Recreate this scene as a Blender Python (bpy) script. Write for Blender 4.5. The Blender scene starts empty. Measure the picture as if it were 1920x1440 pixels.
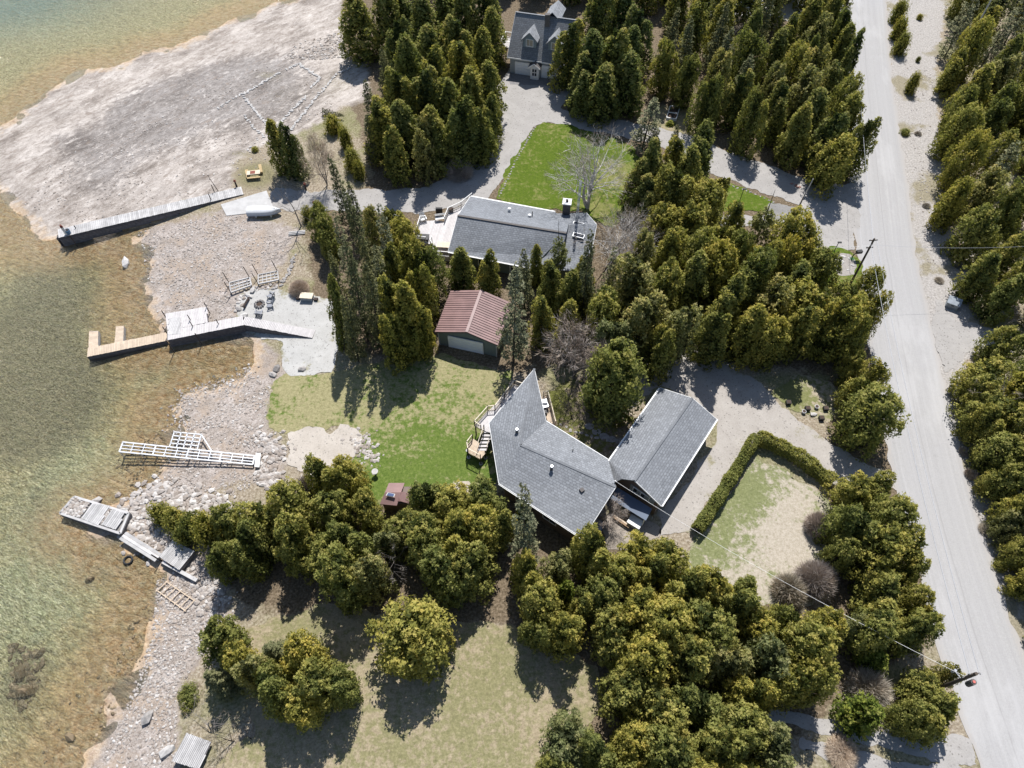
import bpy, math, random
import numpy as np
from mathutils import Vector, Matrix, noise as mnoise
R_ = math.radians
rng = np.random.default_rng(7); random.seed(7)
S = bpy.context.scene
COL = S.collection

# ------------------------------------------------------------------ camera, sky, sun, exposure
CAM_H = 70.0; FPX = 1333.0; NADIR_Y = 1600.0
TILT = math.atan((NADIR_Y-720)/FPX)
cam_d = bpy.data.cameras.new('camera'); cam = bpy.data.objects.new('camera', cam_d); COL.objects.link(cam)
cam.location = (0, 0, CAM_H); cam.rotation_euler = (math.pi/2-(math.pi/2-(math.pi/2-math.atan(FPX/(NADIR_Y-720)))), 0, 0)
cam.rotation_euler = (math.pi/2-math.atan(FPX/(NADIR_Y-720)), 0, 0)
cam_d.sensor_width = 36; cam_d.lens = 36*FPX/1920; cam_d.clip_start = .5; cam_d.clip_end = 4000
S.camera = cam
SUN_DIR = Vector((.075, .65, 1.0)).normalized()      # towards the sun
sun_el = math.asin(SUN_DIR.z); sun_az = math.atan2(SUN_DIR.x, SUN_DIR.y)
world = bpy.data.worlds.new('World'); S.world = world; world.use_nodes = True
wn = world.node_tree.nodes; wl = world.node_tree.links
sky = wn.new('ShaderNodeTexSky'); sky.sky_type = 'NISHITA'; sky.sun_disc = False
sky.sun_elevation = sun_el; sky.sun_rotation = sun_az; sky.air_density = 1.0; sky.dust_density = .6
bg = wn['Background']; bg.inputs[1].default_value = .09
wl.new(sky.outputs[0], bg.inputs[0])
sd = bpy.data.lights.new('sun', 'SUN'); sd.energy = 4.8; sd.angle = R_(.53); sd.color = (1, .975, .94)
sun = bpy.data.objects.new('sun', sd); COL.objects.link(sun); sun.location = (0, 0, 120)
sun.rotation_euler = SUN_DIR.to_track_quat('Z', 'Y').to_euler()
S.view_settings.view_transform = 'Standard'; S.view_settings.look = 'None'
S.view_settings.exposure = 0.45; S.view_settings.gamma = 1; S.view_settings.use_curve_mapping = False
S.cycles.max_bounces = 5; S.cycles.diffuse_bounces = 3; S.cycles.transparent_max_bounces = 8
S.cycles.caustics_reflective = False; S.cycles.caustics_refractive = False

# ------------------------------------------------------------------ placing things: photo pixel -> point on the plane z
_c, _s = math.cos(TILT), math.sin(TILT)
def P(px, py, z=0.0):
    dx, dy, dz = px-960, -(py-720), -FPX
    wy = dy*_c-dz*_s; wz = dy*_s+dz*_c
    t = (z-CAM_H)/wz
    return Vector((t*dx, t*wy, z))
def PP(pts, z=0.0): return np.array([P(a, b, z)[:2] for a, b in pts])
def ppm(px, py, z=0):                        # pixels per metre at that point
    p = P(px, py, z); return FPX/((CAM_H-z)*_c+p.y*_s)

def sdf(poly, X, Y):                         # signed distance, negative inside
    A = np.asarray(poly, float); B = np.roll(A, -1, 0)
    X = np.asarray(X, float); Y = np.asarray(Y, float)
    d = np.full(X.shape, 1e18); ins = np.zeros(X.shape, bool)
    for (x0, y0), (x1, y1) in zip(A, B):
        ex, ey = x1-x0, y1-y0; L = ex*ex+ey*ey+1e-12
        t = np.clip(((X-x0)*ex+(Y-y0)*ey)/L, 0, 1)
        d = np.minimum(d, (X-x0-t*ex)**2+(Y-y0-t*ey)**2)
        c = ((y0 > Y) != (y1 > Y))
        if abs(ey) > 1e-12:
            ins ^= c & (X < (x1-x0)*(Y-y0)/ey+x0)
    d = np.sqrt(d); return np.where(ins, -d, d)
def line_d(pts, X, Y):                       # distance to a polyline
    d = np.full(np.shape(X), 1e18)
    for (x0, y0), (x1, y1) in zip(pts[:-1], pts[1:]):
        ex, ey = x1-x0, y1-y0; L = ex*ex+ey*ey+1e-12
        t = np.clip(((X-x0)*ex+(Y-y0)*ey)/L, 0, 1)
        d = np.minimum(d, (X-x0-t*ex)**2+(Y-y0-t*ey)**2)
    return np.sqrt(d)
_NT = rng.random((64, 64, 8))
def vn(X, Y, sc, k=0):                       # tiling value noise, 0..1
    u = np.asarray(X)/sc; v = np.asarray(Y)/sc
    i = np.floor(u).astype(int); j = np.floor(v).astype(int); fu = u-i; fv = v-j
    fu = fu*fu*(3-2*fu); fv = fv*fv*(3-2*fv); T = _NT[:, :, k % 8]
    a = T[i % 64, j % 64]; b = T[(i+1) % 64, j % 64]; c = T[i % 64, (j+1) % 64]; d = T[(i+1) % 64, (j+1) % 64]
    return (a*(1-fu)+b*fu)*(1-fv)+(c*(1-fu)+d*fu)*fv
def fbm(X, Y, sc, k=0):
    return (vn(X, Y, sc, k)+.5*vn(X, Y, sc/2.1, k+1)+.25*vn(X, Y, sc/4.3, k+2))/1.75

# ------------------------------------------------------------------ shoreline and terrain
WZ = -0.6
WATER = list(map(tuple, PP([(560, -6), (500, 12), (430, 40), (390, 62), (350, 84), (305, 92), (267, 98), (247, 113), (222, 124), (190, 130), (147, 134), (122, 148), (98, 160), (70, 182),
    (50, 202), (30, 228), (0, 240), (-30, 262), (-42, 300), (-30, 345), (0, 372), (27, 395), (48, 420), (73, 441), (103, 446), (150, 440), (215, 428), (280, 424), (262, 436), (250, 448), (255, 460), (266, 474), (272, 500), (270, 530), (281, 567), (291, 613),
    (300, 640), (345, 645), (400, 640), (440, 637), (467, 638), (478, 650), (473, 680), (447, 712), (400, 722), (350, 742), (333, 765), (331, 793), (308, 812), (314, 850), (300, 880), (285, 900), (250, 938),
    (200, 945), (150, 975), (200, 1010), (232, 1012), (262, 1032), (300, 1062), (302, 1085), (288, 1115), (277, 1175), (262, 1228), (236, 1270), (214, 1306), (198, 1340), (180, 1380), (160, 1412), (150, 1445), (120, 1520), (60, 1640)], WZ)))
WATER += [(-160, -90), (-420, -90), (-420, 420), (-55, 420), (-48, 210)]
def shore(X, Y):                             # > 0 on land, < 0 in the lake
    X = np.asarray(X, float); Y = np.asarray(Y, float)
    return sdf(WATER, X, Y)+(vn(X, Y, 3.1, 1)-.5)*1.6+(vn(X, Y, 1.1, 2)-.5)*.7
def terr(X, Y):
    d = shore(X, Y)
    t = np.clip(d/11, 0, 1); land = WZ+.6*t*t*(3-2*t)
    bed = WZ-np.clip(-d*.075, 0, 1.7)-.0
    z = np.where(d > 0, land, bed)
    rough = np.clip((12-np.abs(d))/12, 0, 1)
    return z+rough*((fbm(X, Y, 2.2, 3)-.5)*.16)*np.clip(d/2+.6, 0, 1)
def tz(x, y): return float(terr(np.array([x]), np.array([y]))[0])
def G(px, py, dz=0):                         # photo pixel -> point on the terrain
    z = 0
    for _ in range(3):
        p = P(px, py, z); z = tz(p.x, p.y)
    p = P(px, py, z); return Vector((p.x, p.y, z+dz))

# ------------------------------------------------------------------ object helpers
def tag(o, label=None, cat=None, group=None, kind=None):
    if label: o['label'] = label
    if cat: o['category'] = cat
    if group: o['group'] = group
    if kind: o['kind'] = kind
    return o
def root(name, loc, label, cat, group=None):
    o = bpy.data.objects.new(name, None); COL.objects.link(o); o.location = loc; o.empty_display_size = .3
    return tag(o, label, cat, group)
def link(name, me, parent=None, loc=None):
    o = bpy.data.objects.new(name, me); COL.objects.link(o)
    if parent: o.parent = parent
    if loc is not None: o.location = loc
    return o
def wloc(o):
    v = Vector((0, 0, 0))
    while o: v += o.location; o = o.parent
    return v
def np_mesh(name, V, F, mats, smooth=False, mi=None):
    me = bpy.data.meshes.new(name); V = np.asarray(V, np.float32); F = np.asarray(F, np.int32)
    k = F.shape[1]; me.vertices.add(len(V)); me.vertices.foreach_set('co', V.ravel())
    me.loops.add(F.size); me.loops.foreach_set('vertex_index', F.ravel())
    me.polygons.add(len(F)); me.polygons.foreach_set('loop_start', np.arange(0, F.size, k, dtype=np.int32))
    if mi is not None: me.polygons.foreach_set('material_index', np.asarray(mi, np.int32))
    me.polygons.foreach_set('use_smooth', np.full(len(F), smooth))
    for m in (mats if isinstance(mats, (list, tuple)) else [mats]): me.materials.append(m)
    me.update(calc_edges=True); return me
def fattr(me, name, arr):
    a = me.attributes.new(name, 'FLOAT', 'POINT'); a.data.foreach_set('value', np.asarray(arr, np.float32).ravel())
class MB:
    def __init__(s): s.v = []; s.f = []; s.uv = []
    def add(s, vs, fs):
        n = len(s.v); s.v += [Vector(v) for v in vs]; s.f += [tuple(n+i for i in f) for f in fs]; s.uv += [None]*len(fs)
        return s
    def box(s, c, size, rz=0, M=None):
        c = Vector(c); sx, sy, sz = [d/2 for d in size]; ca, sa = math.cos(rz), math.sin(rz); vs = []
        for z in (-sz, sz):
            for x, y in ((-sx, -sy), (sx, -sy), (sx, sy), (-sx, sy)):
                v = Vector((x, y, z))
                v = (M @ v) if M else Vector((x*ca-y*sa, x*sa+y*ca, z))
                vs.append(c+v)
        return s.add(vs, [(3, 2, 1, 0), (4, 5, 6, 7), (0, 1, 5, 4), (1, 2, 6, 5), (2, 3, 7, 6), (3, 0, 4, 7)])
    def beam(s, p, q, w, h, up=(0, 0, 1)):   # bar from p to q, w wide (sideways) and h high
        p, q = Vector(p), Vector(q); d = (q-p).normalized(); u = Vector(up)
        if abs(d.dot(u)) > .98: u = Vector((0, 1, 0))
        a = d.cross(u).normalized()*(w/2); b = a.cross(d).normalized()*(h/2)
        vs = [p-a-b, p+a-b, p+a+b, p-a+b, q-a-b, q+a-b, q+a+b, q-a+b]
        return s.add(vs, [(3, 2, 1, 0), (4, 5, 6, 7), (0, 1, 5, 4), (1, 2, 6, 5), (2, 3, 7, 6), (3, 0, 4, 7)][::1])
    def cyl(s, p, q, r0, r1=None, n=8, cap=True):
        p, q = Vector(p), Vector(q); r1 = r0 if r1 is None else r1
        d = (q-p).normalized(); a = d.orthogonal().normalized(); b = d.cross(a); vs = []
        for c, r in ((p, r0), (q, r1)):
            for i in range(n):
                t = 2*math.pi*i/n; vs.append(c+a*(r*math.cos(t))+b*(r*math.sin(t)))
        fs = [(i, (i+1) % n, n+(i+1) % n, n+i) for i in range(n)]
        if cap: fs += [tuple(range(n-1, -1, -1)), tuple(range(n, 2*n))]
        return s.add(vs, fs)
    def prism(s, poly, z0, z1):              # vertical prism; z1 may be a list of heights per vertex
        n = len(poly); zt = z1 if isinstance(z1, (list, tuple)) else [z1]*n
        A = sum(poly[i][0]*poly[(i+1) % n][1]-poly[(i+1) % n][0]*poly[i][1] for i in range(n))
        idx = list(range(n)) if A > 0 else list(range(n-1, -1, -1))
        vs = [Vector((poly[i][0], poly[i][1], z0)) for i in idx]+[Vector((poly[i][0], poly[i][1], zt[i])) for i in idx]
        top = [] if (isinstance(z1, (list, tuple)) and max(z1)-min(z1) > .3 and n > 4) else [tuple(range(n, 2*n))]
        return s.add(vs, [tuple(range(n-1, -1, -1))]+top+[(i, (i+1) % n, n+(i+1) % n, n+i) for i in range(n)])
    def slab(s, face, th):                   # a thick sloping face, th downwards; UV in metres along / up the slope
        f = [Vector(v) for v in face]; n = len(f)
        nrm = Vector((0, 0, 0))
        for i in range(n): nrm += f[i].cross(f[(i+1) % n])
        if nrm.z < 0: f.reverse(); nrm = -nrm
        nrm.normalize(); lo = [v-Vector((0, 0, th)) for v in f]
        k = len(s.f); tri = [(0, i, i+1) for i in range(1, n-1)]
        s.add(f+lo, tri+[(n+c, n+b_, n+a_) for a_, b_, c in tri]+[(i, n+i, n+(i+1) % n, (i+1) % n) for i in range(n)])
        dn = Vector((nrm.x, nrm.y, 0))
        if dn.length < 1e-4: dn = Vector((1, 0, 0))
        al = Vector((0, 0, 1)).cross(dn).normalized(); upv = nrm.cross(al)
        for j, t_ in enumerate(tri): s.uv[k+j] = [(f[i].dot(al), f[i].dot(upv)) for i in t_]
        return s
    def build(s, name, mat, parent=None, loc=None, smooth=False):
        o0 = wloc(parent) if parent else (Vector(loc) if loc is not None else Vector((0, 0, 0)))
        me = bpy.data.meshes.new(name)
        me.from_pydata([tuple(v-o0) for v in s.v], [], s.f)
        for m in (mat if isinstance(mat, (list, tuple)) else [mat]): me.materials.append(m)
        if any(u is not None for u in s.uv):
            L = me.uv_layers.new(name='UVMap')
            for p, u in zip(me.polygons, s.uv):
                for j, li in enumerate(p.loop_indices): L.data[li].uv = u[j] if u else (0, 0)
        if smooth:
            for p in me.polygons: p.use_smooth = True
        me.update()
        o = bpy.data.objects.new(name, me); COL.objects.link(o)
        if parent: o.parent = parent
        else: o.location = o0
        return o
def copy_tree(o, loc=None, rz=None, sc=None, parent=None):
    c = o.copy(); COL.objects.link(c)
    if parent: c.parent = parent
    if loc is not None: c.location = loc
    if rz is not None: c.rotation_euler = (0, 0, rz)
    if sc is not None: c.scale = sc if not isinstance(sc, (int, float)) else (sc, sc, sc)
    for ch in o.children: copy_tree(ch, parent=c)
    return c

# ------------------------------------------------------------------ materials
class NT:
    def __init__(s, name):
        s.m = bpy.data.materials.new(name); s.m.use_nodes = True; s.t = s.m.node_tree; s.t.nodes.clear()
        s.out = s.t.nodes.new('ShaderNodeOutputMaterial')
    def n(s, typ, **k):
        nd = s.t.nodes.new(typ)
        for a, b in k.items():
            if a.startswith('i_'): nd.inputs[a[2:].replace('_', ' ')].default_value = b
            else: setattr(nd, a, b)
        return nd
    def l(s, a, b): s.t.links.new(a, b)
    def pos(s, scale=(1, 1, 1), rot=(0, 0, 0), obj=False):
        if obj: o = s.n('ShaderNodeTexCoord').outputs['Object']
        else: o = s.n('ShaderNodeNewGeometry').outputs['Position']
        if any(rot):
            mr = s.n('ShaderNodeMapping'); s.l(o, mr.inputs[0]); mr.inputs['Rotation'].default_value = rot; o = mr.outputs[0]
        mp = s.n('ShaderNodeMapping'); s.l(o, mp.inputs[0]); mp.inputs['Scale'].default_value = scale
        return mp.outputs[0]
    def noise(s, v, scale, detail=4, rough=.55, dist=0, dim='3D'):
        nd = s.n('ShaderNodeTexNoise', noise_dimensions=dim); s.l(v, nd.inputs['Vector']); nd.inputs['Scale'].default_value = scale
        nd.inputs['Detail'].default_value = detail; nd.inputs['Roughness'].default_value = rough; nd.inputs['Distortion'].default_value = dist
        return nd.outputs[0]
    def voro(s, v, scale, feat='F1', rnd=1):
        nd = s.n('ShaderNodeTexVoronoi', feature=feat); s.l(v, nd.inputs['Vector']); nd.inputs['Scale'].default_value = scale; nd.inputs['Randomness'].default_value = rnd
        return nd
    def ramp(s, fac, stops, interp='LINEAR'):
        nd = s.n('ShaderNodeValToRGB'); s.l(fac, nd.inputs[0]); cr = nd.color_ramp; cr.interpolation = interp
        while len(cr.elements) < len(stops): cr.elements.new(.5)
        for e, (p, c) in zip(cr.elements, stops): e.position = p; e.color = (*(c if isinstance(c, (tuple, list)) else (c, c, c)), 1)
        return nd.outputs[0]
    def mix(s, fac, a, b, mode='MIX'):
        nd = s.n('ShaderNodeMix', data_type='RGBA', blend_type=mode)
        for i, v in ((0, fac), (6, a), (7, b)):
            sock = nd.inputs[i]
            if isinstance(v, (int, float)): sock.default_value = v if i == 0 else (v, v, v, 1)
            elif isinstance(v, (tuple, list)): sock.default_value = (*v, 1)
            else: s.l(v, sock)
        return nd.outputs[2]
    def math(s, op, a, b=None, clamp=False):
        nd = s.n('ShaderNodeMath', operation=op, use_clamp=clamp)
        for i, v in enumerate((a, b)):
            if v is None: continue
            if isinstance(v, (int, float)): nd.inputs[i].default_value = v
            else: s.l(v, nd.inputs[i])
        return nd.outputs[0]
    def step(s, x, edge0, edge1):            # smooth step from edge0 to edge1 -> 0..1
        nd = s.n('ShaderNodeMapRange', interpolation_type='SMOOTHSTEP'); s.l(x, nd.inputs[0]); nd.inputs[1].default_value = edge0; nd.inputs[2].default_value = edge1
        return nd.outputs[0]
    def attr(s, name): return s.n('ShaderNodeAttribute', attribute_name=name).outputs['Fac']
    def bump(s, h, dist=.02, strength=1, prev=None):
        nd = s.n('ShaderNodeBump'); s.l(h, nd.inputs['Height']); nd.inputs['Distance'].default_value = dist; nd.inputs['Strength'].default_value = strength
        if prev: s.l(prev, nd.inputs['Normal'])
        return nd.outputs[0]
    def bsdf(s, col, rough=.8, normal=None, spec=.3, metal=0):
        b = s.n('ShaderNodeBsdfPrincipled')
        for sock, v in (('Base Color', col), ('Roughness', rough), ('Metallic', metal), ('Specular IOR Level', spec)):
            if isinstance(v, (tuple, list)): b.inputs[sock].default_value = (*v, 1)
            elif isinstance(v, (int, float)): b.inputs[sock].default_value = v
            else: s.l(v, b.inputs[sock])
        if normal: s.l(normal, b.inputs['Normal'])
        s.l(b.outputs[0], s.out.inputs[0]); return s.m
def simple(name, col, rough=.7, var=.25, scale=3, bump=0, metal=0, spec=.3, stretch=(1, 1, 1), rnd=0):
    t = NT(name); v = t.pos(stretch, obj=True); n1 = t.noise(v, scale, 5, .6)
    lo = tuple(c*(1-var) for c in col); hi = tuple(min(1, c*(1+var)) for c in col)
    c = t.ramp(n1, [(.3, lo), (.7, hi)])
    if rnd:
        oi = t.n('ShaderNodeObjectInfo').outputs['Random']
        c = t.mix(1, c, t.ramp(oi, [(0, 1-rnd), (1, 1.0)]), 'MULTIPLY')
    return t.bsdf(c, rough, t.bump(t.noise(v, scale*6, 3), bump) if bump else None, spec, metal)
M = {}
# ------------------------------------------------------------------ ground, lake, road, drives, lawns
def axis(a, b, st, far):
    c = list(np.arange(a, b+1e-6, st)); s = st
    while c[-1] < far: s *= 1.35; c.append(c[-1]+s)
    s = st; pre = []
    x = a
    while x > -far: s *= 1.35; x -= s; pre.append(x)
    return np.array(pre[::-1]+c)
gx = axis(-96, 96, .55, 1600); gy = axis(-2, 150, .55, 1600)
GX, GY = np.meshgrid(gx, gy); nx, ny = len(gx), len(gy)
D = shore(GX, GY); GZ = terr(GX, GY)
ii = (np.arange(ny-1)[:, None]*nx+np.arange(nx-1)[None, :]).ravel()
quads = np.stack([ii, ii+1, ii+nx+1, ii+nx], 1)

ROCK = PP([(640, -30), (640, 60), (645, 60), (650, 110), (690, 120), (690, 190), (640, 200), (600, 230), (560, 250), (500, 270), (440, 300), (430, 360), (300, 385), (180, 415), (105, 450), (60, 460), (-60, 460), (-120, 200), (100, -30)])
COB = PP([(250, 425), (420, 395), (470, 400), (560, 430), (530, 500), (440, 540), (480, 560), (500, 650), (540, 700), (505, 720), (495, 800), (540, 850), (520, 900), (420, 900), (380, 940), (420, 1050), (430, 1180), (380, 1230), (330, 1290), (330, 1440), (300, 1600),
    (60, 1600), (100, 1200), (200, 800), (200, 460)])
VERGE = PP([(1650, -40), (1780, -40), (1755, 130), (1765, 300), (1765, 420), (1830, 470), (1800, 560), (1860, 620), (1800, 700), (1820, 790), (1860, 960), (1910, 1100), (1960, 1300), (1990, 1440), (1880, 1440), (1700, 500)])
DIRT = PP([(1010, 690), (1075, 700), (1090, 760), (1060, 800), (1030, 760)])
FLOORP = PP([(630, -40), (1580, -40), (1600, 400), (1640, 640), (1690, 900), (1760, 1180), (1500, 1380), (1120, 1440), (1000, 1440), (1130, 1300), (960, 1170), (620, 1180), (430, 1120), (400, 1000), (600, 900), (960, 930), (1200, 1020), (1540, 1150), (1560, 700), (1210, 660), (960, 700), (600, 650), (570, 420), (700, 340), (640, 130)])
a_rock = np.clip(-sdf(ROCK, GX, GY)/6, -1, 1); a_cob = np.clip(-sdf(COB, GX, GY)/5, -1, 1)
a_ver = np.clip(-sdf(VERGE, GX, GY)/3, -1, 1); a_flo = np.clip(-sdf(FLOORP, GX, GY)/6, -1, 1)
def blob(px, py, rx, ry=None, a=0):
    c = P(px, py); k = ppm(px, py); ry = ry or rx; ca, sa = math.cos(a), math.sin(a)
    u = ((GX-c.x)*ca+(GY-c.y)*sa)/(rx/k); v = (-(GX-c.x)*sa+(GY-c.y)*ca)/(ry/k/.75)
    return np.exp(-(u*u+v*v))
a_dark = blob(50, 600, 130, 150)+.8*blob(110, 730, 90, 70)+.7*blob(30, 800, 150, 60)+.5*blob(60, 950, 90, 60)+.55*blob(410, 680, 70, 30)+.3*blob(130, 20, 60, 40)+.7*blob(30, 1270, 70, 60)
a_green = .8*blob(60, 1090, 190, 120)+.8*blob(130, 890, 110, 90)+.5*blob(0, 20, 200, 90)+.5*blob(50, 530, 160, 70)+.6*blob(300, 690, 120, 40)
a_teal = blob(-20, -20, 210, 90)+.5*blob(-150, -120, 500, 160)
a_gstain = .8*blob(380, 170, 140, 50, .6)+.8*blob(300, 250, 90, 60, .5)+.4*blob(540, 190, 110, 90)+.9*blob(285, 190, 60, 40)+.9*blob(250, 215, 40, 25)+.7*blob(430, 150, 130, 60, .5)+.6*blob(170, 290, 70, 60)+.5*blob(130, 260, 60, 30)+.5*blob(460, 200, 110, 60)+.55*blob(200, 340, 60, 40)
a_moss = blob(482, 328, 52, 36)+.35*blob(650, 140, 60, 40)+.45*blob(500, 140, 40, 14)+.5*blob(450, 287, 40, 10)+.3*blob(620, 180, 60, 50)+.35*blob(520, 180, 60, 50)
me = np_mesh('ground', np.stack([GX.ravel(), GY.ravel(), GZ.ravel()], 1), quads, [], smooth=True)
for nm, a in (('shore', np.clip(D, -40, 40)), ('rock', a_rock), ('cobble', a_cob), ('verge', a_ver), ('floor', a_flo), ('dark', a_dark), ('green', a_green), ('stain', a_gstain), ('moss', a_moss), ('teal', np.clip(a_teal, 0, 1))):
    fattr(me, nm, a)
t = NT('ground'); p = t.pos()
big = t.noise(p, .12, 5, .6); mid = t.noise(p, .7, 5, .6); fine = t.noise(p, 4, 5, .65)
vor = t.voro(p, 4.2); vor2 = t.voro(p, 9)
cellc = t.n('ShaderNodeSeparateColor'); t.l(vor.outputs['Color'], cellc.inputs[0])
cellc2 = t.n('ShaderNodeSeparateColor'); t.l(vor2.outputs['Color'], cellc2.inputs[0])
wob = t.math('SUBTRACT', mid, .5)
def zone(name, k, soft=.1):
    return t.step(t.math('ADD', t.attr(name), t.math('MULTIPLY', wob, k)), -soft, soft)
# soil with dry grass, forest litter
soil = t.ramp(fine, [(.32, (.15, .115, .08)), (.5, (.29, .24, .175)), (.66, (.42, .37, .3))])
soil = t.mix(t.step(big, .45, .65), soil, t.ramp(fine, [(.35, (.12, .125, .05)), (.6, (.27, .25, .14))]))
litter = t.ramp(fine, [(.3, (.06, .045, .03)), (.5, (.15, .115, .075)), (.7, (.28, .22, .16))])
base = t.mix(zone('floor', .8), soil, litter)
# road verge: pale broken stone
gstone = t.mix(.75, t.ramp(cellc2.outputs[0], [(0, (.2, .185, .17)), (.5, (.36, .335, .315)), (1, (.5, .47, .45))]), t.ramp(fine, [(.3, (.22, .2, .18)), (.7, (.5, .47, .44))]))
gstone = t.mix(t.step(big, .52, .6), gstone, t.ramp(fine, [(.3, (.17, .15, .1)), (.7, (.34, .3, .22))]))
base = t.mix(zone('verge', 1.2), base, gstone)
# cobble beach
cob = t.mix(.55, t.ramp(cellc.outputs[0], [(0, (.24, .205, .18)), (.3, (.36, .32, .29)), (.75, (.46, .42, .39)), (1, (.62, .58, .55))]), t.ramp(cellc2.outputs[0], [(0, (.2, .17, .15)), (.3, (.36, .31, .28)), (1, (.62, .57, .54))]))
cob = t.mix(t.math('MULTIPLY', t.step(t.noise(p, .3, 4, .6), .47, .6), .65), cob, (.4, .315, .24))
cob = t.mix(1, cob, (.88, .86, .84), 'MULTIPLY')
cob = t.mix(t.step(mid, .35, .75), cob, t.ramp(cellc2.outputs[1], [(0, (.17, .14, .115)), (1, (.38, .33, .29))]))
base = t.mix(zone('cobble', 1.0), base, cob)
# limestone shelf: smooth pale sheets, grey stained streaks, cracks
ps = t.pos((1, 2.3, 1), (0, 0, R_(-47))); pq = t.pos((1, 1.4, 1), (0, 0, R_(-35)))
st = t.noise(ps, .13, 9, .7, .5); st2 = t.noise(ps, .55, 9, .78, .9); st3 = t.noise(pq, 1.1, 8, .82)
shelf = t.ramp(t.math('ADD', t.math('MULTIPLY', st, .55), t.math('MULTIPLY', st3, .45)), [(.38, (.21, .19, .175)), (.46, (.33, .305, .285)), (.54, (.44, .415, .395)), (.64, (.57, .55, .53))])
stn = t.step(t.math('ADD', t.attr('stain'), t.math('MULTIPLY', t.math('SUBTRACT', st2, .5), 3.2)), .25, .85)
shelf = t.mix(t.math('MULTIPLY', stn, .72), shelf, t.ramp(st3, [(.35, (.1, .098, .1)), (.6, (.26, .25, .25)), (.7, (.4, .39, .38))]))
shelf = t.mix(t.math('MULTIPLY', t.step(st2, .53, .62), .7), shelf, (.25, .215, .19))
shelf = t.mix(1, shelf, t.ramp(t.noise(ps, .09, 8, .72, .6), [(.38, (.62, .6, .585)), (.48, (.95, .935, .92)), (.6, (1.1, 1.1, 1.1))]), 'MULTIPLY')
shelf = t.mix(t.math('MULTIPLY', t.step(st2, .45, .37), .5), shelf, (.58, .56, .54))
crk = t.voro(ps, .33, 'DISTANCE_TO_EDGE'); crk_m = t.math('MULTIPLY', t.step(t.math('ADD', crk.outputs[0], t.math('MULTIPLY', wob, .12)), .02, -.01), t.step(mid, .42, .55))
shelf = t.mix(t.math('MULTIPLY', crk_m, .8), shelf, (.11, .095, .085))
spk = t.noise(p, 2.6, 6, .8)
shelf = t.mix(t.math('MULTIPLY', t.step(spk, .57, .63), t.math('ADD', .25, t.math('MULTIPLY', t.step(mid, .45, .6), .5))), shelf, (.13, .11, .1))
shelf = t.mix(t.math('MULTIPLY', t.step(spk, .42, .37), .4), shelf, (.62, .6, .58))
shelf = t.mix(1, shelf, (1.03, .985, .94), 'MULTIPLY')
base = t.mix(zone('rock', .5), base, shelf)
base = t.mix(t.math('MULTIPLY', t.step(t.math('ADD', t.attr('moss'), t.math('MULTIPLY', t.math('SUBTRACT', fine, .5), 1.2)), .35, .8), .8), base, t.ramp(fine, [(.3, (.12, .12, .05)), (.7, (.25, .22, .12))]))
# wet rim and lake bed
sh = t.attr('shore'); shn = t.math('ADD', sh, t.math('MULTIPLY', wob, 5))
rim = t.ramp(t.noise(p, 1.6, 6, .7), [(.35, (.36, .21, .095)), (.5, (.5, .35, .2)), (.65, (.62, .48, .32))])
bedA = t.ramp(t.noise(p, 1.1, 7, .72), [(.38, (.22, .15, .075)), (.5, (.54, .39, .19)), (.62, (.75, .6, .36))])
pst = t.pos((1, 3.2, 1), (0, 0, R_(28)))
weed = t.noise(pst, 2.3, 6, .75, .8)  # algae streaks that also put surface ripple light into the bed colour
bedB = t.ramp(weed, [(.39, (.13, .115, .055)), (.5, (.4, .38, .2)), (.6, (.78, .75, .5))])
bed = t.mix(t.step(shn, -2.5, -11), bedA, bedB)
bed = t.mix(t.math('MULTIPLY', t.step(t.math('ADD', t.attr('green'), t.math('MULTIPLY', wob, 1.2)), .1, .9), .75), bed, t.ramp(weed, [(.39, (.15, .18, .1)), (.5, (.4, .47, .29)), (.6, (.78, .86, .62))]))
bed = t.mix(1, bed, (1, .93, .9), 'MULTIPLY')
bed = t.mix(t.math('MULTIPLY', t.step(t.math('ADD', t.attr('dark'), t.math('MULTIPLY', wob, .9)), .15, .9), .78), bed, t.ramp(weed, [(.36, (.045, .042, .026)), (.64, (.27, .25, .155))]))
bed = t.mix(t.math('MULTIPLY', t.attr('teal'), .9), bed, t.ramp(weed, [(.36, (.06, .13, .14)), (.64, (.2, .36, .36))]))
bedcell = t.math('MULTIPLY', t.step(vor.outputs['Distance'], .12, .3), 1)
bed = t.mix(t.math('MULTIPLY', t.math('SUBTRACT', 1, bedcell), .35), bed, (.42, .36, .24))
bed = t.mix(t.math('MULTIPLY', t.step(t.noise(p, .9, 5, .7), .57, .66), .35), bed, (.16, .12, .06))
base = t.mix(t.step(shn, 1.7, .2), base, t.mix(.55, rim, base))
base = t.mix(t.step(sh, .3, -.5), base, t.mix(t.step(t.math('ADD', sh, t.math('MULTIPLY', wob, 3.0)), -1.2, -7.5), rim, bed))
hgt = t.math('ADD', t.math('MULTIPLY', vor.outputs['Distance'], -.35), t.math('MULTIPLY', fine, .6))
hgt = t.math('ADD', hgt, t.math('MULTIPLY', t.step(st2, .4, .7), -.5))
nrm = t.bump(hgt, .09, .8)
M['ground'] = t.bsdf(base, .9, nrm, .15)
me.materials.append(M['ground']); ground = link('ground', me); tag(ground, kind='structure')

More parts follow.
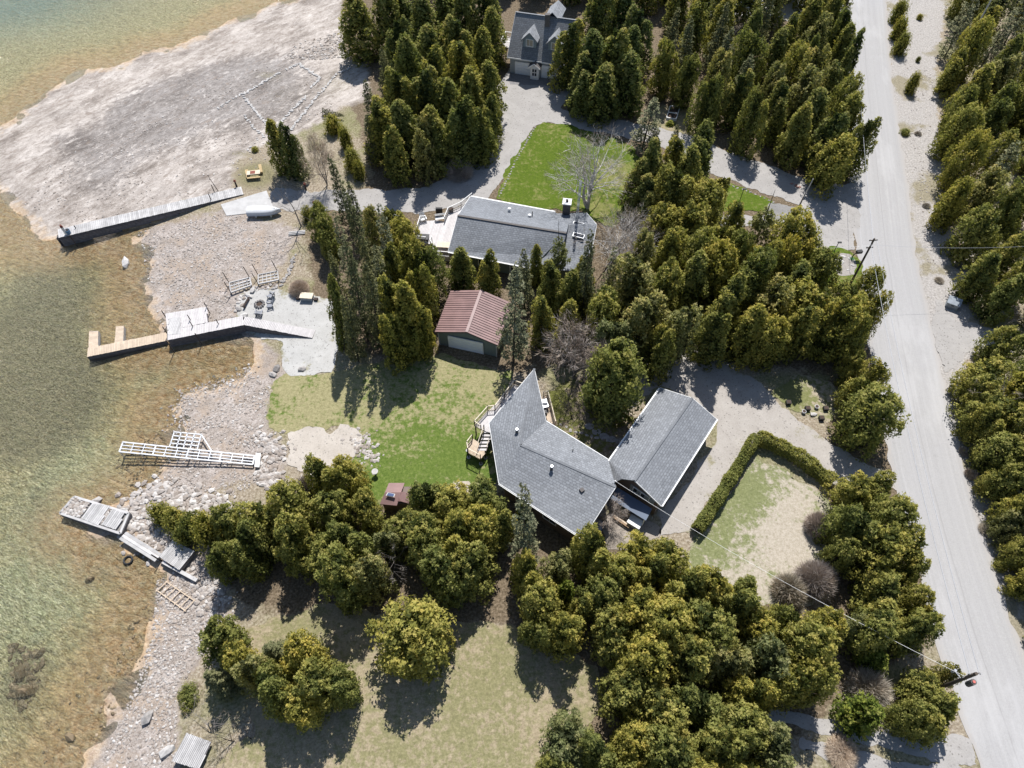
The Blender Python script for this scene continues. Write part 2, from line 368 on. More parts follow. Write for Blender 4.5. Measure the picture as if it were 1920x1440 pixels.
# water surface: a thin clear skin with small waves over the real lake bed
def sheet(name, poly, mat, off, cell=.4, jit=.35, jsc=1.2, zf=None, extra=None, kind='structure', pxs=True, fn=None, parent=None):
    A = PP(poly) if pxs else np.array(poly)
    x = np.arange(A[:, 0].min()-1.5, A[:, 0].max()+1.5, cell); y = np.arange(A[:, 1].min()-1.5, A[:, 1].max()+1.5, cell)
    X, Y = np.meshgrid(x, y)
    def F(X, Y):
        d = sdf(A, X, Y) if fn is None else fn(X, Y)
        return d+(vn(X, Y, jsc, 5)-.5)*2*jit+(vn(X, Y, jsc/3.3, 6)-.5)*.8*jit
    d = F(X, Y); n = len(x)
    c = (d[:-1, :-1]+d[1:, :-1]+d[:-1, 1:]+d[1:, 1:])/4 < 0
    j, i = np.nonzero(c); k = j*n+i; q = np.stack([k, k+1, k+n+1, k+n], 1)
    cnt = np.bincount(q.ravel(), minlength=X.size).reshape(X.shape); bd = (cnt > 0) & (cnt < 4)
    gy_, gx_ = np.gradient(d, cell); g = np.maximum(gx_**2+gy_**2, .05)
    mx = np.where(bd, np.clip(-d*gx_/g, -cell*.8, cell*.8), 0); my = np.where(bd, np.clip(-d*gy_/g, -cell*.8, cell*.8), 0)
    X = X+mx; Y = Y+my
    us = np.unique(q); re = np.zeros(X.size, int); re[us] = np.arange(len(us)); q = re[q]
    Xf, Yf = X.ravel()[us], Y.ravel()[us]; Z = (terr(Xf, Yf) if zf is None else zf(Xf, Yf))+off
    me = np_mesh(name, np.stack([Xf, Yf, Z], 1), q, mat, smooth=True)
    fattr(me, 'edge', np.clip(-d.ravel()[us], -3, 8))
    if extra:
        for nm, fx in extra.items(): fattr(me, nm, fx(Xf, Yf))
    o = link(name, me, parent)
    return tag(o, kind=kind) if kind else o
t = NT('lake_water'); p = t.pos()
wv = t.pos((1, 2.2, 1), (0, 0, R_(30)))
h = t.math('ADD', t.noise(wv, .9, 3, .5, .4), t.math('MULTIPLY', t.noise(wv, 3.4, 4, .7, .5), .6))
b = t.bump(h, .42, 1)
gl = t.n('ShaderNodeBsdfGlossy'); gl.inputs['Roughness'].default_value = .045; t.l(b, gl.inputs['Normal']); gl.inputs['Color'].default_value = (1, 1, 1, 1)
tr = t.n('ShaderNodeBsdfTransparent')
lw = t.n('ShaderNodeFresnel'); lw.inputs['IOR'].default_value = 1.33; t.l(b, lw.inputs['Normal'])
t.l(t.mix(t.step(h, .6, 1.0), (.85, .885, .84), (1, 1, .98)), tr.inputs[0])  # lighter on wave crests: ripple brightness put into the water tint
mx = t.n('ShaderNodeMixShader'); t.l(lw.outputs[0], mx.inputs[0]); t.l(tr.outputs[0], mx.inputs[1]); t.l(gl.outputs[0], mx.inputs[2]); t.l(mx.outputs[0], t.out.inputs[0])
M['water'] = t.m
wx = axis(-100, 0, 2.2, 420); wy = axis(0, 150, 2.2, 420)
WX, WY = np.meshgrid(wx, wy); wd = shore(WX, WY); n_ = len(wx)
k = (np.arange(len(wy)-1)[:, None]*n_+np.arange(n_-1)[None, :])
keep = (np.minimum(np.minimum(wd[:-1, :-1], wd[1:, :-1]), np.minimum(wd[:-1, 1:], wd[1:, 1:])) < 2.0)
k = k[keep]; q = np.stack([k, k+1, k+n_+1, k+n_], 1); us = np.unique(q); re = np.zeros(WX.size, int); re[us] = np.arange(len(us))
me = np_mesh('lake', np.stack([WX.ravel()[us], WY.ravel()[us], np.full(len(us), WZ)], 1), re[q], M['water'], smooth=True)
tag(link('lake', me), kind='structure')

# ---- road
def gravel_mat(name, lo, hi, tracks=False, weeds=.0):
    t = NT(name); p = t.pos(); f = t.noise(p, 7, 4, .7); g = t.noise(p, .5, 5, .6); v = t.voro(p, 9)
    c = t.mix(.5, t.ramp(f, [(.3, lo), (.7, hi)]), t.ramp(g, [(.3, lo), (.7, hi)]))
    s = t.n('ShaderNodeSeparateColor'); t.l(v.outputs['Color'], s.inputs[0])
    c = t.mix(t.math('MULTIPLY', t.step(s.outputs[0], .965, .98), .7), c, (.15, .14, .13))
    c = t.mix(t.math('MULTIPLY', t.step(t.noise(p, 1.5, 6, .75), .56, .68), .5), c, tuple(x*.62 for x in lo))
    if weeds: c = t.mix(t.math('MULTIPLY', t.step(t.math('SUBTRACT', t.noise(p, .35, 6, .7), t.math('MULTIPLY', t.attr('edge'), .06)), .5, .62), weeds), c, t.ramp(f, [(.3, (.13, .12, .05)), (.7, (.3, .27, .16))]))
    return t.bsdf(c, .92, t.bump(f, .03, .7), .12)
t = NT('road'); p = t.pos(); u = t.attr('across'); vv = t.attr('along')
cv = t.n('ShaderNodeCombineXYZ'); t.l(u, cv.inputs[0]); t.l(t.math('MULTIPLY', vv, .008), cv.inputs[1])
streak = t.noise(cv.outputs[0], 2.3, 6, .7); f = t.noise(p, 8, 3, .7); g = t.noise(p, .25, 5, .6)
c = t.ramp(streak, [(.3, (.285, .277, .272)), (.52, (.33, .322, .316)), (.7, (.385, .375, .37))])
c = t.mix(.35, c, t.ramp(f, [(.3, (.31, .30, .295)), (.7, (.48, .465, .455))]))
c = t.mix(t.math('MULTIPLY', t.step(t.math('ABSOLUTE', t.math('ADD', u, t.math('MULTIPLY', t.math('SUBTRACT', g, .5), .3))), .09, .03), .4), c, (.25, .24, .235))
c = t.mix(t.math('MULTIPLY', t.step(t.math('ABSOLUTE', t.math('SUBTRACT', t.math('ABSOLUTE', u), 1.75)), .7, .0), .22), c, (.34, .33, .33))
c = t.mix(t.math('MULTIPLY', t.step(t.noise(p, .8, 7, .8), .58, .7), .4), c, (.27, .26, .25))
c = t.mix(t.math('MULTIPLY', t.step(t.noise(t.pos((1, .3, 1), (0, 0, .12)), .16, 6, .7), .5, .62), .35), c, (.46, .45, .445))
c = t.mix(t.math('MULTIPLY', t.step(t.math('ADD', t.math('ABSOLUTE', u), t.math('MULTIPLY', t.math('SUBTRACT', f, .5), 1.6)), 3.1, 3.8), .6), c, (.36, .33, .3))
cr = t.voro(t.pos((.35, 1, 1)), .05, 'DISTANCE_TO_EDGE')
M['road'] = t.bsdf(c, .9, t.bump(f, .015, .5), .12)
RL = [(1560, -160), (1567, -60), (1570, 0), (1578, 150), (1590, 300), (1603, 450), (1624, 620), (1650, 780), (1672, 890), (1700, 1000), (1726, 1090), (1757, 1215), (1800, 1340), (1836, 1440), (1900, 1600)]
RR = [(1645, -160), (1655, -60), (1661, 0), (1672, 140), (1690, 267), (1703, 350), (1717, 475), (1733, 545), (1764, 690), (1790, 800), (1822, 925), (1850, 1025), (1890, 1148), (1922, 1235), (1990, 1440), (2050, 1600)]
RLw, RRw = PP(RL), PP(RR)
def at_y(L, y): o = np.argsort(L[:, 1]); return np.interp(y, L[o, 1], L[o, 0])
far_l, far_r = RLw[0], RRw[0]
def road_sheet():
    ys = np.concatenate([np.arange(-40, 170, .5), [180, 200, 240, 300, 400, 600]])
    us_ = np.linspace(0, 1, 17); V = []; ac = []; al = []
    sl_l = (RLw[-2]-RLw[-1])/(RLw[-2][1]-RLw[-1][1]); 
    for y in ys:
        y1 = min(max(y, RLw[-1][1]), RLw[0][1]); xl = at_y(RLw, y1); xr = at_y(RRw, min(max(y, RRw[-1][1]), RRw[0][1]))
        xr = max(xr, xl+5.5)
        if y > RLw[0][1]: dx = (y-RLw[0][1])*.12; xl += dx; xr += dx
        if y < RLw[-1][1]: dx = (y-RLw[-1][1])*.33; xl += dx; xr += dx
        jl = (vn(np.array([0.]), np.array([y]), 1.3, 1)[0]-.5)*.45; jr = (vn(np.array([9.]), np.array([y]), 1.1, 2)[0]-.5)*.45
        w = xr-xl
        for u in us_: V.append((xl+w*u+(jl if u == 0 else 0)+(jr if u == 1 else 0), y, .035)); ac.append((u-.5)*7.6); al.append(y)
    n = 17; k = (np.arange(len(ys)-1)[:, None]*n+np.arange(n-1)[None, :]).ravel()
    me = np_mesh('road', V, np.stack([k, k+1, k+n+1, k+n], 1), M['road'], smooth=True); fattr(me, 'across', ac); fattr(me, 'along', al)
    tag(link('road', me), kind='structure')
road_sheet()
M['gravel'] = gravel_mat('gravel', (.27, .255, .24), (.395, .375, .355))
M['yard'] = gravel_mat('yard_gravel', (.29, .262, .235), (.43, .4, .365), weeds=.75)
M['pit_gravel'] = gravel_mat('pit_gravel', (.34, .33, .31), (.5, .49, .47), weeds=.85)
def band(pts, w):                            # drive along a centre line: pts photo px, w metres (scalar or list)
    c = PP(pts); ws = [w]*len(c) if not isinstance(w, list) else w; L = []; Rr = []
    for i in range(len(c)):
        a = c[max(i-1, 0)]; b = c[min(i+1, len(c)-1)]; d = (b-a)/np.hypot(*(b-a)); nn = np.array([-d[1], d[0]])
        L.append(c[i]+nn*ws[i]/2); Rr.append(c[i]-nn*ws[i]/2)
    return L+Rr[::-1]
N1 = band([(505, 368), (560, 378), (640, 375), (720, 378), (805, 374), (878, 352), (922, 304), (951, 255), (972, 212), (985, 185)], [4.2, 4.2, 4.2, 4.6, 5.4, 7.4, 6.4, 6.2, 7.5, 9])
sheet('driveway', N1, M['gravel'], .03, pxs=False)
sheet('driveway', [(930, 165), (955, 128), (1060, 150), (1075, 175), (1050, 205), (1030, 230), (985, 240), (950, 222)], M['gravel'], .036)
sheet('driveway', band([(1015, 210), (1080, 228), (1150, 238), (1210, 250), (1280, 272), (1350, 305), (1420, 330), (1490, 355), (1560, 378), (1610, 385)], [4.5, 4, 4, 4.2, 5, 6, 6, 6, 7.5, 10]), M['gravel'], .042, pxs=False)
sheet('driveway', [(1500, 360), (1590, 345), (1606, 470), (1560, 470), (1500, 455), (1480, 425), (1340, 425), (1340, 402), (1440, 405), (1500, 415)], M['gravel'], .048)
sheet('driveway', [(1195, 690), (1210, 660), (1300, 655), (1380, 690), (1430, 720), (1450, 745), (1500, 790), (1560, 830), (1620, 868), (1676, 885), (1690, 930), (1640, 900), (1560, 915), (1500, 868), (1440, 825), (1408, 835), (1370, 885), (1320, 955), (1300, 1000), (1240, 1000), (1235, 960), (1290, 900), (1340, 830), (1345, 790), (1300, 750), (1240, 725), (1215, 740), (1180, 770)], M['yard'], .03)
sheet('driveway', [(1760, 560), (1790, 600), (1850, 612), (1900, 630), (1900, 665), (1830, 650), (1790, 690), (1770, 700), (1745, 620)], M['gravel'], .03)
sheet('track', band([(1440, 1338), (1500, 1352), (1560, 1368), (1640, 1385), (1720, 1400), (1830, 1412)], [1.2, 1.3, 1.3, 1.5, 1.8, 2.5]), M['gravel'], .03, pxs=False, jit=.3)
sheet('track', band([(1500, 1392), (1560, 1412), (1640, 1430), (1720, 1450), (1850, 1470)], [1.0, 1.3, 1.4, 1.6, 2.5]), M['gravel'], .036, pxs=False, jit=.3)
sheet('gravel_patch', [(440, 555), (470, 540), (540, 545), (620, 565), (640, 640), (625, 700), (560, 705), (525, 690), (528, 640), (470, 625), (440, 600)], M['pit_gravel'], .05)
sheet('gravel_patch', [(1440, 380), (1500, 392), (1510, 415), (1440, 410)], gravel_mat('grey_bed', (.17, .165, .16), (.3, .29, .28)), .056)
sheet('gravel_patch', [(1300, 0), (1420, -20), (1560, -20), (1560, 25), (1480, 40), (1440, 30), (1330, 35)], M['pit_gravel'], .03)
sheet('sand_patch', [(530, 850), (536, 815), (575, 796), (612, 812), (645, 792), (680, 815), (676, 845), (645, 885), (590, 895), (555, 888)], gravel_mat('sand', (.35, .31, .265), (.52, .47, .415)), .06, jit=.8)
sheet('sand_patch', [(848, 905), (870, 895), (895, 905), (905, 940), (870, 945), (850, 925)], gravel_mat('sand_stony', (.33, .28, .22), (.5, .45, .38)), .06, jit=.5)
M['concrete'] = simple('concrete', (.44, .43, .42), .85, .12, 1.2, .004)
CR = [G(*q) for q in ((414, 384), (500, 358), (515, 395), (425, 405))]
b = MB().prism([(v.x, v.y) for v in CR], -.5, [v.z+.08 for v in CR]); tag(b.build('boat_ramp', M['concrete']), kind='structure')
AP = [P(*q) for q in ((953, 137), (1058, 150), (1058, 163), (956, 158))]
tag(MB().prism([(v.x, v.y) for v in AP], -.2, .06).build('apron', simple('shaded_concrete', (.2, .19, .19), .8, .2)), kind='structure')  # concrete apron, the coach house shadow put into its dark colour

# ---- grass
def grass_mat(name, green_lo, green_hi, dry_lo, dry_hi, bias=0., stripes=False):
    t = NT(name); p = t.pos(); f = t.noise(p, 5, 5, .75); f2 = t.noise(p, 1.6, 6, .7); g = t.noise(p, .22, 6, .62); e = t.attr('edge')
    f3 = t.noise(p, 2.6, 5, .8)
    gr = t.mix(.5, t.ramp(f, [(.36, green_lo), (.64, green_hi)]), t.ramp(f3, [(.38, green_lo), (.62, green_hi)])); dr = t.mix(.5, t.ramp(f, [(.36, dry_lo), (.64, dry_hi)]), t.ramp(f3, [(.38, dry_lo), (.62, dry_hi)]))
    k = t.math('ADD', t.math('ADD', g, t.math('MULTIPLY', t.math('SUBTRACT', f2, .5), 1.5)), t.attr('lush'))
    k = t.math('ADD', k, bias)
    c = t.mix(t.step(k, .36, .68), dr, gr)
    c = t.mix(t.math('MULTIPLY', t.step(t.noise(p, .8, 7, .85), .57, .68), .5), c, tuple(x*.75 for x in dry_lo))
    c = t.mix(t.math('MULTIPLY', t.step(f3, .58, .7), .35), c, dry_hi)
    return t.bsdf(c, .95, t.bump(f, .05, 1), .08)
def lush(*bl):
    L = [(P(a, b_), r/ppm(a, b_), k) for a, b_, r, k in bl]
    return lambda X, Y: sum(k*np.exp(-((X-c.x)**2+((Y-c.y))**2)/r**2) for c, r, k in L) if L else X*0
M['lawn_green'] = grass_mat('lawn_green', (.05, .085, .01), (.115, .16, .02), (.13, .15, .04), (.24, .22, .09), .14)
M['lawn_main'] = grass_mat('lawn_main', (.055, .095, .016), (.15, .195, .045), (.18, .165, .08), (.36, .325, .18))
M['meadow'] = grass_mat('meadow', (.14, .135, .065), (.28, .255, .135), (.21, .17, .11), (.4, .335, .23), -.02)
sheet('lawn', [(998, 240), (1022, 228), (1060, 233), (1110, 248), (1165, 263), (1185, 275), (1200, 300), (1200, 360), (1190, 400), (1150, 425), (1110, 415), (1090, 395), (1000, 392), (926, 374), (940, 345), (959, 300)], M['lawn_green'], .05, extra={'lush': lush((1060, 330, 70, .15), (1150, 330, 40, -.35), (1120, 400, 50, -.2))})
sheet('lawn', [(506, 715), (530, 698), (600, 700), (650, 690), (720, 675), (830, 665), (960, 700), (940, 760), (900, 800), (925, 850), (935, 905), (900, 940), (840, 940), (700, 945), (640, 900), (645, 880), (670, 850), (670, 812), (640, 797), (610, 808), (580, 800), (545, 815), (500, 805), (503, 760)], M['lawn_main'], .036,
      extra={'lush': lush((830, 860, 90, .2), (720, 890, 70, .22), (890, 870, 50, .2), (640, 690, 90, -.12), (560, 760, 80, -.15), (880, 720, 80, -.12))})
sheet('lawn', [(1340, 340), (1360, 338), (1450, 378), (1455, 392), (1340, 398)], M['lawn_green'], .05, extra={'lush': lush()})
sheet('lawn', [(1520, 470), (1560, 462), (1600, 472), (1615, 500), (1622, 530), (1590, 545), (1520, 530)], M['lawn_green'], .055, extra={'lush': lush((1570, 500, 60, -.12))})
sheet('meadow', [(430, 1190), (480, 1170), (620, 1130), (700, 1150), (950, 1170), (1030, 1210), (1120, 1250), (1130, 1330), (1040, 1400), (1020, 1560), (420, 1560), (400, 1440), (440, 1400), (480, 1380)], M['meadow'], .03,
      extra={'lush': lush((930, 1260, 60, .25), (880, 1420, 90, .2), (560, 1180, 50, .2))})
sheet('meadow', [(1415, 855), (1540, 925), (1560, 960), (1560, 1090), (1540, 1130), (1420, 1140), (1290, 1080), (1290, 1020), (1310, 1000)], grass_mat('rough_grass', (.12, .135, .055), (.24, .25, .12), (.29, .25, .19), (.47, .42, .35)), .036,
      extra={'lush': lush((1395, 910, 60, .25), (1350, 980, 50, .2), (1470, 1010, 55, -.3), (1510, 950, 40, -.15), (1310, 1020, 40, .1), (1420, 1080, 50, -.2))})
sheet('meadow', [(1445, 735), (1500, 700), (1560, 715), (1580, 750), (1560, 790), (1500, 775), (1460, 755)], grass_mat('bed_grass', (.13, .14, .05), (.22, .22, .1), (.3, .25, .18), (.44, .38, .3)), .036, extra={'lush': lush((1480, 735, 25, .5))})
sheet('garden_bed', [(1095, 700), (1140, 760), (1230, 800), (1190, 830), (1120, 850), (1030, 795), (1025, 735)], grass_mat('garden_bed', (.08, .09, .025), (.2, .2, .06), (.13, .095, .06), (.3, .25, .2)), .03, extra={'lush': lush((1040, 750, 25, .5))})
sheet('garden_bed', [(1240, 195), (1290, 200), (1310, 240), (1290, 260), (1235, 250), (1215, 225)], M['meadow'], .03, extra={'lush': lush()})
sheet('gravel_patch', [(1575, 478), (1595, 476), (1605, 495), (1600, 515), (1570, 515), (1565, 495)], gravel_mat('bed_gravel', (.22, .2, .18), (.4, .37, .34)), .062)
sheet('patio', [(1130, 985), (1150, 950), (1240, 985), (1230, 1010), (1200, 1035), (1140, 1030)], gravel_mat('patio_soil', (.2, .17, .14), (.4, .35, .3)), .03)
# ------------------------------------------------------------------ trees
def leaf_mat(name, dark, mid, light, tip, trans=.42, rnd=.35):
    t = NT(name); a = t.attr('hue'); oi = t.n('ShaderNodeObjectInfo').outputs['Random']; p = t.pos()
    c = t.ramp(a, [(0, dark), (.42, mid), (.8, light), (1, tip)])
    big = t.noise(p, .35, 3, .6)
    c = t.mix(t.math('MULTIPLY', t.step(big, .4, .7), .35), c, t.mix(1, c, (1.25, 1.02, .7), 'MULTIPLY'))
    c = t.mix(1, c, t.ramp(oi, [(0, (1-rnd, 1-rnd*.75, 1-rnd*.6)), (.5, (1, 1, 1)), (1, (1+rnd*.4, 1+rnd*.22, .92))]), 'MULTIPLY')
    d = t.n('ShaderNodeBsdfPrincipled'); t.l(c, d.inputs['Base Color']); d.inputs['Roughness'].default_value = .75; d.inputs['Specular IOR Level'].default_value = .12
    tr = t.n('ShaderNodeBsdfTranslucent'); t.l(t.mix(1, c, (1.2, 1.25, .7), 'MULTIPLY'), tr.inputs[0])
    mx = t.n('ShaderNodeMixShader'); mx.inputs[0].default_value = trans; t.l(d.outputs[0], mx.inputs[1]); t.l(tr.outputs[0], mx.inputs[2]); t.l(mx.outputs[0], t.out.inputs[0])
    return t.m
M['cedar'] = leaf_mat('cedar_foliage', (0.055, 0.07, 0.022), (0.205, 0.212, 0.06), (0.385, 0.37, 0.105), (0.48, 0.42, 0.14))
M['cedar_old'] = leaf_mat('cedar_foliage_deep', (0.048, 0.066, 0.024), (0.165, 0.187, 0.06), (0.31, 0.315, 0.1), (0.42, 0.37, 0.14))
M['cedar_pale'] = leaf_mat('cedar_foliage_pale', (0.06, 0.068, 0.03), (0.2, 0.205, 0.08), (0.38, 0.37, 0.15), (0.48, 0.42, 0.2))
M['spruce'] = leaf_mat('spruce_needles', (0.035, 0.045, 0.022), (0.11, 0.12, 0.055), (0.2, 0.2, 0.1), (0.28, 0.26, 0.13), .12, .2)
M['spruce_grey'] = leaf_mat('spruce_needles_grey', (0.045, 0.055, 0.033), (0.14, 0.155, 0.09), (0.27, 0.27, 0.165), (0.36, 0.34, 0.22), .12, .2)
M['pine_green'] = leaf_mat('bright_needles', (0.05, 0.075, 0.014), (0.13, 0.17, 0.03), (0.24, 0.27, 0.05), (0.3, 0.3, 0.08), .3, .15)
M['twig_red'] = leaf_mat('red_twigs', (0.2, 0.15, 0.125), (0.38, 0.3, 0.25), (0.54, 0.45, 0.39), (0.66, 0.57, 0.5), 0, .2)
M['twig_grey'] = leaf_mat('grey_twigs', (.12, .1, .09), (.24, .205, .18), (.38, .345, .31), (.55, .52, .48), 0, .2)
M['bark'] = simple('bark', (.085, .068, .055), .95, .35, 4, .03, stretch=(1, 1, .25))
M['bark_pale'] = simple('bark_pale', (.58, .55, .52), .85, .3, 5, .01, stretch=(1, 1, .4))
M['bark_grey'] = simple('bark_grey', (.2, .18, .165), .9, .3, 5, .02, stretch=(1, 1, .3))

def blades(C, Dv, Ln, Wd, hue, nb=3, spread=.7, N=None, nj=.45):
    """fans of nb flat narrow leaves: C points, Dv directions, Ln lengths, Wd widths, N the way their faces look"""
    n = len(C)
    if N is not None:
        N = N/np.linalg.norm(N, axis=1, keepdims=True)+rng.normal(size=(n, 3))*nj; N /= np.linalg.norm(N, axis=1, keepdims=True)
        Dv = Dv-N*(Dv*N).sum(1)[:, None]+rng.normal(size=(n, 3))*.05
    Dv = Dv/np.linalg.norm(Dv, axis=1, keepdims=True)
    if N is not None: S1 = np.cross(Dv, N)
    else: S1 = np.cross(Dv, rng.normal(size=(n, 3)))
    S1 /= np.linalg.norm(S1, axis=1, keepdims=True); Vs = []; Hs = []
    for k in range(nb):
        a = (k-(nb-1)/2)*spread+rng.normal(size=n)*.12
        S2 = np.cross(Dv, S1)
        d = Dv*np.cos(a)[:, None]+S1*np.sin(a)[:, None]+S2*(rng.normal(size=n)*.15)[:, None]
        s = -Dv*np.sin(a)[:, None]+S1*np.cos(a)[:, None]+S2*(rng.normal(size=n)*(.3 if N is not None else .6))[:, None]
        s /= np.linalg.norm(s, axis=1, keepdims=True)
        L = Ln*(.75+.5*rng.random(n))*(1 if k == (nb-1)//2 else .85)
        b0 = C-d*(L*.25)[:, None]; m = C+d*(L*.35)[:, None]
        Vs += [b0, m-s*(Wd*.5)[:, None], C+d*L[:, None], m+s*(Wd*.5)[:, None]]; Hs += [hue-.12, hue, hue+.08, hue]
    V = np.stack(Vs, 1).reshape(-1, 3); H = np.stack(Hs, 1).reshape(-1)
    F = np.arange(len(V)).reshape(-1, 4)
    return V, F, np.clip(H, 0, 1)
def tubes(paths, n=6):                       # paths: list of [(point, radius), ...]
    V = []; F = []
    for pts in paths:
        base = len(V)
        for i, (c, r) in enumerate(pts):
            c = Vector(c); d = (Vector(pts[min(i+1, len(pts)-1)][0])-Vector(pts[max(i-1, 0)][0])).normalized()
            a = d.orthogonal().normalized() if abs(d.z) < .9 else Vector((1, 0, 0)).cross(d).normalized(); b = d.cross(a)
            for k in range(n):
                t = 2*math.pi*k/n; V.append(c+a*(r*math.cos(t))+b*(r*math.sin(t)))
        for i in range(len(pts)-1):
            for k in range(n):
                q = base+i*n; F.append((q+k, q+(k+1) % n, q+n+(k+1) % n, q+n+k))
    return np.array([tuple(v) for v in V]), np.array(F)
def trunk_mesh(name, h, r, mat, lean=.02, limbs=8, lim_r=.2):
    pts = [((math.sin(i*1.3)*lean*h*.3, math.cos(i*1.7)*lean*h*.3, h*i/6), r*(1-.85*i/6)) for i in range(7)]
    P_ = [pts]
    for k in range(limbs):
        z = h*(.15+.7*k/limbs); a = k*2.4; L = (1-z/h)*lim_r*h
        P_.append([((0, 0, z), r*.3), ((math.cos(a)*L*.5, math.sin(a)*L*.5, z+L*.2), r*.18), ((math.cos(a)*L, math.sin(a)*L, z+L*.5), r*.06)])
    V, F = tubes(P_, 6); return np_mesh(name, V, F, mat, smooth=True)

def cedar_crown(name, mat, prof, nb, ns, h=1.0, r=1.0, leaf=.22, lob=.31, leaders=1):
    """crown h x r metres: boughs carrying clumps of upright sprays; prof(t) is the outline radius 0..1"""
    C = []; Dv = []; H = []; L = []; N = []
    ph = rng.random(6)*6.28; a0 = rng.random()*6.28
    LD = [(0, 0, 1, 1)] if leaders == 1 else [(math.cos(a0+i*6.283/leaders+rng.normal()*.3)*r*(.3+.16*rng.random()), math.sin(a0+i*6.283/leaders)*r*(.3+.16*rng.random()), 1-.28*rng.random()*(i > 0), .66+.12*rng.random()) for i in range(leaders)]
    for b in range(nb):
        t = min(.985, .02+.97*(b+rng.random())/nb); az = b*2.399963+rng.normal()*.25
        out = prof(t)*(1+.12*math.sin(3*az+ph[0]+t*5)+.10*math.sin(5*az+ph[1]-t*7))*(.74+.46*rng.random())
        lx, ly, lh, lr = LD[b % len(LD)]; out *= lr
        inner = rng.random() < .14
        rr = out*r*(.45 if inner else .80)
        c0 = np.array([lx+math.cos(az)*rr, ly+math.sin(az)*rr, t*h*lh*(1 if not inner else .97)])
        s = r*lob*(.62+.7*rng.random())*(.6+.5*prof(t)); o = np.array([math.cos(az), math.sin(az), .35+.9*t]); o /= np.linalg.norm(o)
        bt = rng.normal()*.17
        u = rng.normal(size=(ns, 3)); u /= np.linalg.norm(u, axis=1, keepdims=True)
        w = u@o; k = w > -.35; u = u[k]; w = w[k]
        rad = s*(.6+.45*rng.random(len(u)))
        tp = 1-.45*np.clip(u[:, 2], 0, 1)
        pnt = c0+u*rad[:, None]*np.stack([tp, tp, np.full(len(u), 1.75)], 1)
        C.append(pnt); N.append(u*.9+o*.35+np.array([0, 0, .25])); Dv.append(u*.5+np.array([0, 0, 1.0])+rng.normal(size=u.shape)*.5)
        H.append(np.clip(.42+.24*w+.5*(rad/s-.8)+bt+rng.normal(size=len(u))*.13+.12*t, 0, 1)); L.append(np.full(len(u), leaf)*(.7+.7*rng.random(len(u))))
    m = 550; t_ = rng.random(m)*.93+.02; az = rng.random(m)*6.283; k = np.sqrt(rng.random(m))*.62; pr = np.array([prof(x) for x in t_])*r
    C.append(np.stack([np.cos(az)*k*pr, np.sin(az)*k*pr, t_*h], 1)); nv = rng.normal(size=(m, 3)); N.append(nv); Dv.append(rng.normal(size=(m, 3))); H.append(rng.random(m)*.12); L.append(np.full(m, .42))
    C = np.concatenate(C); C[:, 2] = np.maximum(C[:, 2], .05); Dv = np.concatenate(Dv); H = np.concatenate(H); L = np.concatenate(L); N = np.concatenate(N)
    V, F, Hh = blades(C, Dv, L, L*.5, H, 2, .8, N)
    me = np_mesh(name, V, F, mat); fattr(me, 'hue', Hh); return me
prof_cone = lambda t: (1-t)**.55*(.7+.3*min(1, t/.2))*1.1
prof_egg = lambda t: (1-t)**.47*min(1, .62+.38*t/.3)*1.16
prof_oval = lambda t: max(.06, (math.sin(math.pi*min(1, (t*.86+.17)))**.75))
prof_round = lambda t: max(.08, math.sqrt(max(0, 1-((t-.42)/.6)**2)))
prof_low = lambda t: max(.08, math.sqrt(max(0, 1-((t-.25)/.78)**2)))

def spruce_crown(name, mat, h, r, tiers=34, per=7, leaf=.2, top=.06, droop=.25, gap=.12, start=.1):
    C = []; Dv = []; H = []; L = []; NN = []
    for i in range(tiers):
        t = start+(1-start)*(i+.5*rng.random())/tiers
        for k in range(per):
            if rng.random() < gap: continue
            az = k*6.283/per+i*1.1+rng.normal()*.2; R0 = r*((1-t)**.75*1.0+top)*(.65+.5*rng.random())
            n = max(3, int(R0/leaf*4.2)); s = np.sqrt(np.linspace(.05, 1, n))
            side = rng.normal(size=n)*.26*R0*(1.1-s*.7)
            x = math.cos(az)*s*R0-math.sin(az)*side; y = math.sin(az)*s*R0+math.cos(az)*side
            z = t*h-s*R0*droop+s**2*R0*.18+rng.normal(size=n)*.04*h*.1
            C.append(np.stack([x, y, z], 1)); d = np.stack([x*0+math.cos(az)-math.sin(az)*np.sign(side)*.6, x*0+math.sin(az)+math.cos(az)*np.sign(side)*.6, x*0-.12], 1)+rng.normal(size=(n, 3))*.22
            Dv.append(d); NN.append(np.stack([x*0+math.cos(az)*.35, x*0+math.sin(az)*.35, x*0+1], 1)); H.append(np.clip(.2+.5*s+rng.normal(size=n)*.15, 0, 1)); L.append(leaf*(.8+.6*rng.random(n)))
    C = np.concatenate(C); Dv = np.concatenate(Dv); H = np.concatenate(H); L = np.concatenate(L)
    V, F, Hh = blades(C, Dv, L, L*.42, H, 3, .8, np.concatenate(NN), .5)
    me = np_mesh(name, V, F, mat); fattr(me, 'hue', Hh); return me

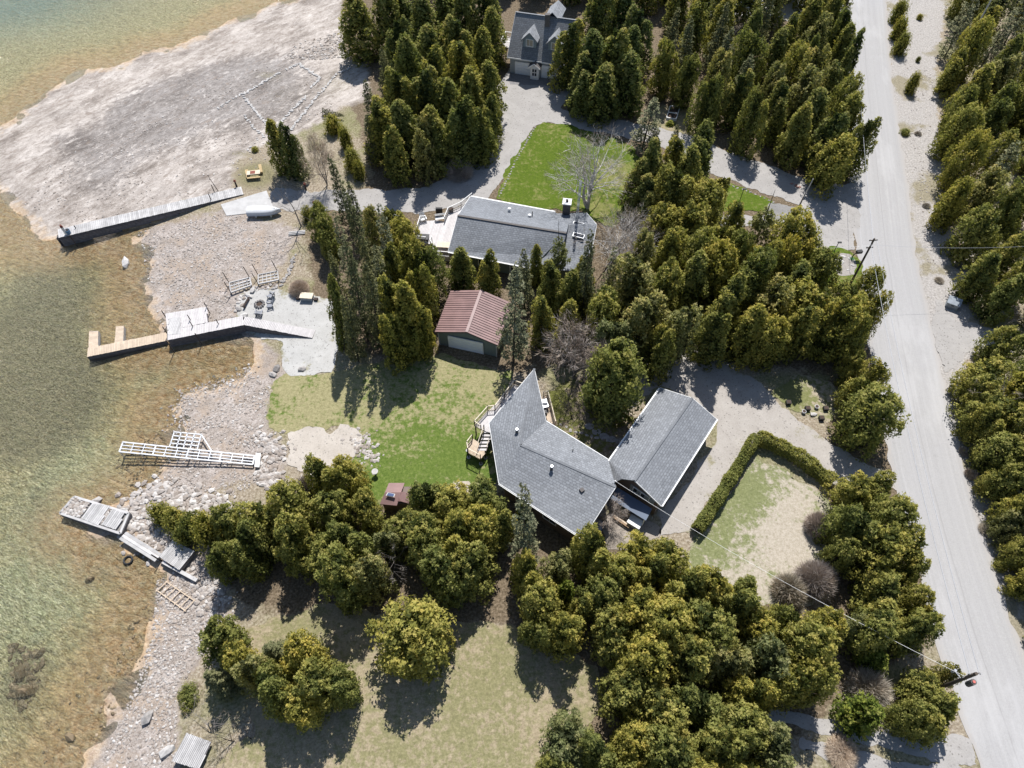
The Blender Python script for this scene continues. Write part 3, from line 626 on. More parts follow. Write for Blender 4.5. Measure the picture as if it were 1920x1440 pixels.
def branching(h, r0, depth, nsub, spread, curl, seed, twig=True, up=.35, first=.25, stems=1, ratio=.68):
    rr = random.Random(seed); paths = []; tw = []
    def grow(p, d, L, r, dep):
        pts = [(p.copy(), r)]; n = 4; q = p.copy(); dd = d.copy()
        for i in range(n):
            dd = (dd+Vector((rr.gauss(0, curl), rr.gauss(0, curl), rr.gauss(0, curl)+up*.12))).normalized()
            q = q+dd*(L/n); pts.append((q.copy(), r*(1-.55*(i+1)/n)))
        paths.append(pts)
        if dep <= 0:
            tw.append((q.copy(), dd.copy())); return
        for k in range(nsub):
            i = rr.choice([2, 3, 4, 4]) if dep < depth else rr.choice([1, 2, 3, 4])
            pp, rad = pts[i]; a = rr.random()*6.283; s = dd.orthogonal().normalized(); s = Matrix.Rotation(a, 3, dd) @ s
            nd = (dd*(1-spread*.5)+s*spread*(.6+.6*rr.random())+Vector((0, 0, up*.3))).normalized()
            grow(pp.copy(), nd, L*ratio*(.75+.5*rr.random()), rad*.62, dep-1)
        grow(q.copy(), dd, L*ratio, r*.42, dep-1)
    for s_ in range(stems):
        a = s_*6.283/stems+rr.random(); d = Vector((math.cos(a)*.35*(stems > 1), math.sin(a)*.35*(stems > 1), 1)).normalized()
        grow(Vector((0, 0, 0)), d, h*first*1.6, r0, depth)
    return paths, tw
def bare_tree_meshes(name, h, r0, seed, bark, twm, depth=3, nsub=3, stems=1, spread=.75, ntw=14, tl=.5, first=.25, up=.35):
    paths, tw = branching(h, r0, depth, nsub, spread, .12, seed, stems=stems, first=first, up=up)
    zmax = max(p[0].z for pa in paths for p in pa); k = h*.93/zmax
    paths = [[(c*k, max(r, .012)) for c, r in pa] for pa in paths]
    V, F = tubes(paths, 5); tm = np_mesh(name+'_trunk', V, F, bark, smooth=True)
    C = np.array([tuple(c*k) for c, d in tw]).repeat(ntw, 0); d0 = np.array([tuple(d) for c, d in tw]).repeat(ntw, 0)
    n = len(C); C = C+rng.normal(size=(n, 3))*tl*.35; d = d0+rng.normal(size=(n, 3))*.55
    V, F, H = blades(C, d, np.full(n, tl), np.full(n, .022), rng.random(n), 2, .6)
    cm = np_mesh(name+'_twigs', V, F, twm); fattr(cm, 'hue', H)
    return tm, cm
def bush_mesh(name, mat, h, r, n, w=.03, L=.8):
    u = rng.random(n); az = rng.random(n)*6.283; el = np.arccos(rng.random(n))*.95; k = rng.random(n)**.45
    dirv = np.stack([np.sin(el)*np.cos(az), np.sin(el)*np.sin(az), np.cos(el)], 1)
    C = dirv*k[:, None]*np.array([r, r, h])*.85; C[:, 2] += .05
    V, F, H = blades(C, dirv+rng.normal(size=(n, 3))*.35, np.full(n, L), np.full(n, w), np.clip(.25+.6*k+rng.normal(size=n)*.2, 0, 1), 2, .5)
    me = np_mesh(name, V, F, mat); fattr(me, 'hue', H); return me

# prototypes, all of unit-ish size: (crown mesh, trunk mesh, nominal height, nominal radius)
PROTO = {}
def add_proto(kind, crown, trunk, h, r): PROTO.setdefault(kind, []).append((crown, trunk, h, r))
tk = trunk_mesh('cedar_trunk', 7.6, .17, M['bark']); tk2 = trunk_mesh('spruce_trunk', 10, .16, M['bark'], .005, 0)
tk3 = trunk_mesh('low_trunk', 1.6, .07, M['bark'])
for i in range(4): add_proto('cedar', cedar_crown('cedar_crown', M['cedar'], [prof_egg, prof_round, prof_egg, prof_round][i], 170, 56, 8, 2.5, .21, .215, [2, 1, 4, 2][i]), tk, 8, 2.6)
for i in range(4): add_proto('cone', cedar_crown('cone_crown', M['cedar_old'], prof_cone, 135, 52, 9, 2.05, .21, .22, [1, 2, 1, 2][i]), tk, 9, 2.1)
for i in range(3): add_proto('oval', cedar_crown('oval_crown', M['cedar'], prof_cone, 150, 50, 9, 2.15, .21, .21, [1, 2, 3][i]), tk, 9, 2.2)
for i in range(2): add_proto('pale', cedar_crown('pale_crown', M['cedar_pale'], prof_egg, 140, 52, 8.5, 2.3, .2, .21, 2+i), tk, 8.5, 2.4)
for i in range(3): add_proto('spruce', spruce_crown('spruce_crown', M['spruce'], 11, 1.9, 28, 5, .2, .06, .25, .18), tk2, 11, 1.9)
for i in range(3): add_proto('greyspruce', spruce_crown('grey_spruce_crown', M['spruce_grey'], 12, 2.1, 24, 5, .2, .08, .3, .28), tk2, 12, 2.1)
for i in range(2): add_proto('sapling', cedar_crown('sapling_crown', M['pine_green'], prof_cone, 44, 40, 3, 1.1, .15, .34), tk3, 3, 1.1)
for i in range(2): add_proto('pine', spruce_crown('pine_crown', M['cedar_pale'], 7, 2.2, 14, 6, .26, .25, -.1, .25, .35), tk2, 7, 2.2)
for i in range(2): add_proto('shrub', cedar_crown('shrub_crown', M['cedar'], prof_low, 50, 50, 2, 1.5, .15, .34), tk3, 2, 1.5)
for i in range(2):
    tm, cm = bare_tree_meshes('birch', 10, .24, 11+i, M['bark_pale'], M['twig_grey'], 3, 4, 3, .75, 4, .7, .24)
    add_proto('birch', cm, tm, 10, 3.4)
for i in range(2):
    tm, cm = bare_tree_meshes('bare', 6, .11, 31+i, M['bark_grey'], M['twig_red'], 3, 3, 3, .8, 10, .6)
    add_proto('bare', cm, tm, 6, 2.4)
tm, cm = bare_tree_meshes('dead', 9, .13, 77, M['bark_grey'], M['twig_grey'], 2, 4, 1, .8, 8, .5, .45, .1)
add_proto('dead', cm, tm, 9, 1.8)
tm, cm = bare_tree_meshes('garden_tree', 3.6, .09, 95, M['bark'], M['bark_grey'], 3, 3, 1, .9, 1, .25, .3); add_proto('smalldark', cm, tm, 3.6, 1.7)
add_proto('bush', bush_mesh('bush_twigs', M['twig_red'], 1.7, 1.9, 5200), tk3, 1.7, 1.9)
add_proto('greybush', bush_mesh('grey_bush_twigs', M['twig_grey'], 1.8, 1.5, 3800), tk3, 1.8, 1.5)
NAMES = {'cedar': ('cedar_tree', 'cedar'), 'cone': ('cedar_tree', 'cedar'), 'oval': ('cedar_tree', 'cedar'), 'pale': ('cedar_tree', 'cedar'), 'spruce': ('spruce_tree', 'spruce'), 'greyspruce': ('spruce_tree', 'spruce'),
  'sapling': ('young_pine', 'pine'), 'pine': ('pine_tree', 'pine'), 'shrub': ('cedar_shrub', 'shrub'), 'birch': ('birch_tree', 'birch'), 'bare': ('bare_tree', 'bare tree'), 'dead': ('dead_tree', 'dead tree'), 'smalldark': ('bare_tree', 'bare tree'), 'bush': ('bare_bush', 'bush'), 'greybush': ('bare_bush', 'bush')}
LOOK = {'cedar': 'broad golden cedar', 'cone': 'dark pointed cedar', 'oval': 'upright cedar', 'pale': 'pale cedar', 'spruce': 'dark spruce', 'greyspruce': 'greyish spruce', 'sapling': 'small bright green pine', 'pine': 'loose pale pine', 'shrub': 'low cedar shrub',
  'birch': 'leafless pale birch', 'bare': 'leafless reddish tree', 'dead': 'dead grey tree', 'smalldark': 'small dark leafless tree', 'bush': 'leafless brown bush', 'greybush': 'leafless grey bush'}
TREES = []                                   # (kind, x, y, z, h, r, stand, label or None, px)
tcount = {}
def tree(kind, cx, cy, w, h, stand=None, label=None, frac=.5, top=False):
    """cx, cy: where the middle of the crown shows in the photo; w: its width there"""
    if cy < 350 and kind in ('cone', 'oval'): w *= 1.16
    if kind in ('cedar', 'pale', 'cone', 'oval'): w *= 1.08
    if cy > 880 and kind in ('cedar', 'pale') and w > 60 and cx > 400: w *= .93
    if cy > 880 and h > 6 and kind not in ('greyspruce',): h *= .84
    zc = h*frac; p = P(cx, cy, zc); r = w/2/ppm(cx, cy, zc)
    z = tz(p.x, p.y) if (cx < 700) else 0
    TREES.append([kind, p.x, p.y, z-.02, h, r, stand, label, (cx, cy)])
def place_trees():
    import collections
    # labels by rows within each stand
    by = collections.defaultdict(list)
    for T in TREES:
        if T[7] is None: by[T[6]].append(T)
    ORD = ['first', 'second', 'third', 'fourth', 'fifth', 'sixth', 'seventh', 'eighth', 'ninth', 'tenth', 'eleventh', 'twelfth', 'thirteenth']
    for st, L in by.items():
        L.sort(key=lambda T: T[8][1]); nr = max(1, round(math.sqrt(len(L)/1.6))); per = math.ceil(len(L)/nr)
        rows = [L[i:i+per] for i in range(0, len(L), per)]
        rn = {1: [''], 2: ['back', 'front'], 3: ['back', 'middle', 'front']}.get(len(rows)) or ['back']+[ORD[i] for i in range(1, len(rows)-1)]+['front']
        for row, nm in zip(rows, rn):
            row.sort(key=lambda T: T[8][0])
            for i, T in enumerate(row):
                pos = 'leftmost' if i == 0 else ('rightmost' if i == len(row)-1 else ORD[i]+' from left') if len(row) > 1 else 'only one'
                T[7] = f"{LOOK[T[0]]} {st}, {pos}" + (f", {nm} row" if nm else '')
    for n, (kind, x, y, z, h, r, st, lab, px) in enumerate(TREES):
        pl = PROTO[kind]; k = tcount.get(kind, 0); tcount[kind] = k+1
        cm, tm, h0, r0 = pl[k % len(pl)]
        name, cat = NAMES[kind]
        ro = root(name, (x, y, z), lab, cat, group=(f"trees {st}" if st else None))
        ro.rotation_euler = (rng.normal()*.035, rng.normal()*.035, rng.random()*6.283); v = .93+.2*rng.random(); ro.scale = (r/r0*(.95+.12*rng.random()), r/r0*(.92+.16*rng.random()), h/h0*v)
        c_ = link('crown' if kind not in ('birch', 'bare', 'dead', 'bush', 'greybush', 'smalldark') else 'twigs', cm, ro); link('trunk' if kind not in ('bush', 'greybush', 'shrub') else 'stem', tm, ro)
        if c_.name.startswith('twigs'): c_['kind'] = 'stuff'
    TREES.clear()
def _noop(): pass
def many(kind, stand, L):
    for q in L:
        k = q[4] if len(q) > 4 else kind
        tree(k, q[0], q[1], q[2], q[3], stand)
def fill(poly, spacing, stand, kinds, h, w, seed, avoid=1.0):
    """mass of trees whose feet stand inside poly (photo px)"""
    A = PP(poly); rr = np.random.default_rng(seed); pts = []
    lo, hi = A.min(0), A.max(0)
    for _ in range(4000):
        q = lo+(hi-lo)*rr.random(2)
        if sdf(A, np.array([q[0]]), np.array([q[1]]))[0] > 0: continue
        if any((q[0]-a)**2+(q[1]-b)**2 < spacing**2 for a, b in pts): continue
        if any((q[0]-T[1])**2+(q[1]-T[2])**2 < (spacing*.8)**2 for T in TREES): continue
        pts.append(tuple(q))
    for x, y in pts:
        hh = h[0]+(h[1]-h[0])*rr.random(); k = kinds[int(rr.random()*len(kinds))]; r = spacing*(w[0]+(w[1]-w[0])*rr.random())
        if k in ('spruce', 'greyspruce'): hh *= 1.2; r *= .8
        d = (70)*_c+y*_s; px = 960+FPX*x/d; py = 720-FPX*((y*_c-70*_s))/d
        TREES.append([k, x, y, -.02, hh, r, stand, None, (px, py)])

many('cone', 'in the wood left of the coach house', [(725, 40, 62, 11), (760, 25, 55, 11), (795, 55, 60, 11), (835, 22, 60, 11), (872, 35, 55, 11), (908, 20, 52, 11), (925, 72, 50, 10), (855, 85, 62, 11), (803, 108, 58, 11), (745, 95, 50, 10),
  (765, 140, 60, 11, 'oval'), (822, 150, 60, 11, 'oval'), (872, 128, 60, 10, 'oval'), (903, 115, 50, 9), (918, 175, 55, 9, 'oval'), (722, 150, 42, 12, 'spruce'), (745, 195, 58, 10, 'oval'), (795, 190, 60, 11), (842, 200, 62, 10, 'oval'), (888, 195, 60, 10, 'oval'), (920, 225, 50, 9, 'oval'),
  (720, 245, 60, 10, 'oval'), (765, 255, 62, 10), (820, 262, 64, 10, 'oval'), (868, 258, 62, 10, 'oval'), (902, 255, 50, 9, 'oval'), (740, 290, 52, 9), (800, 285, 56, 9, 'pale'), (698, 200, 40, 11, 'spruce'), (692, 265, 32, 8, 'spruce')])
tree('cone', 672, 52, 68, 10.5, label='dark pointed cedar standing alone at the edge of the pale rock shelf')
many('cone', 'beside the coach house', [(1068, 100, 56, 12, 'cone'), (1110, 125, 68, 12), (1152, 120, 66, 12), (1182, 152, 62, 11), (1090, 162, 54, 9), (1130, 175, 60, 9), (1120, 50, 60, 12), (1160, 45, 58, 12), (1195, 75, 58, 11), (1180, 110, 50, 11)])
fill([(960, -6), (1060, 5), (1150, 20), (1240, 60), (1320, 70), (1560, 60), (1560, -20), (1000, -20)], 4.9, 'along the top edge', ['cone', 'cone', 'oval', 'spruce'], (9, 12), (.52, .66), 3)
fill([(700, -10), (940, -5), (960, -30), (700, -30)], 5.0, 'at the top behind the left wood', ['cone', 'oval'], (9, 12), (.5, .62), 4)
fill([(1210, 125), (1330, 105), (1565, 95), (1580, 240), (1588, 335), (1500, 318), (1440, 302), (1380, 285), (1330, 258), (1300, 245), (1250, 200), (1225, 170)], 3.95, 'in the wood between coach house and road', ['oval', 'oval', 'cone', 'cedar', 'cone', 'spruce', 'pale'], (8, 10.5), (.54, .7), 5)
tree('cedar', 1550, 303, 88, 9, label='big round cedar casting a spiky shadow where the drive meets the road', frac=.45)
tree('greyspruce', 1213, 228, 62, 9.5, label='bushy spruce beside the drive in front of the coach house cedars')
tree('spruce', 1265, 262, 26, 6, label='slim young spruce just below the raised vegetable beds')
many('cedar', 'behind the birch at the north lawn', [(1310, 290, 74, 10, 'oval'), (1222, 320, 58, 9.5, 'cone'), (1192, 345, 50, 8.5, 'cone'), (1258, 318, 50, 9, 'oval'), (1285, 340, 56, 9, 'oval'), (1210, 372, 60, 8, 'cone'), (1262, 375, 84, 8.5), (1318, 395, 78, 8.5), (1290, 435, 80, 8.5), (1240, 420, 70, 8), (1345, 365, 40, 7, 'oval')])
many('cedar', 'beside the second drive', [(1374, 432, 62, 9, 'oval'), (1345, 462, 64, 8), (1484, 462, 92, 9), (1428, 430, 64, 8, 'pine'), (1455, 490, 60, 7), (1515, 480, 46, 7)])
many('cedar', 'in the wood right of the boathouse', [(1250, 480, 76, 9), (1300, 490, 74, 9), (1205, 490, 60, 9, 'pale'), (1182, 545, 100, 10, 'pale'), (1245, 545, 76, 10), (1132, 590, 90, 9.5), (1205, 615, 104, 10, 'pale'), (1272, 622, 74, 9.5, 'pale'), (1150, 650, 80, 9, 'pale'), (1235, 665, 70, 8), (1300, 540, 76, 10, 'oval')])
many('cedar', 'in the wood above the garage yard', [(1345, 515, 76, 9), (1375, 488, 60, 8.5), (1400, 540, 80, 10), (1352, 585, 84, 10, 'oval'), (1425, 505, 72, 9), (1442, 580, 86, 10, 'pale'), (1482, 545, 76, 10, 'oval'), (1466, 505, 56, 8.5), (1532, 515, 74, 9), (1520, 590, 104, 9.5), (1580, 575, 84, 9), (1615, 545, 52, 8), (1562, 625, 84, 9), (1628, 600, 52, 7.5), (1395, 625, 80, 9.5, 'oval'), (1335, 635, 66, 9, 'oval'), (1488, 620, 70, 9, 'oval'), (1602, 640, 60, 8), (1440, 640, 70, 8.5)])
many('cedar', 'on the verge below the dark pole', [(1598, 690, 48, 5.5), (1632, 712, 52, 5.5), (1610, 745, 62, 6.5)])
tree('cedar', 1625, 785, 108, 9, label='large golden cedar on the verge at the mouth of the garage yard', frac=.45)
many('spruce', 'between cottage and beach', [(645, 368, 44, 11), (668, 400, 40, 9.5), (650, 470, 50, 14, 'greyspruce'), (688, 455, 50, 14), (722, 470, 50, 13, 'greyspruce'), (638, 545, 46, 14), (668, 560, 52, 16), (700, 590, 50, 14), (715, 530, 50, 13, 'greyspruce'), (632, 600, 40, 11, 'oval'), (690, 520, 44, 14), (655, 620, 44, 12),
  (598, 418, 48, 6, 'cedar'), (618, 445, 50, 7, 'cedar'), (738, 425, 54, 6.5, 'cedar'), (760, 455, 60, 7, 'cedar'), (775, 495, 66, 9, 'cedar'), (803, 515, 60, 8.5, 'cedar'), (742, 520, 60, 10, 'oval'), (728, 590, 66, 11, 'oval'), (770, 605, 78, 11, 'oval'), (792, 560, 60, 9, 'cedar'), (745, 640, 60, 9, 'oval'), (700, 440, 46, 8, 'pale'), (790, 625, 44, 9, 'oval')])
many('oval', 'between cottage and boathouse', [(863, 500, 56, 7.5), (917, 520, 50, 7), (1028, 545, 58, 9), (1062, 560, 60, 9), (1090, 540, 56, 8), (1020, 605, 56, 8.5), (1070, 610, 56, 8), (985, 520, 44, 12, 'spruce'), (1003, 500, 36, 7, 'cone'), (1052, 490, 42, 7, 'pine')])
tree('greyspruce', 963, 592, 76, 17.5, label='very tall grey spruce towering over the brown roofed boathouse')
tree('spruce', 1100, 520, 46, 16, label='tall dark narrow spruce right of the cottage roof')
tree('greyspruce', 1137, 530, 44, 12, label='thin greyish spruce right of the tall dark spruce', frac=.5)
tree('cedar', 1148, 728, 112, 10, label='large full cedar in the garden between house and garage wing', frac=.45)
tree('cone', 1140, 690, 60, 10.5, label='pointed cedar rising just behind the large garden cedar', frac=.55)
many('shrub', 'along the rubble by the old crib dock', [(300, 962, 46, 2.4), (330, 975, 52, 3), (362, 985, 56, 3.6), (396, 1000, 60, 4.5), (340, 1000, 44, 2.5)])
many('cedar', 'in the belt below the main lawn', [(440, 985, 84, 8.5), (500, 978, 88, 9), (478, 1035, 90, 9), (545, 960, 86, 9), (558, 1028, 92, 9.5), (420, 1052, 66, 7.5), (612, 905, 84, 8.5), (655, 905, 70, 8), (620, 955, 86, 9), (692, 960, 70, 8.5), (655, 1012, 92, 9.5), (612, 1048, 88, 9), (652, 1085, 108, 10.5), (700, 1082, 84, 9.5, 'pale'), (762, 985, 84, 7),
  (800, 945, 78, 7.5), (850, 950, 82, 8), (908, 935, 86, 8), (792, 1015, 96, 9.5), (850, 1020, 98, 10), (905, 1000, 90, 9.5), (890, 1065, 100, 10), (836, 1082, 92, 9.5), (945, 985, 60, 8, 'oval'), (730, 1020, 64, 8, 'pale')])
tree('greyspruce', 985, 1003, 66, 14, label='slender grey green spruce at the lower left eave of the house')
tree('sapling', 982, 962, 26, 4, label='tiny green conifer tucked under the lower eave of the house')
many('cedar', 'in the belt below the house', [(985, 1075, 80, 9.5), (1045, 1060, 66, 8, 'pale'), (1012, 1140, 88, 9.5), (1050, 1192, 84, 9), (1000, 1185, 56, 8), (1112, 1045, 98, 9.5), (1165, 1085, 80, 9), (1198, 1042, 96, 9.5), (1252, 1048, 84, 9), (1222, 1085, 90, 9), (1128, 1128, 84, 9), (1192, 1150, 108, 10), (1150, 1195, 96, 9.5), (1085, 1150, 60, 8, 'oval'),
  (1280, 1125, 100, 9.5), (1245, 1185, 116, 10.5), (1332, 1110, 94, 9.5), (1312, 1178, 116, 10.5), (1372, 1150, 96, 9.5), (1208, 1248, 100, 9.5), (1282, 1262, 104, 10), (1360, 1240, 108, 10, 'pale'), (1410, 1180, 90, 9.5), (1392, 1110, 60, 6.5, 'oval')])
tree('sapling', 1055, 1112, 46, 6, label='fresh green young pine poking between the belt cedars')
many('cedar', 'in the lower right belt', [(1430, 1240, 104, 10, 'pale'), (1465, 1165, 80, 9), (1505, 1215, 104, 10), (1545, 1175, 76, 8.5), (1478, 1290, 84, 9.5), (1400, 1300, 90, 9.5), (1520, 1280, 80, 9)])
many('cedar', 'along the bottom edge of the photo', [(1172, 1305, 104, 9), (1232, 1335, 116, 9.5), (1302, 1330, 108, 9.5), (1380, 1365, 104, 9), (1440, 1405, 104, 8.5, 'pale'), (1335, 1405, 118, 9), (1252, 1415, 112, 9), (1062, 1390, 110, 8, 'pale'), (1120, 1420, 92, 8), (1180, 1395, 84, 8), (1040, 1440, 70, 7), (1400, 1455, 90, 8), (1300, 1480, 110, 9), (1180, 1480, 100, 9)])
many('cedar', 'beside the road below the hedge field', [(1600, 925, 78, 7), (1650, 920, 62, 6.5), (1592, 985, 104, 9), (1662, 978, 88, 8.5), (1622, 1035, 112, 9), (1692, 1040, 74, 8), (1650, 1118, 104, 8), (1708, 1125, 62, 7), (1592, 1180, 60, 6.5, 'pale'), (1700, 1185, 86, 8.5), (1630, 1182, 92, 8), (1730, 1170, 52, 7), (1575, 1040, 60, 7), (1700, 1080, 60, 7)])
tree('sapling', 1637, 1238, 58, 3.2, label='low bright green conifer below the road side cedars')
tree('sapling', 1612, 1342, 82, 4.5, label='bright green young cedar alone beside the twin wheel tracks')
many('cedar', 'around the leaning roadside pole', [(1722, 1292, 74, 6.5), (1758, 1345, 100, 7.5), (1705, 1345, 66, 6), (1768, 1268, 46, 5, 'pale')])
many('cedar', 'on the meadow by the shore', [(412, 1208, 92, 8), (452, 1238, 70, 7.5), (482, 1262, 84, 9, 'pale'), (520, 1215, 60, 8, 'spruce'), (515, 1300, 96, 9), (572, 1238, 86, 9), (602, 1275, 106, 9.5), (560, 1320, 90, 8.5), (642, 1285, 74, 8), (415, 1280, 60, 6.5, 'spruce')])
tree('cedar', 780, 1200, 150, 9.5, label='huge solitary cedar alone in the middle of the lower meadow', frac=.45)
tree('cone', 521, 272, 42, 9, label='narrow cedar beside the yellow picnic benches', frac=.55)
tree('cone', 545, 285, 38, 8, label='slightly shorter cedar just right of the bench cedar', frac=.55)
many('shrub', 'on the brushy strip above the boat drive', [(625, 236, 36, 2.2), (648, 262, 26, 2.8), (660, 300, 34, 3.2), (672, 322, 26, 2.5), (575, 402, 24, 2), (600, 395, 20, 2.2)])
tree('birch', 1108, 335, 118, 10.5, label='big leafless birch with white limbs on the green lawn', frac=.5)
many('birch', 'right of the cottage', [(1160, 440, 96, 8), (1190, 465, 80, 7)])
tree('bare', 1080, 665, 108, 8.5, label='wide leafless purple brown tree above the house garden', frac=.5)
tree('bare', 602, 305, 46, 8, label='thin leafless tree beside the boat drive', frac=.5)
tree('dead', 732, 1038, 56, 9, label='bleached dead tree among the belt cedars', frac=.6)
tree('dead', 548, 375, 44, 9.5, label='tall sparse dead tree leaning over the upturned boat', frac=.5)
tree('dead', 1360, 70, 44, 9, label='thin dead spruce in the wood near the top edge', frac=.5)
tree('smalldark', 1075, 770, 56, 3.6, label='small dark leafless tree in the stony garden by the house', frac=.5)
tree('bare', 1136, 962, 62, 4.0, label='leafless fruit tree on the patio behind the house', frac=.5)
tree('bush', 1536, 985, 52, 2.4, label='upper brown leafless bush at the edge of the hedge field', frac=.4)
tree('bush', 1530, 1088, 72, 2.8, label='larger brown leafless bush at the edge of the hedge field', frac=.4)
tree('greybush', 1480, 1105, 58, 2.6, label='thin grey leafless bush below the hedge field', frac=.4)
tree('greybush', 1630, 1290, 72, 2.6, label='tangled grey bush by the road above the wheel tracks', frac=.4)
tree('greybush', 575, 912, 36, 2.8, label='grey leafless bush beside the sandy patch', frac=.4)
tree('bush', 560, 540, 40, 1.2, label='low reddish brush behind the storage bench at the fire pit', frac=.4)
tree('bush', 1580, 1410, 60, 1.0, label='low dead brush between the wheel tracks at bottom right', frac=.4)
tree('bush', 860, 318, 50, 2.0, label='reddish undergrowth at the foot of the left wood', frac=.4)
many('shrub', 'on the stony strip right of the road', [(1685, 25, 28, 3.2), (1688, 55, 32, 3.4), (1690, 85, 28, 2.8), (1712, 158, 24, 2.8), (1725, 32, 12, .8), (1722, 112, 9, .7), (1698, 248, 20, .7)])
fill([(1800, 10), (1765, 90), (1760, 175), (1770, 210), (1762, 300), (1750, 425), (1812, 440), (1880, 470), (1920, 520), (1990, 520), (1990, -30), (1800, -30)], 4.2, 'in the wood across the road', ['cedar', 'oval', 'cedar', 'pale', 'cedar', 'greyspruce'], (7, 9.5), (.55, .7), 8)
fill([(1788, 480), (1800, 555), (1840, 595), (1990, 620), (1990, 500), (1900, 500)], 3.6, 'above the side track across the road', ['cedar', 'oval', 'cedar'], (6.5, 8.5), (.55, .7), 9)
fill([(1795, 690), (1808, 760), (1826, 850), (1852, 930), (1882, 1010), (1912, 1120), (1955, 1250), (2010, 1300), (2000, 900), (1990, 665), (1880, 665)], 3.9, 'below the side track across the road', ['cedar', 'cedar', 'oval', 'greyspruce', 'cedar', 'pale'], (5.5, 8), (.55, .7), 10)
many('cedar', 'along the lower right verge', [(1842, 742, 70, 6.5), (1878, 790, 78, 6.5), (1838, 800, 60, 5.5), (1872, 850, 74, 6), (1908, 830, 66, 6, 'pale'), (1895, 905, 74, 6), (1868, 905, 50, 4.5), (1915, 965, 70, 6), (1888, 985, 52, 4.5, 'pale'), (1915, 1035, 56, 5), (1922, 1095, 50, 4.5), (1905, 730, 74, 6.5)])
many('greybush', 'at the right road edge', [(1809, 846, 18, .5), (1822, 888, 24, .7, 'bush'), (1850, 992, 26, .6), (1876, 1060, 28, .8, 'shrub'), (1762, 525, 16, .4), (1790, 462, 28, .7, 'bush'), (1802, 498, 18, .5), (1722, 250, 12, .4), (1738, 385, 14, .4)])
tree('dead', 1880, 750, 66, 7, label='fallen looking bleached dead tree across the road', frac=.5)
tree('dead', 1900, 590, 40, 6, label='bare grey snag across the road above the side track', frac=.5)
place_trees()
# clipped hedge round the rough field: one run of foliage per side
def hedge(name, pts, w, h, label):
    c = PP(pts); seg = np.hypot(*(c[1:]-c[:-1]).T); n = int(seg.sum()*900); t = rng.random(n)*seg.sum(); cs = np.concatenate([[0], np.cumsum(seg)])
    i = np.clip(np.searchsorted(cs, t)-1, 0, len(seg)-1); f = (t-cs[i])/seg[i]; b = c[i]+(c[i+1]-c[i])*f[:, None]; d = (c[i+1]-c[i])/seg[i][:, None]; nn = np.stack([-d[:, 1], d[:, 0]], 1)
    a = rng.random(n)*math.pi; lump = .82+.36*vn(b[:, 0], b[:, 1], .9, 3); k = (.75+.35*rng.random(n))*lump; sx = np.sign(np.cos(a))*np.abs(np.cos(a))**.6*w/2*k; sz = np.abs(np.sin(a))**.6*h*k
    C = np.stack([b[:, 0]+nn[:, 0]*sx, b[:, 1]+nn[:, 1]*sx, sz*.97+.03], 1); Dv = np.stack([nn[:, 0]*sx/w*2, nn[:, 1]*sx/w*2, .4+sz/h], 1)+rng.normal(size=(n, 3))*.4
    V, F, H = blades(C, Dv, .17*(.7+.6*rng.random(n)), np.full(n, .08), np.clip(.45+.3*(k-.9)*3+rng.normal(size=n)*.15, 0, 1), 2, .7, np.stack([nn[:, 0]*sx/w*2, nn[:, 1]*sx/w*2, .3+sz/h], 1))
    o = V.mean(0)*[1, 1, 0]; ro = root(name, o, label, 'hedge', 'hedges round the rough field')
    me = np_mesh('hedge_foliage', V-o, F, M['cedar']); fattr(me, 'hue', H); link('foliage', me, ro)
    st = MB(); L = []
    for q in np.arange(.3, seg.sum(), .8):
        i = min(np.searchsorted(cs, q)-1, len(seg)-1); b = c[i]+(c[i+1]-c[i])*((q-cs[i])/seg[i]); st.cyl((b[0], b[1], 0), (b[0], b[1], h*.7), .04, .02, 5)
    st.build('stems', M['bark'], ro)
hedge('hedge', [(1303, 1000), (1340, 945), (1378, 885), (1412, 828)], 1.2, 1.7, 'long clipped hedge running down beside the garage yard')
hedge('hedge', [(1414, 826), (1450, 840), (1500, 868), (1556, 912)], 1.2, 1.7, 'shorter clipped hedge running from the corner towards the road')
# ------------------------------------------------------------------ buildings
def shingle(name, col):
    t = NT(name); uv = t.n('ShaderNodeUVMap').outputs[0]; br = t.n('ShaderNodeTexBrick'); t.l(uv, br.inputs[0])
    br.inputs['Scale'].default_value = 1; br.inputs['Brick Width'].default_value = .42; br.inputs['Row Height'].default_value = .27; br.inputs['Mortar Size'].default_value = .03
    br.inputs['Color1'].default_value = (*[c*.72 for c in col], 1); br.inputs['Color2'].default_value = (*[c*1.3 for c in col], 1); br.inputs['Mortar'].default_value = (*[c*.45 for c in col], 1); br.offset = .37
    p = t.pos(); f = t.noise(p, 3.5, 4, .75); g = t.noise(p, .3, 4, .6)
    c = t.mix(.45, br.outputs[0], t.ramp(f, [(.3, tuple(c*.75 for c in col)), (.7, tuple(c*1.3 for c in col))]))
    c = t.mix(t.math('MULTIPLY', t.step(g, .45, .7), .3), c, tuple(c*1.25 for c in col))
    return t.bsdf(c, .85, t.bump(t.math('SUBTRACT', 1, br.outputs['Fac']), .012, .8), .25)
M['roof_house'] = shingle('shingles_grey', (.215, .224, .238)); M['roof_cottage'] = shingle('shingles_bluegrey', (.2, .21, .226)); M['roof_coach'] = shingle('shingles_mid', (.2, .207, .215)); M['roof_pale'] = shingle('shingles_pale', (.3, .31, .325))
M['white'] = simple('white_paint', (.74, .735, .72), .6, .06, 1.5); M['cream'] = simple('cream_wood', (.62, .54, .42), .75, .15, 3)
M['siding_tan'] = simple('siding_brown', (.17, .13, .11), .8, .15, 3, .004, stretch=(.3, .3, 8)); M['siding_green'] = simple('siding_green_grey', (.16, .19, .18), .7, .12, 3, .004, stretch=(8, 8, .3))
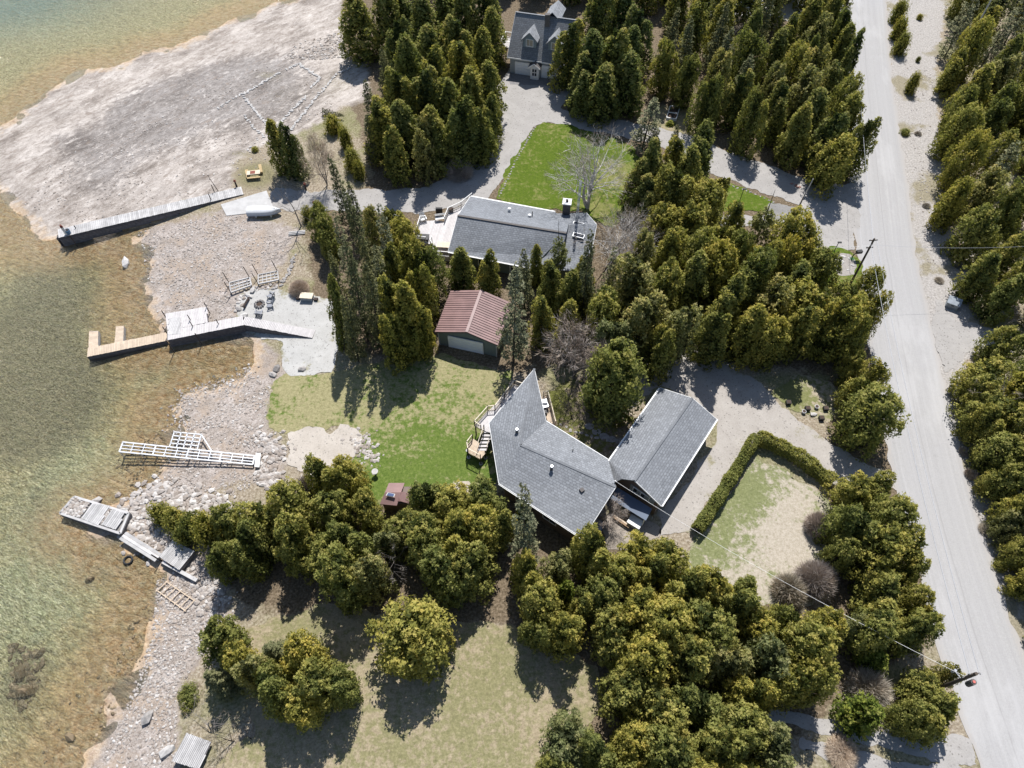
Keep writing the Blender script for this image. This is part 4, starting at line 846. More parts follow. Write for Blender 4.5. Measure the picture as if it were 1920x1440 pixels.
M['siding_grey'] = simple('siding_grey', (.3, .325, .34), .75, .1, 3, .004, stretch=(.3, .3, 8)); M['siding_blue'] = simple('siding_blue_grey', (.23, .28, .31), .75, .1, 3)
M['siding_dark'] = simple('siding_dark', (.11, .10, .095), .8, .15, 3)
M['door_white'] = simple('garage_door', (.78, .8, .82), .5, .05, 1)
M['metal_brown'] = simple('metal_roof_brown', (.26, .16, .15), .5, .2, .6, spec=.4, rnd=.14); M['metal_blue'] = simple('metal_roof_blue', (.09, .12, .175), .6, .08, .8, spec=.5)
M['glass'] = NT('window_glass').bsdf((.03, .035, .045), .06, spec=.6); M['black'] = simple('black_plastic', (.02, .02, .022), .5, .2); M['grey_metal'] = simple('grey_metal', (.42, .43, .45), .4, .1, 2, metal=.3)
M['alu'] = simple('aluminium', (.66, .67, .69), .42, .08, 2, metal=.25); M['curtain'] = simple('curtain', (.42, .36, .28), .9, .15)
M['deck_grey'] = simple('weathered_boards', (.5, .485, .475), .85, .18, 1.2, .01, stretch=(1, 1, 1), rnd=.28); M['deck_white'] = simple('painted_boards', (.56, .53, .52), .8, .1, 2, rnd=.14)
M['deck_tan'] = simple('tan_boards', (.56, .45, .34), .8, .12, 2, rnd=.18); M['wood_dark'] = simple('dark_wood', (.06, .045, .04), .85, .3, 3); M['wood_grey'] = simple('crib_timber', (.17, .16, .17), .85, .3, 3, rnd=.3)  # crib timber is the dark grey wood of dock sides, stringers and frames
M['stone'] = simple('limestone', (.40, .375, .355), .9, .28, 2.5, .03, rnd=.4); M['stone_w'] = simple('white_stone', (.52, .5, .48), .9, .2, 2.5, .03, rnd=.2); M['soil'] = simple('dark_soil', (.07, .05, .04), .95, .3, 5)
M['rust'] = simple('rusty_red', (.22, .07, .05), .8, .3); M['yellow_wood'] = simple('yellow_wood', (.42, .31, .16), .7, .2, 3); M['brick'] = simple('paving_brick', (.3, .17, .14), .9, .2)

def inset(pts, d):
    c = np.mean([(p[0], p[1]) for p in pts], 0); out = []
    for p in pts:
        v = np.array([c[0]-p[0], c[1]-p[1]]); L = np.hypot(*v); v = v/L*d; out.append((p[0]+v[0], p[1]+v[1]))
    return out
def fascia(edges, mat, parent, name='fascia', h=.2, w=.05, drop=.1):
    b = MB()
    for a, c in edges: a = Vector(a)-Vector((0, 0, drop)); c = Vector(c)-Vector((0, 0, drop)); b.beam(a, c, w, h)
    return b.build(name, mat, parent)
def window(parent, c, out, w, h, frame=M['white'], glass=M['glass'], mull=1, name='window'):
    """framed window centred at c on a wall whose outward normal is out"""
    c = Vector(c); o = Vector(out).normalized(); s = Vector((0, 0, 1)).cross(o); f = MB(); z = Vector((0, 0, 1)); t = .1
    for sg in (-1, 1):
        f.beam(c+s*(sg*(w/2))-z*(h/2+t/2)+o*.03, c+s*(sg*(w/2))+z*(h/2+t/2)+o*.03, t, .08, up=o)
        f.beam(c+z*(sg*h/2)-s*(w/2-t/2)+o*.03, c+z*(sg*h/2)+s*(w/2-t/2)+o*.03, .08, t)
    for m in range(mull):
        x = -w/2+w*(m+1)/(mull+1); f.beam(c+s*x-z*(h/2-t/2)+o*.03, c+s*x+z*(h/2-t/2)+o*.03, .05, .06, up=o)
    wf = f.build(name, frame, parent)
    g = MB().beam(c-s*(w/2-.02)+o*.01, c+s*(w/2-.02)+o*.01, .03, h-.02); g.build('pane', glass, wf); return wf
def garage_door(parent, a, b_, h, out, mat=M['door_white'], n=4, label=None):
    a = Vector(a); b_ = Vector(b_); o = Vector(out).normalized(); fr = MB(); z = Vector((0, 0, 1))
    fr.beam(a+z*(h+.06)+o*.03, b_+z*(h+.06)+o*.03, .1, .12); fr.beam(a+z*.02+o*.03, a+z*h+o*.03, .1, .1, up=o); fr.beam(b_+z*.02+o*.03, b_+z*h+o*.03, .1, .1, up=o)
    d = fr.build('garage_door', M['white'], parent)
    s = (b_-a).normalized()*.05; k = h/n
    for i in range(n): MB().beam(a+s+z*(k*i+k/2)+o*.02, b_-s+z*(k*i+k/2)+o*.02, .05, k-.03).build('door_panel', mat, d)
    if label: d['label'] = label
    return d
def pipe_vent(parent, px, py, z, r=.17, h=.5, mat=M['siding_dark'], name='roof_vent'):
    p = P(px, py, z); b = MB(); b.cyl((p.x, p.y, z-.3), (p.x, p.y, z+h*.8), r*.8, r*.8, 10); o = b.build(name, mat, parent); MB().cyl((p.x, p.y, z+h*.8), (p.x, p.y, z+h), r*1.1, r*.8, 10).build('vent_cap', M['grey_metal'] if mat is not M['white'] else M['white'], o); return o
def box_vent(parent, px, py, z, s=.4):
    p = P(px, py, z); MB().box((p.x, p.y, z+.02), (s, s, .22), .6).build('roof_vent', M['siding_dark'], parent)
def rail(parent, pts, z, h=1.0, mat=M['cream'], post=None, step=1.8, bal=.14, w=.09, name='railing', postw=.1):
    """railing along pts (x,y): posts are parts, balusters joined"""
    post = post or mat; b = MB(); ba = MB()
    for (x0, y0), (x1, y1) in zip(pts[:-1], pts[1:]):
        L = math.hypot(x1-x0, y1-y0); b.beam((x0, y0, z+h), (x1, y1, z+h), w, .05); b.beam((x0, y0, z+.12), (x1, y1, z+.12), .05, .07)
        n = max(2, int(L/bal))
        for i in range(1, n): u = i/n; ba.box((x0+(x1-x0)*u, y0+(y1-y0)*u, z+.12+h/2-.1), (.035, .035, h-.2))
    r = b.build(name, mat, parent)
    if ba.v: tag(ba.build('balusters', mat, r), kind='stuff')
    for (x0, y0), (x1, y1) in zip(pts[:-1], pts[1:]):
        L = math.hypot(x1-x0, y1-y0); n = max(1, round(L/step))
        for i in range(n+1):
            if i == 0 and (x0, y0) != tuple(pts[0]): continue
            u = i/n; MB().box((x0+(x1-x0)*u, y0+(y1-y0)*u, z+h/2), (postw, postw, h+.1)).build('post', post, r)
    return r
def planks(parent, poly, z, wdt, direction, mat, gap=.015, th=.04, name='plank'):
    """boards across a convex polygon (x,y): direction = board direction; each board its own part"""
    d = np.array(direction, float); d /= np.hypot(*d); n = np.array([-d[1], d[0]]); A = np.array(poly); s = A@n; lo, hi = s.min(), s.max(); k = 0; out = []
    u = lo
    while u < hi-.02:
        m = min(u+wdt/2, hi-.01); xs = []
        for i in range(len(A)):
            a, b_ = A[i], A[(i+1) % len(A)]; sa, sb = a@n-m, b_@n-m
            if sa*sb <= 0 and abs(sa-sb) > 1e-9: q = a+(b_-a)*(sa/(sa-sb)); xs.append(q@d)
        if len(xs) >= 2:
            x0, x1 = min(xs), max(xs)
            if x1-x0 > .1:
                j = rng.normal()*.02; c0 = d*(x0+j)+n*m; c1 = d*(x1+j)+n*m
                zz = z if not callable(z) else None
                z0 = z if zz is not None else z(*c0); z1 = z if zz is not None else z(*c1)
                o = MB().beam((c0[0], c0[1], z0), (c1[0], c1[1], z1), min(wdt-gap, (hi-u)*.98), th).build(name, mat, parent); out.append(o)
        u += wdt; k += 1
    return out

# ---- the house with the bent roof
ZE, ZR = 3.6, 5.0
T = P(1002, 691, ZR); E1 = P(1024, 789, ZE); E2 = P(1140, 861, ZE); R2 = P(1155, 913, ZR); S2 = P(1093, 1010, ZE); W1 = P(935, 906, ZE); W0 = P(917, 793, ZE); R1 = P(976, 834, ZR)
house = root('bungalow', P(1010, 860), 'large bungalow with bent grey shingle roof above the green lawn', 'house')
rf = MB()
for f in ((T, R1, W0), (T, E1, R1), (R1, E1, E2, R2), (R1, R2, S2, W1), (R1, W1, W0)): rf.slab(f, .16)
roof = rf.build('roof', M['roof_house'], house)
rc = MB(); rc.beam(T+Vector((0, 0, .004)), R1+Vector((0, 0, .004)), .24, .03); rc.beam(R1+Vector((0, 0, .004)), R2+Vector((0, 0, .004)), .24, .03);  rc.build('ridge_cap', M['roof_house'], roof)
fascia([(T, E1), (E1, E2)], M['white'], roof, h=.22); fascia([(T, W0), (W0, W1), (W1, S2), (S2, R2)], M['white'], roof, h=.22)
g = MB(); g.beam(E1-Vector((0, 0, .12)), E2-Vector((0, 0, .12)), .16, .12); g.build('gutter', M['white'], roof)
g = MB(); 
for a, c in ((W1, S2),): g.beam(a-Vector((.0, .06, .12)), c-Vector((0, .06, .12)), .14, .12)
g.build('gutter', M['white'], roof)
pl = [(T.x*.75+R1.x*.25, T.y*.75+R1.y*.25), (E1.x, E1.y), (E2.x, E2.y), (R2.x, R2.y), (S2.x, S2.y), (W1.x, W1.y), (W0.x, W0.y)]
ct = np.array([4.0, 33.5])
def pull(p, d): v = ct-np.array(p); return tuple(np.array(p)+v/np.hypot(*v)*d)
# E1 is a re-entrant corner, so it is pushed rather than pulled
ws = [pull(pl[0], .9), (E1.x-.35, E1.y-.45), pull(pl[2], .7), pull(pl[3], .7), pull(pl[4], .75), pull(pl[5], .6), pull(pl[6], .6)]
MB().prism(ws, 0, [ZR-.75, ZE-.05, ZE+.02, ZR-.45, ZE-.02, ZE-.02, ZE-.02]).build('wall', M['siding_tan'], house)
for px, py in ((969, 811), (1034, 880)): pipe_vent(roof, px, py, ZR-.35, .2, .75)
for px, py in ((992, 857), (1091, 919)): box_vent(roof, px, py, ZR-.42)
p = P(1074, 845, ZR-.6); MB().cyl((p.x, p.y, p.z-.1), (p.x, p.y, p.z+.35), .05).build('plumbing_stack', M['black'], roof)
sv = (Vector(ws[4])-Vector(ws[5])).normalized(); so = Vector((sv.y, -sv.x, 0)).normalized()
for u in (.25, .62): c = Vector(ws[5]).lerp(Vector(ws[4]), u); window(house, (c.x, c.y, 1.9), so, 1.6, 1.2)
wv_ = (Vector(ws[0])-Vector(ws[6])).normalized(); wo = Vector((-wv_.y, wv_.x, 0)).normalized()
for u in (.25, .5, .75): c = Vector(ws[6]).lerp(Vector(ws[0]), u); window(house, (c.x, c.y, 2.7), wo, 1.7, 1.5)
# raised deck on the lake side
ZD = 1.9
dk = [P(*q, ZD) for q in ((890, 798), (915, 770), (928, 769), (964, 722), (1000, 735), (960, 800), (925, 812), (911, 809))]
dkp = [(v.x, v.y) for v in dk]
deck = MB().prism(dkp, ZD-.22, ZD-.05).build('deck', M['deck_white'], house)
dd = np.array(dkp[3])-np.array(dkp[0])
for o in planks(deck, [dkp[0], dkp[3], dkp[4], dkp[6], dkp[7]], ZD, .145, dd, M['deck_white'], .012, .03, 'deck_board'): pass
rail(house, [dkp[0], dkp[1], dkp[2], dkp[3], dkp[4]], ZD, 1.0, M['cream'], M['wood_dark'], 1.9, .16)
rail(house, [dkp[0], (P(902, 806, ZD).x, P(902, 806, ZD).y)], ZD, 1.0, M['cream'], M['wood_dark'], 2)
for q in (dkp[0], dkp[1], dkp[3], dkp[7]): MB().box((q[0]+.1, q[1]-.1, (ZD-.22)/2), (.14, .14, ZD-.22)).build('deck_post', M['wood_dark'], deck)
# landing and stairs below the deck
ZL = 1.1
ld = [P(*q, ZL) for q in ((876, 836), (886, 823), (897, 829), (910, 850), (901, 861), (878, 849))]
ldp = [(v.x, v.y) for v in ld]
land = MB().prism(ldp, ZL-.2, ZL-.03).build('stair_landing', M['deck_tan'], house)
planks(land, ldp, ZL, .14, (1, -.8), M['deck_tan'], .012, .03, 'deck_board')
rail(house, [ldp[1], ldp[0], ldp[5], ldp[4]], ZL, 1.0, M['cream'], M['wood_dark'], 1.4, .16)
for q in (ldp[0], ldp[5], ldp[4], ldp[3]):
    MB().box((q[0], q[1], ZL/2), (.12, .12, ZL)).build('landing_post', M['wood_dark'], land); MB().cyl((q[0], q[1], 0), (q[0], q[1], .08), .22, .22, 12).build('footing', M['concrete'], land)
s0 = P(917, 806, ZD); s1 = P(903, 846, ZL); st = MB(); st.beam((s0.x-.5, s0.y, ZD-.2), (s1.x-.5, s1.y, ZL-.1), .06, .25); st.beam((s0.x+.5, s0.y, ZD-.2), (s1.x+.5, s1.y, ZL-.1), .06, .25); stair = st.build('stairs', M['wood_dark'], house)
for i in range(6): u = (i+.5)/6; q = s0.lerp(s1, u); MB().box((q.x, q.y, q.z-.05), (1.0, .26, .045)).build('tread', M['deck_white'], stair)
rail(house, [(s0.x-.55, s0.y), (s0.x-.55, s0.y-.05)], ZD, 1.0, M['cream'], M['wood_dark'])
hr = MB(); hr.beam((s0.x-.55, s0.y, ZD+.95), (s1.x-.55, s1.y, ZL+.95), .08, .06); hr.beam((s0.x+.55, s0.y, ZD+.95), (s1.x+.55, s1.y, ZL+.95), .08, .06); hr.build('handrail', M['cream'], stair)
# narrow east side deck
sdp = [(v.x, v.y) for v in (P(1019, 742, .9), P(1027, 741, .9), P(1041, 797, .9), P(1027, 790, .9), P(1012, 745, .9))]
sdk = MB().prism(sdp, .1, .85).build('side_deck', M['deck_tan'], house); planks(sdk, sdp, .9, .14, (.3, -1), M['deck_tan'], .012, .03, 'deck_board')
rail(house, [sdp[0], sdp[1], sdp[2]], .9, .9, M['cream'], M['cream'], 2.0, .16)
c = P(1021, 757, 1.1); bb = MB().box((c.x, c.y-.2, 1.15), (.8, 1.1, .45), -.2); o = root('barbecue', (c.x, c.y-.2, .92), 'covered pale barbecue on the narrow deck at the east side of the house', 'barbecue')
MB().box((c.x, c.y-.2, 1.3), (.7, 1.1, .5), .25).build('body', M['grey_metal'], o); MB().box((c.x-.1, c.y-1.1, 1.1), (.6, .6, .35), .25).build('side_shelf', M['black'], o); MB().cyl((c.x-.3, c.y-.2, 1.6), (c.x+.3, c.y-.2, 1.6), .2, .2, 10).build('lid', M['alu'], o)

# ---- garage wing
GE, GR = 3.1, 4.5
G1 = P(1238, 727, GE); G2 = P(1298, 746, GR); G3 = P(1344, 786, GE); G4 = P(1240, 949, GE); G5 = P(1190, 901, GR); G6 = P(1141, 862, GE)
e = (G4-G3).normalized(); G6 = G1+(G4-G3)*1.0
gw = root('garage_wing', P(1240, 850), 'long gabled garage wing with grey shingle roof beside the gravel yard', 'garage')
# west edge ends where it meets the house roof
G6w = P(1142, 864, GE); G5s = G5
rf = MB(); rf.slab((G2, G3, G4, G5s), .16); rf.slab((G1, G2, G5s, P(1166, 898, (GE+GR)/2), P(1150, 905, GE-.1), P(1138, 878, GE-.1), G6w), .16); gro = rf.build('roof', M['roof_house'], gw)
fascia([(G1, G2), (G2, G3), (G3, G4), (G4, G5s), (G6w, G1)], M['white'], gro, h=.2); MB().beam(G2+Vector((0, 0, .02)), G5+Vector((0, 0, .02)), .26, .05).build('ridge_cap', M['roof_house'], gro)
MB().beam(G1-Vector((.1, 0, .1)), G6w-Vector((.1, 0, .1)), .14, .12).build('gutter', M['white'], gro); MB().beam(G3-Vector((-.1, 0, .1)), G4-Vector((-.1, 0, .1)), .14, .12).build('gutter', M['white'], gro)
def toward(p, q, d): v = Vector((q.x-p.x, q.y-p.y, 0)).normalized()*d; return Vector((p.x+v.x, p.y+v.y, 0))
along = (Vector((G4.x, G4.y, 0))-Vector((G3.x, G3.y, 0))).normalized(); acr = Vector((-along.y, along.x, 0))
if (Vector((G1.x, G1.y, 0))-Vector((G3.x, G3.y, 0))).dot(acr) < 0: acr = -acr
g3 = Vector((G3.x, G3.y, 0))+along*.35+acr*.4; g4 = Vector((G4.x, G4.y, 0))-along*.08+acr*.4
g1 = Vector((G1.x, G1.y, 0))+along*.35-acr*.4; gm = Vector((G2.x, G2.y, 0))+along*.35; gs = Vector((G5.x, G5.y, 0))-along*.08
g6 = Vector((G6w.x, G6w.y, 0))+Vector((.4, -.2, 0))
g56 = gs+acr*1.9
MB().prism([(v.x, v.y) for v in (g3, g4, gs, g56, g6, g1, gm)], 0, [GE-.02, GE-.02, GR-.22, GR-1.0, GE-.02, GE-.02, GR-.22]).build('wall', M['siding_tan'], gw)
sdir = (gs-g4).normalized(); so = along
for u in (.5, .8):
    c = g4.lerp(gs, u); window(gw, (c.x, c.y, 2.6), so, 1.0, .95, mull=0)
c = g4.lerp(gs, .65); fr = MB(); fr.beam(Vector((c.x, c.y, 2.6))-sdir*1.6+so*.015, Vector((c.x, c.y, 2.6))+sdir*1.35+so*.015, .03, 1.25); fr.build('window_surround', M['siding_grey'], gw)
eo = -acr
for u0, u1 in ((.08, .38), (.45, .75)): a = g3.lerp(g4, u0); b_ = g3.lerp(g4, u1); garage_door(gw, (a.x, a.y, 0), (b_.x, b_.y, 0), 2.1, eo)
pat = [P(1144, 934, 2.0), P(1160, 908, 2.35), P(1240, 958, 2.35), P(1223, 953, 2.3)]
pr = [P(1145, 935, 1.75), P(1157, 913, 1.9), P(1223, 954, 1.9), P(1211, 976, 1.75)]
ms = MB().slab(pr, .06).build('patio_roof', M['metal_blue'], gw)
for u in (.03, .5, .97): q = pr[0].lerp(pr[3], u); MB().box((q.x, q.y+.1, .85), (.1, .1, 1.7)).build('post', M['white'], gw)
pq = P(1151, 910, 4.2); w_ = MB(); w_.cyl((pq.x, pq.y, 3.3), (pq.x, pq.y, 5.3), .04); w_.beam((pq.x-.25, pq.y, 5.2), (pq.x+.2, pq.y, 5.1), .05, .05); w_.build('service_mast', M['grey_metal'], gw)

# ---- cottage with the big blue grey roof
CE, CR_ = 2.8, 4.9
A1 = P(882, 368, CE); A2 = P(858, 404, CR_); A3 = P(1062, 437, CR_); A4 = P(1040, 397, CE); A5 = P(840, 471, CE); A6 = P(1004, 503, CE)
cot = root('cottage', P(960, 440), 'cottage with long blue grey roof, white deck and chimney behind the boathouse', 'house')
A4b = P(1067, 417, CR_-.9)
A6b = P(1050, 481, CR_-1.6)
rf = MB(); rf.slab((A1, A2, A3, A4b, A4), .16); rf.slab((A2, A3, A6b, A6, A5), .16); cro = rf.build('roof', M['roof_cottage'], cot)
MB().beam(A2+Vector((0, 0, .03)), A3+Vector((0, 0, .03)), .3, .06).build('ridge_cap', M['siding_dark'], cro)
fascia([(A1, A2), (A2, A5), (A5, A6), (A1, A4)], M['white'], cro, h=.2); MB().beam(A1+Vector((.1, .12, -.1)), A4+Vector((.1, .12, -.1)), .16, .12).build('gutter', M['white'], cro); MB().beam(A5+Vector((0, -.12, -.1)), A6+Vector((0, -.12, -.1)), .16, .12).build('gutter', M['white'], cro)
wp = [(A1.x+.8, A1.y-.5), (A2.x+.9, A2.y), (A5.x+.9, A5.y+.6), (A6.x, A6.y+.6), (A3.x-.3, A3.y), (A4.x, A4.y-.6)]
MB().prism(wp, 0, [CE+.05, CR_-.25, CE+.1, CE+.1, CR_-.25, CE+.05]).build('wall', M['siding_green'], cot)
for u in (.15, .35, .55, .75): c = Vector(wp[2]).lerp(Vector(wp[3]), u); window(cot, (c.x, c.y, 1.5), (.13, -1, 0), 1.3, 1.3)
# lower east wing
B1 = P(1100, 399, 2.4); B2 = P(1119, 421, 3.6); B3 = P(1110, 470, 2.6); B4 = P(1075, 508, 2.4)
ridge0 = P(1060, 422, 3.75)
A4l = Vector((A4.x-.2, A4.y, 2.5)); A6l = P(1010, 505, 2.3)
rf = MB(); rf.slab((A4l, B1, B2, ridge0), .14); rf.slab((ridge0, B2, B3, B4, A6l), .14); ewr = rf.build('wing_roof', M['roof_cottage'], cot)
fascia([(B1, B2), (B2, B3)], M['white'], ewr, h=.2)
MB().prism([(A4l.x, A4l.y-.7), (B1.x-.5, B1.y-.6), (B2.x-.5, B2.y), (B3.x-.5, B3.y+.5), (B4.x, B4.y+.6), (A6l.x, A6l.y+.7), (ridge0.x, ridge0.y)], 0, [2.45, 2.4, 3.4, 2.5, 2.3, 2.3, 3.5]).build('wing_wall', M['siding_green'], cot)
sw = MB(); sw.add([A3-Vector((0, 0, .15)), A6b-Vector((0, 0, .15)), Vector((A6b.x, A6b.y, 2.4)), Vector((A3.x, A3.y, 3.2))], [(0, 1, 2, 3)]); sw.build('gable_wall', M['siding_dark'], cot)
for px, py in ((1085, 420), (1085, 441)):
    c = P(px, py, 3.55); f = MB().box((c.x, c.y, c.z-.1), (1.5, .7, .2), -.33); o = f.build('skylight', M['alu'], ewr); MB().box((c.x, c.y, c.z), (1.38, .58, .04), -.33).build('pane', M['glass'], o)
c = P(1062, 394, 3.0); ch = MB().box((c.x, c.y, 3.3), (1.0, 1.0, 2.2), -.15).build('chimney', M['siding_dark'], cro); MB().box((c.x, c.y, 4.47), (1.2, 1.2, .14), -.15).build('cap', M['white'], ch); MB().cyl((c.x, c.y, 4.54), (c.x, c.y, 4.8), .16).build('flue', M['wood_dark'], ch)
for px, py in ((955, 394), (993, 406)): pipe_vent(cro, px, py, 3.9, .22, .35, M['white'])
p = P(998, 403, 4); MB().cyl((p.x, p.y, 3.6), (p.x, p.y, 4.6), .06).build('plumbing_stack', M['black'], cro)
# lattice mast beside the cottage
q = P(1080, 428, 2.2); mast = root('radio_mast', (q.x, q.y, 0), 'slender white and dark lattice mast rising beside the cottage chimney', 'mast'); sc = []
for i in range(12):
    b = MB(); z0, z1 = i*.85, (i+1)*.85
    cs = [Vector((q.x+.15*math.cos(a), q.y+.15*math.sin(a), 0)) for a in (.5, 2.6, 4.7)]
    for k in range(3): b.cyl(cs[k]+Vector((0, 0, z0)), cs[k]+Vector((0, 0, z1)), .035, .035, 5); b.cyl(cs[k]+Vector((0, 0, z0)), cs[(k+1) % 3]+Vector((0, 0, z1)), .025, .025, 5); b.cyl(cs[k]+Vector((0, 0, z0+.42)), cs[(k+1) % 3]+Vector((0, 0, z0+.42)), .025, .025, 5)
    b.build('mast_section', M['white'] if i % 2 else M['grey_metal'], mast)
# cottage deck
ZK = .9
kd = [P(*q_, ZK) for q_ in ((789, 415), (820, 413), (834, 416), (841, 399), (865, 388), (885, 372), (862, 440), (842, 482), (820, 480), (807, 458), (777, 451))]
kdp = [(v.x, v.y) for v in kd]
kdeck = MB().prism(kdp, .05, ZK-.04).build('deck', M['deck_white'], cot)
cx_ = sdf; A = np.array(kdp); d_ = np.array([A[10][0]-A[0][0], A[10][1]-A[0][1]]); d_ /= np.hypot(*d_); n_v = np.array([-d_[1], d_[0]])
def board_runs(parent, poly, z, wdt, d, mat):
    A = np.array(poly); n = np.array([-d[1], d[0]]); s = A@n; u = s.min()+wdt/2
    while u < s.max():
        xs = []
        for i in range(len(A)):
            a, b_ = A[i], A[(i+1) % len(A)]; sa, sb = a@n-u, b_@n-u
            if (sa > 0) != (sb > 0): xs.append((a+(b_-a)*(sa/(sa-sb)))@d)
        xs.sort()
        for x0, x1 in zip(xs[::2], xs[1::2]):
            if x1-x0 > .15: c0 = d*x0+n*u; c1 = d*x1+n*u; MB().beam((c0[0], c0[1], z), (c1[0], c1[1], z), wdt-.014, .03).build('deck_board', mat, parent)
        u += wdt
board_runs(kdeck, kdp, ZK, .2, d_, M['deck_white'])
rail(cot, [kdp[10], kdp[0], tuple((np.array(kdp[0])*.7+np.array(kdp[1])*.3))], ZK, .95, M['white'], M['white'], 2.2, .15)
rail(cot, [kdp[2], kdp[3], kdp[4], kdp[5]], ZK, .95, M['white'], M['white'], 2.2, .15)
rail(cot, [kdp[7], kdp[8], kdp[9], tuple((np.array(kdp[9])*.5+np.array(kdp[3])*.0+np.array(P(814, 449, ZK)[:2])*.5))], ZK, .95, M['white'], M['white'], 2.2, .15)
rail(cot, [kdp[10], tuple(P(799, 454, ZK)[:2])], ZK, .95, M['white'], M['white'], 2.2, .15)

# ---- boathouse with brown metal roof
BE, BR = 2.7, 3.8
b1 = P(815.5, 622.5, BE); b2 = P(875, 623, BR); b3 = P(934, 648, BE); b4 = P(845, 545, BE); b5 = P(902.5, 543.8, BR); b6 = b5+(b3-b2)
bh = root('boathouse', P(880, 620), 'small boathouse garage with brown ribbed metal roof and white door', 'garage')
rf = MB(); rf.slab((b1, b2, b5, b4), .08); rf.slab((b2, b3, b6, b5), .08); bro = rf.build('roof', M['metal_brown'], bh)
for (e0, e1, r0, r1) in ((b1, b4, b2, b5), (b3, b6, b2, b5)):
    n = 19
    for i in range(n):
        a0 = e0.lerp(e1, (i+.04)/n); a1 = e0.lerp(e1, (i+.96)/n); c0 = r0.lerp(r1, (i+.04)/n); c1 = r0.lerp(r1, (i+.96)/n); up = Vector((0, 0, .02))
        q = MB(); q.slab((a0+up, a1+up, c1+up, c0+up), .015); q.beam(a0+Vector((0, 0, .05)), c0+Vector((0, 0, .05)), .07, .07); q.build('roof_panel', M['metal_brown'], bro)
MB().beam(b2+Vector((0, 0, .06)), b5+Vector((0, 0, .06)), .34, .05).build('ridge_cap', M['metal_brown'], bro)
fascia([(b1, b2), (b2, b3)], M['siding_dark'], bro, h=.16); fascia([(b3, b6)], M['metal_brown'], bro, h=.12); fascia([(b4, b1)], M['metal_brown'], bro, h=.12)
fw = (b3-b1); fw.z = 0; fw.normalize(); bk = Vector((b4.x-b1.x, b4.y-b1.y, 0)).normalized(); i_ = .3
w1 = Vector((b1.x, b1.y, 0))+fw*i_+bk*.25; w3 = Vector((b3.x, b3.y, 0))-fw*i_+bk*.25; w2 = Vector((b2.x, b2.y, 0))+bk*.25; w4 = Vector((b4.x, b4.y, 0))+fw*i_-bk*.25; w6 = Vector((b6.x, b6.y, 0))-fw*i_-bk*.25; w5 = Vector((b5.x, b5.y, 0))-bk*.25
MB().prism([(v.x, v.y) for v in (w1, w2, w3, w6, w5, w4)], 0, [BE-.02, BR-.1, BE-.02, BE-.02, BR-.1, BE-.02]).build('wall', M['siding_green'], bh)
fo = -bk; a = w1.lerp(w3, .17); c = w1.lerp(w3, .77); fo = Vector((fw.y, -fw.x, 0))
garage_door(bh, a+fo*.02, c+fo*.02, 2.15, fo)
for v in (w1, w3): MB().box((v.x, v.y, BE/2-.02), (.14, .14, BE-.05)).build('corner_trim', M['siding_grey'], bh)
# ---- coach house
KE, KR = 3.0, 8.0
k1 = P(967, 22, KR); k2 = P(1085, 38, KR); k3 = P(951, 107, KE); k4 = k3+(k2-k1); kb = k1+(k1-k3); kb.z = KE; kb2 = kb+(k2-k1)
co = root('coach_house', P(1010, 130), 'grey coach house with two gabled dormers over white garage doors', 'house')
rf = MB(); rf.slab((k1, k2, k4, k3), .18); rf.slab((k1, k2, kb2, kb), .18); kro = rf.build('roof', M['roof_coach'], co)
fascia([(k1, k3), (k3, k4), (k2, k4)], M['white'], kro, h=.22); MB().beam(k1, k2, .25, .06).build('ridge_cap', M['roof_pale'], kro)
ex = (k4-k3).normalized(); ey = Vector((k1.x-k3.x, k1.y-k3.y, 0)); dep = ey.length; ey.normalize(); K0 = Vector((k3.x, k3.y, 0))
def K(u, v, z): return K0+ex*u+ey*v+Vector((0, 0, z))
Lk = (k4-k3).length
MB().prism([tuple(K(.35, .4, 0)[:2]), tuple(K(Lk-.35, .4, 0)[:2]), tuple(K(Lk-.35, dep, 0)[:2]), tuple(K(Lk-.35, 2*dep-.4, 0)[:2]), tuple(K(.35, 2*dep-.4, 0)[:2]), tuple(K(.35, dep, 0)[:2])], 0, [KE+.1, KE+.1, KR-.3, KE+.1, KE+.1, KR-.3]).build('wall', M['siding_grey'], co)
slope = (KR-KE)/dep
def dormer(u0, w, v0, zt, zp, name='dormer'):
    """front face at depth v0, width w, eave zt, peak zp"""
    vb_e = (zt-KE)/slope; vb_p = (zp-KE)/slope; zb = KE+v0*slope
    d = MB(); d.prism([tuple(K(u0, v0, 0)[:2]), tuple(K(u0+w/2, v0, 0)[:2]), tuple(K(u0+w, v0, 0)[:2]), tuple(K(u0+w, vb_e, 0)[:2]), tuple(K(u0+w/2, vb_p-.2, 0)[:2]), tuple(K(u0, vb_e, 0)[:2])], zb-.05, [zt-.05, zp-.1, zt-.05, zt-.05, zp-.1, zt-.05])
    do = d.build(name, M['siding_blue'], kro); o_ = .3
    r = MB(); zo = zt-o_*(zp-zt)/(w/2)
    r.slab((K(u0-o_, v0-o_, zo), K(u0+w/2, v0-o_, zp), K(u0+w/2, vb_p, zp), K(u0-o_, (zo-KE)/slope, zo)), .12); r.slab((K(u0+w+o_, v0-o_, zo), K(u0+w/2, v0-o_, zp), K(u0+w/2, vb_p, zp), K(u0+w+o_, (zo-KE)/slope, zo)), .12)
    r.beam(K(u0-o_, v0-o_-.03, zo-.08), K(u0+w/2, v0-o_-.03, zp-.08), .06, .2); r.beam(K(u0+w/2, v0-o_-.03, zp-.08), K(u0+w+o_, v0-o_-.03, zo-.08), .06, .2)
    r.build('dormer_roof', M['roof_pale'], do); return do, zb
def on_front(px, py, v, zz):                  # u coordinate on the coach house of a photo pixel at height zz
    q = P(px, py, zz); return (Vector((q.x, q.y, 0))-K0).dot(ex)
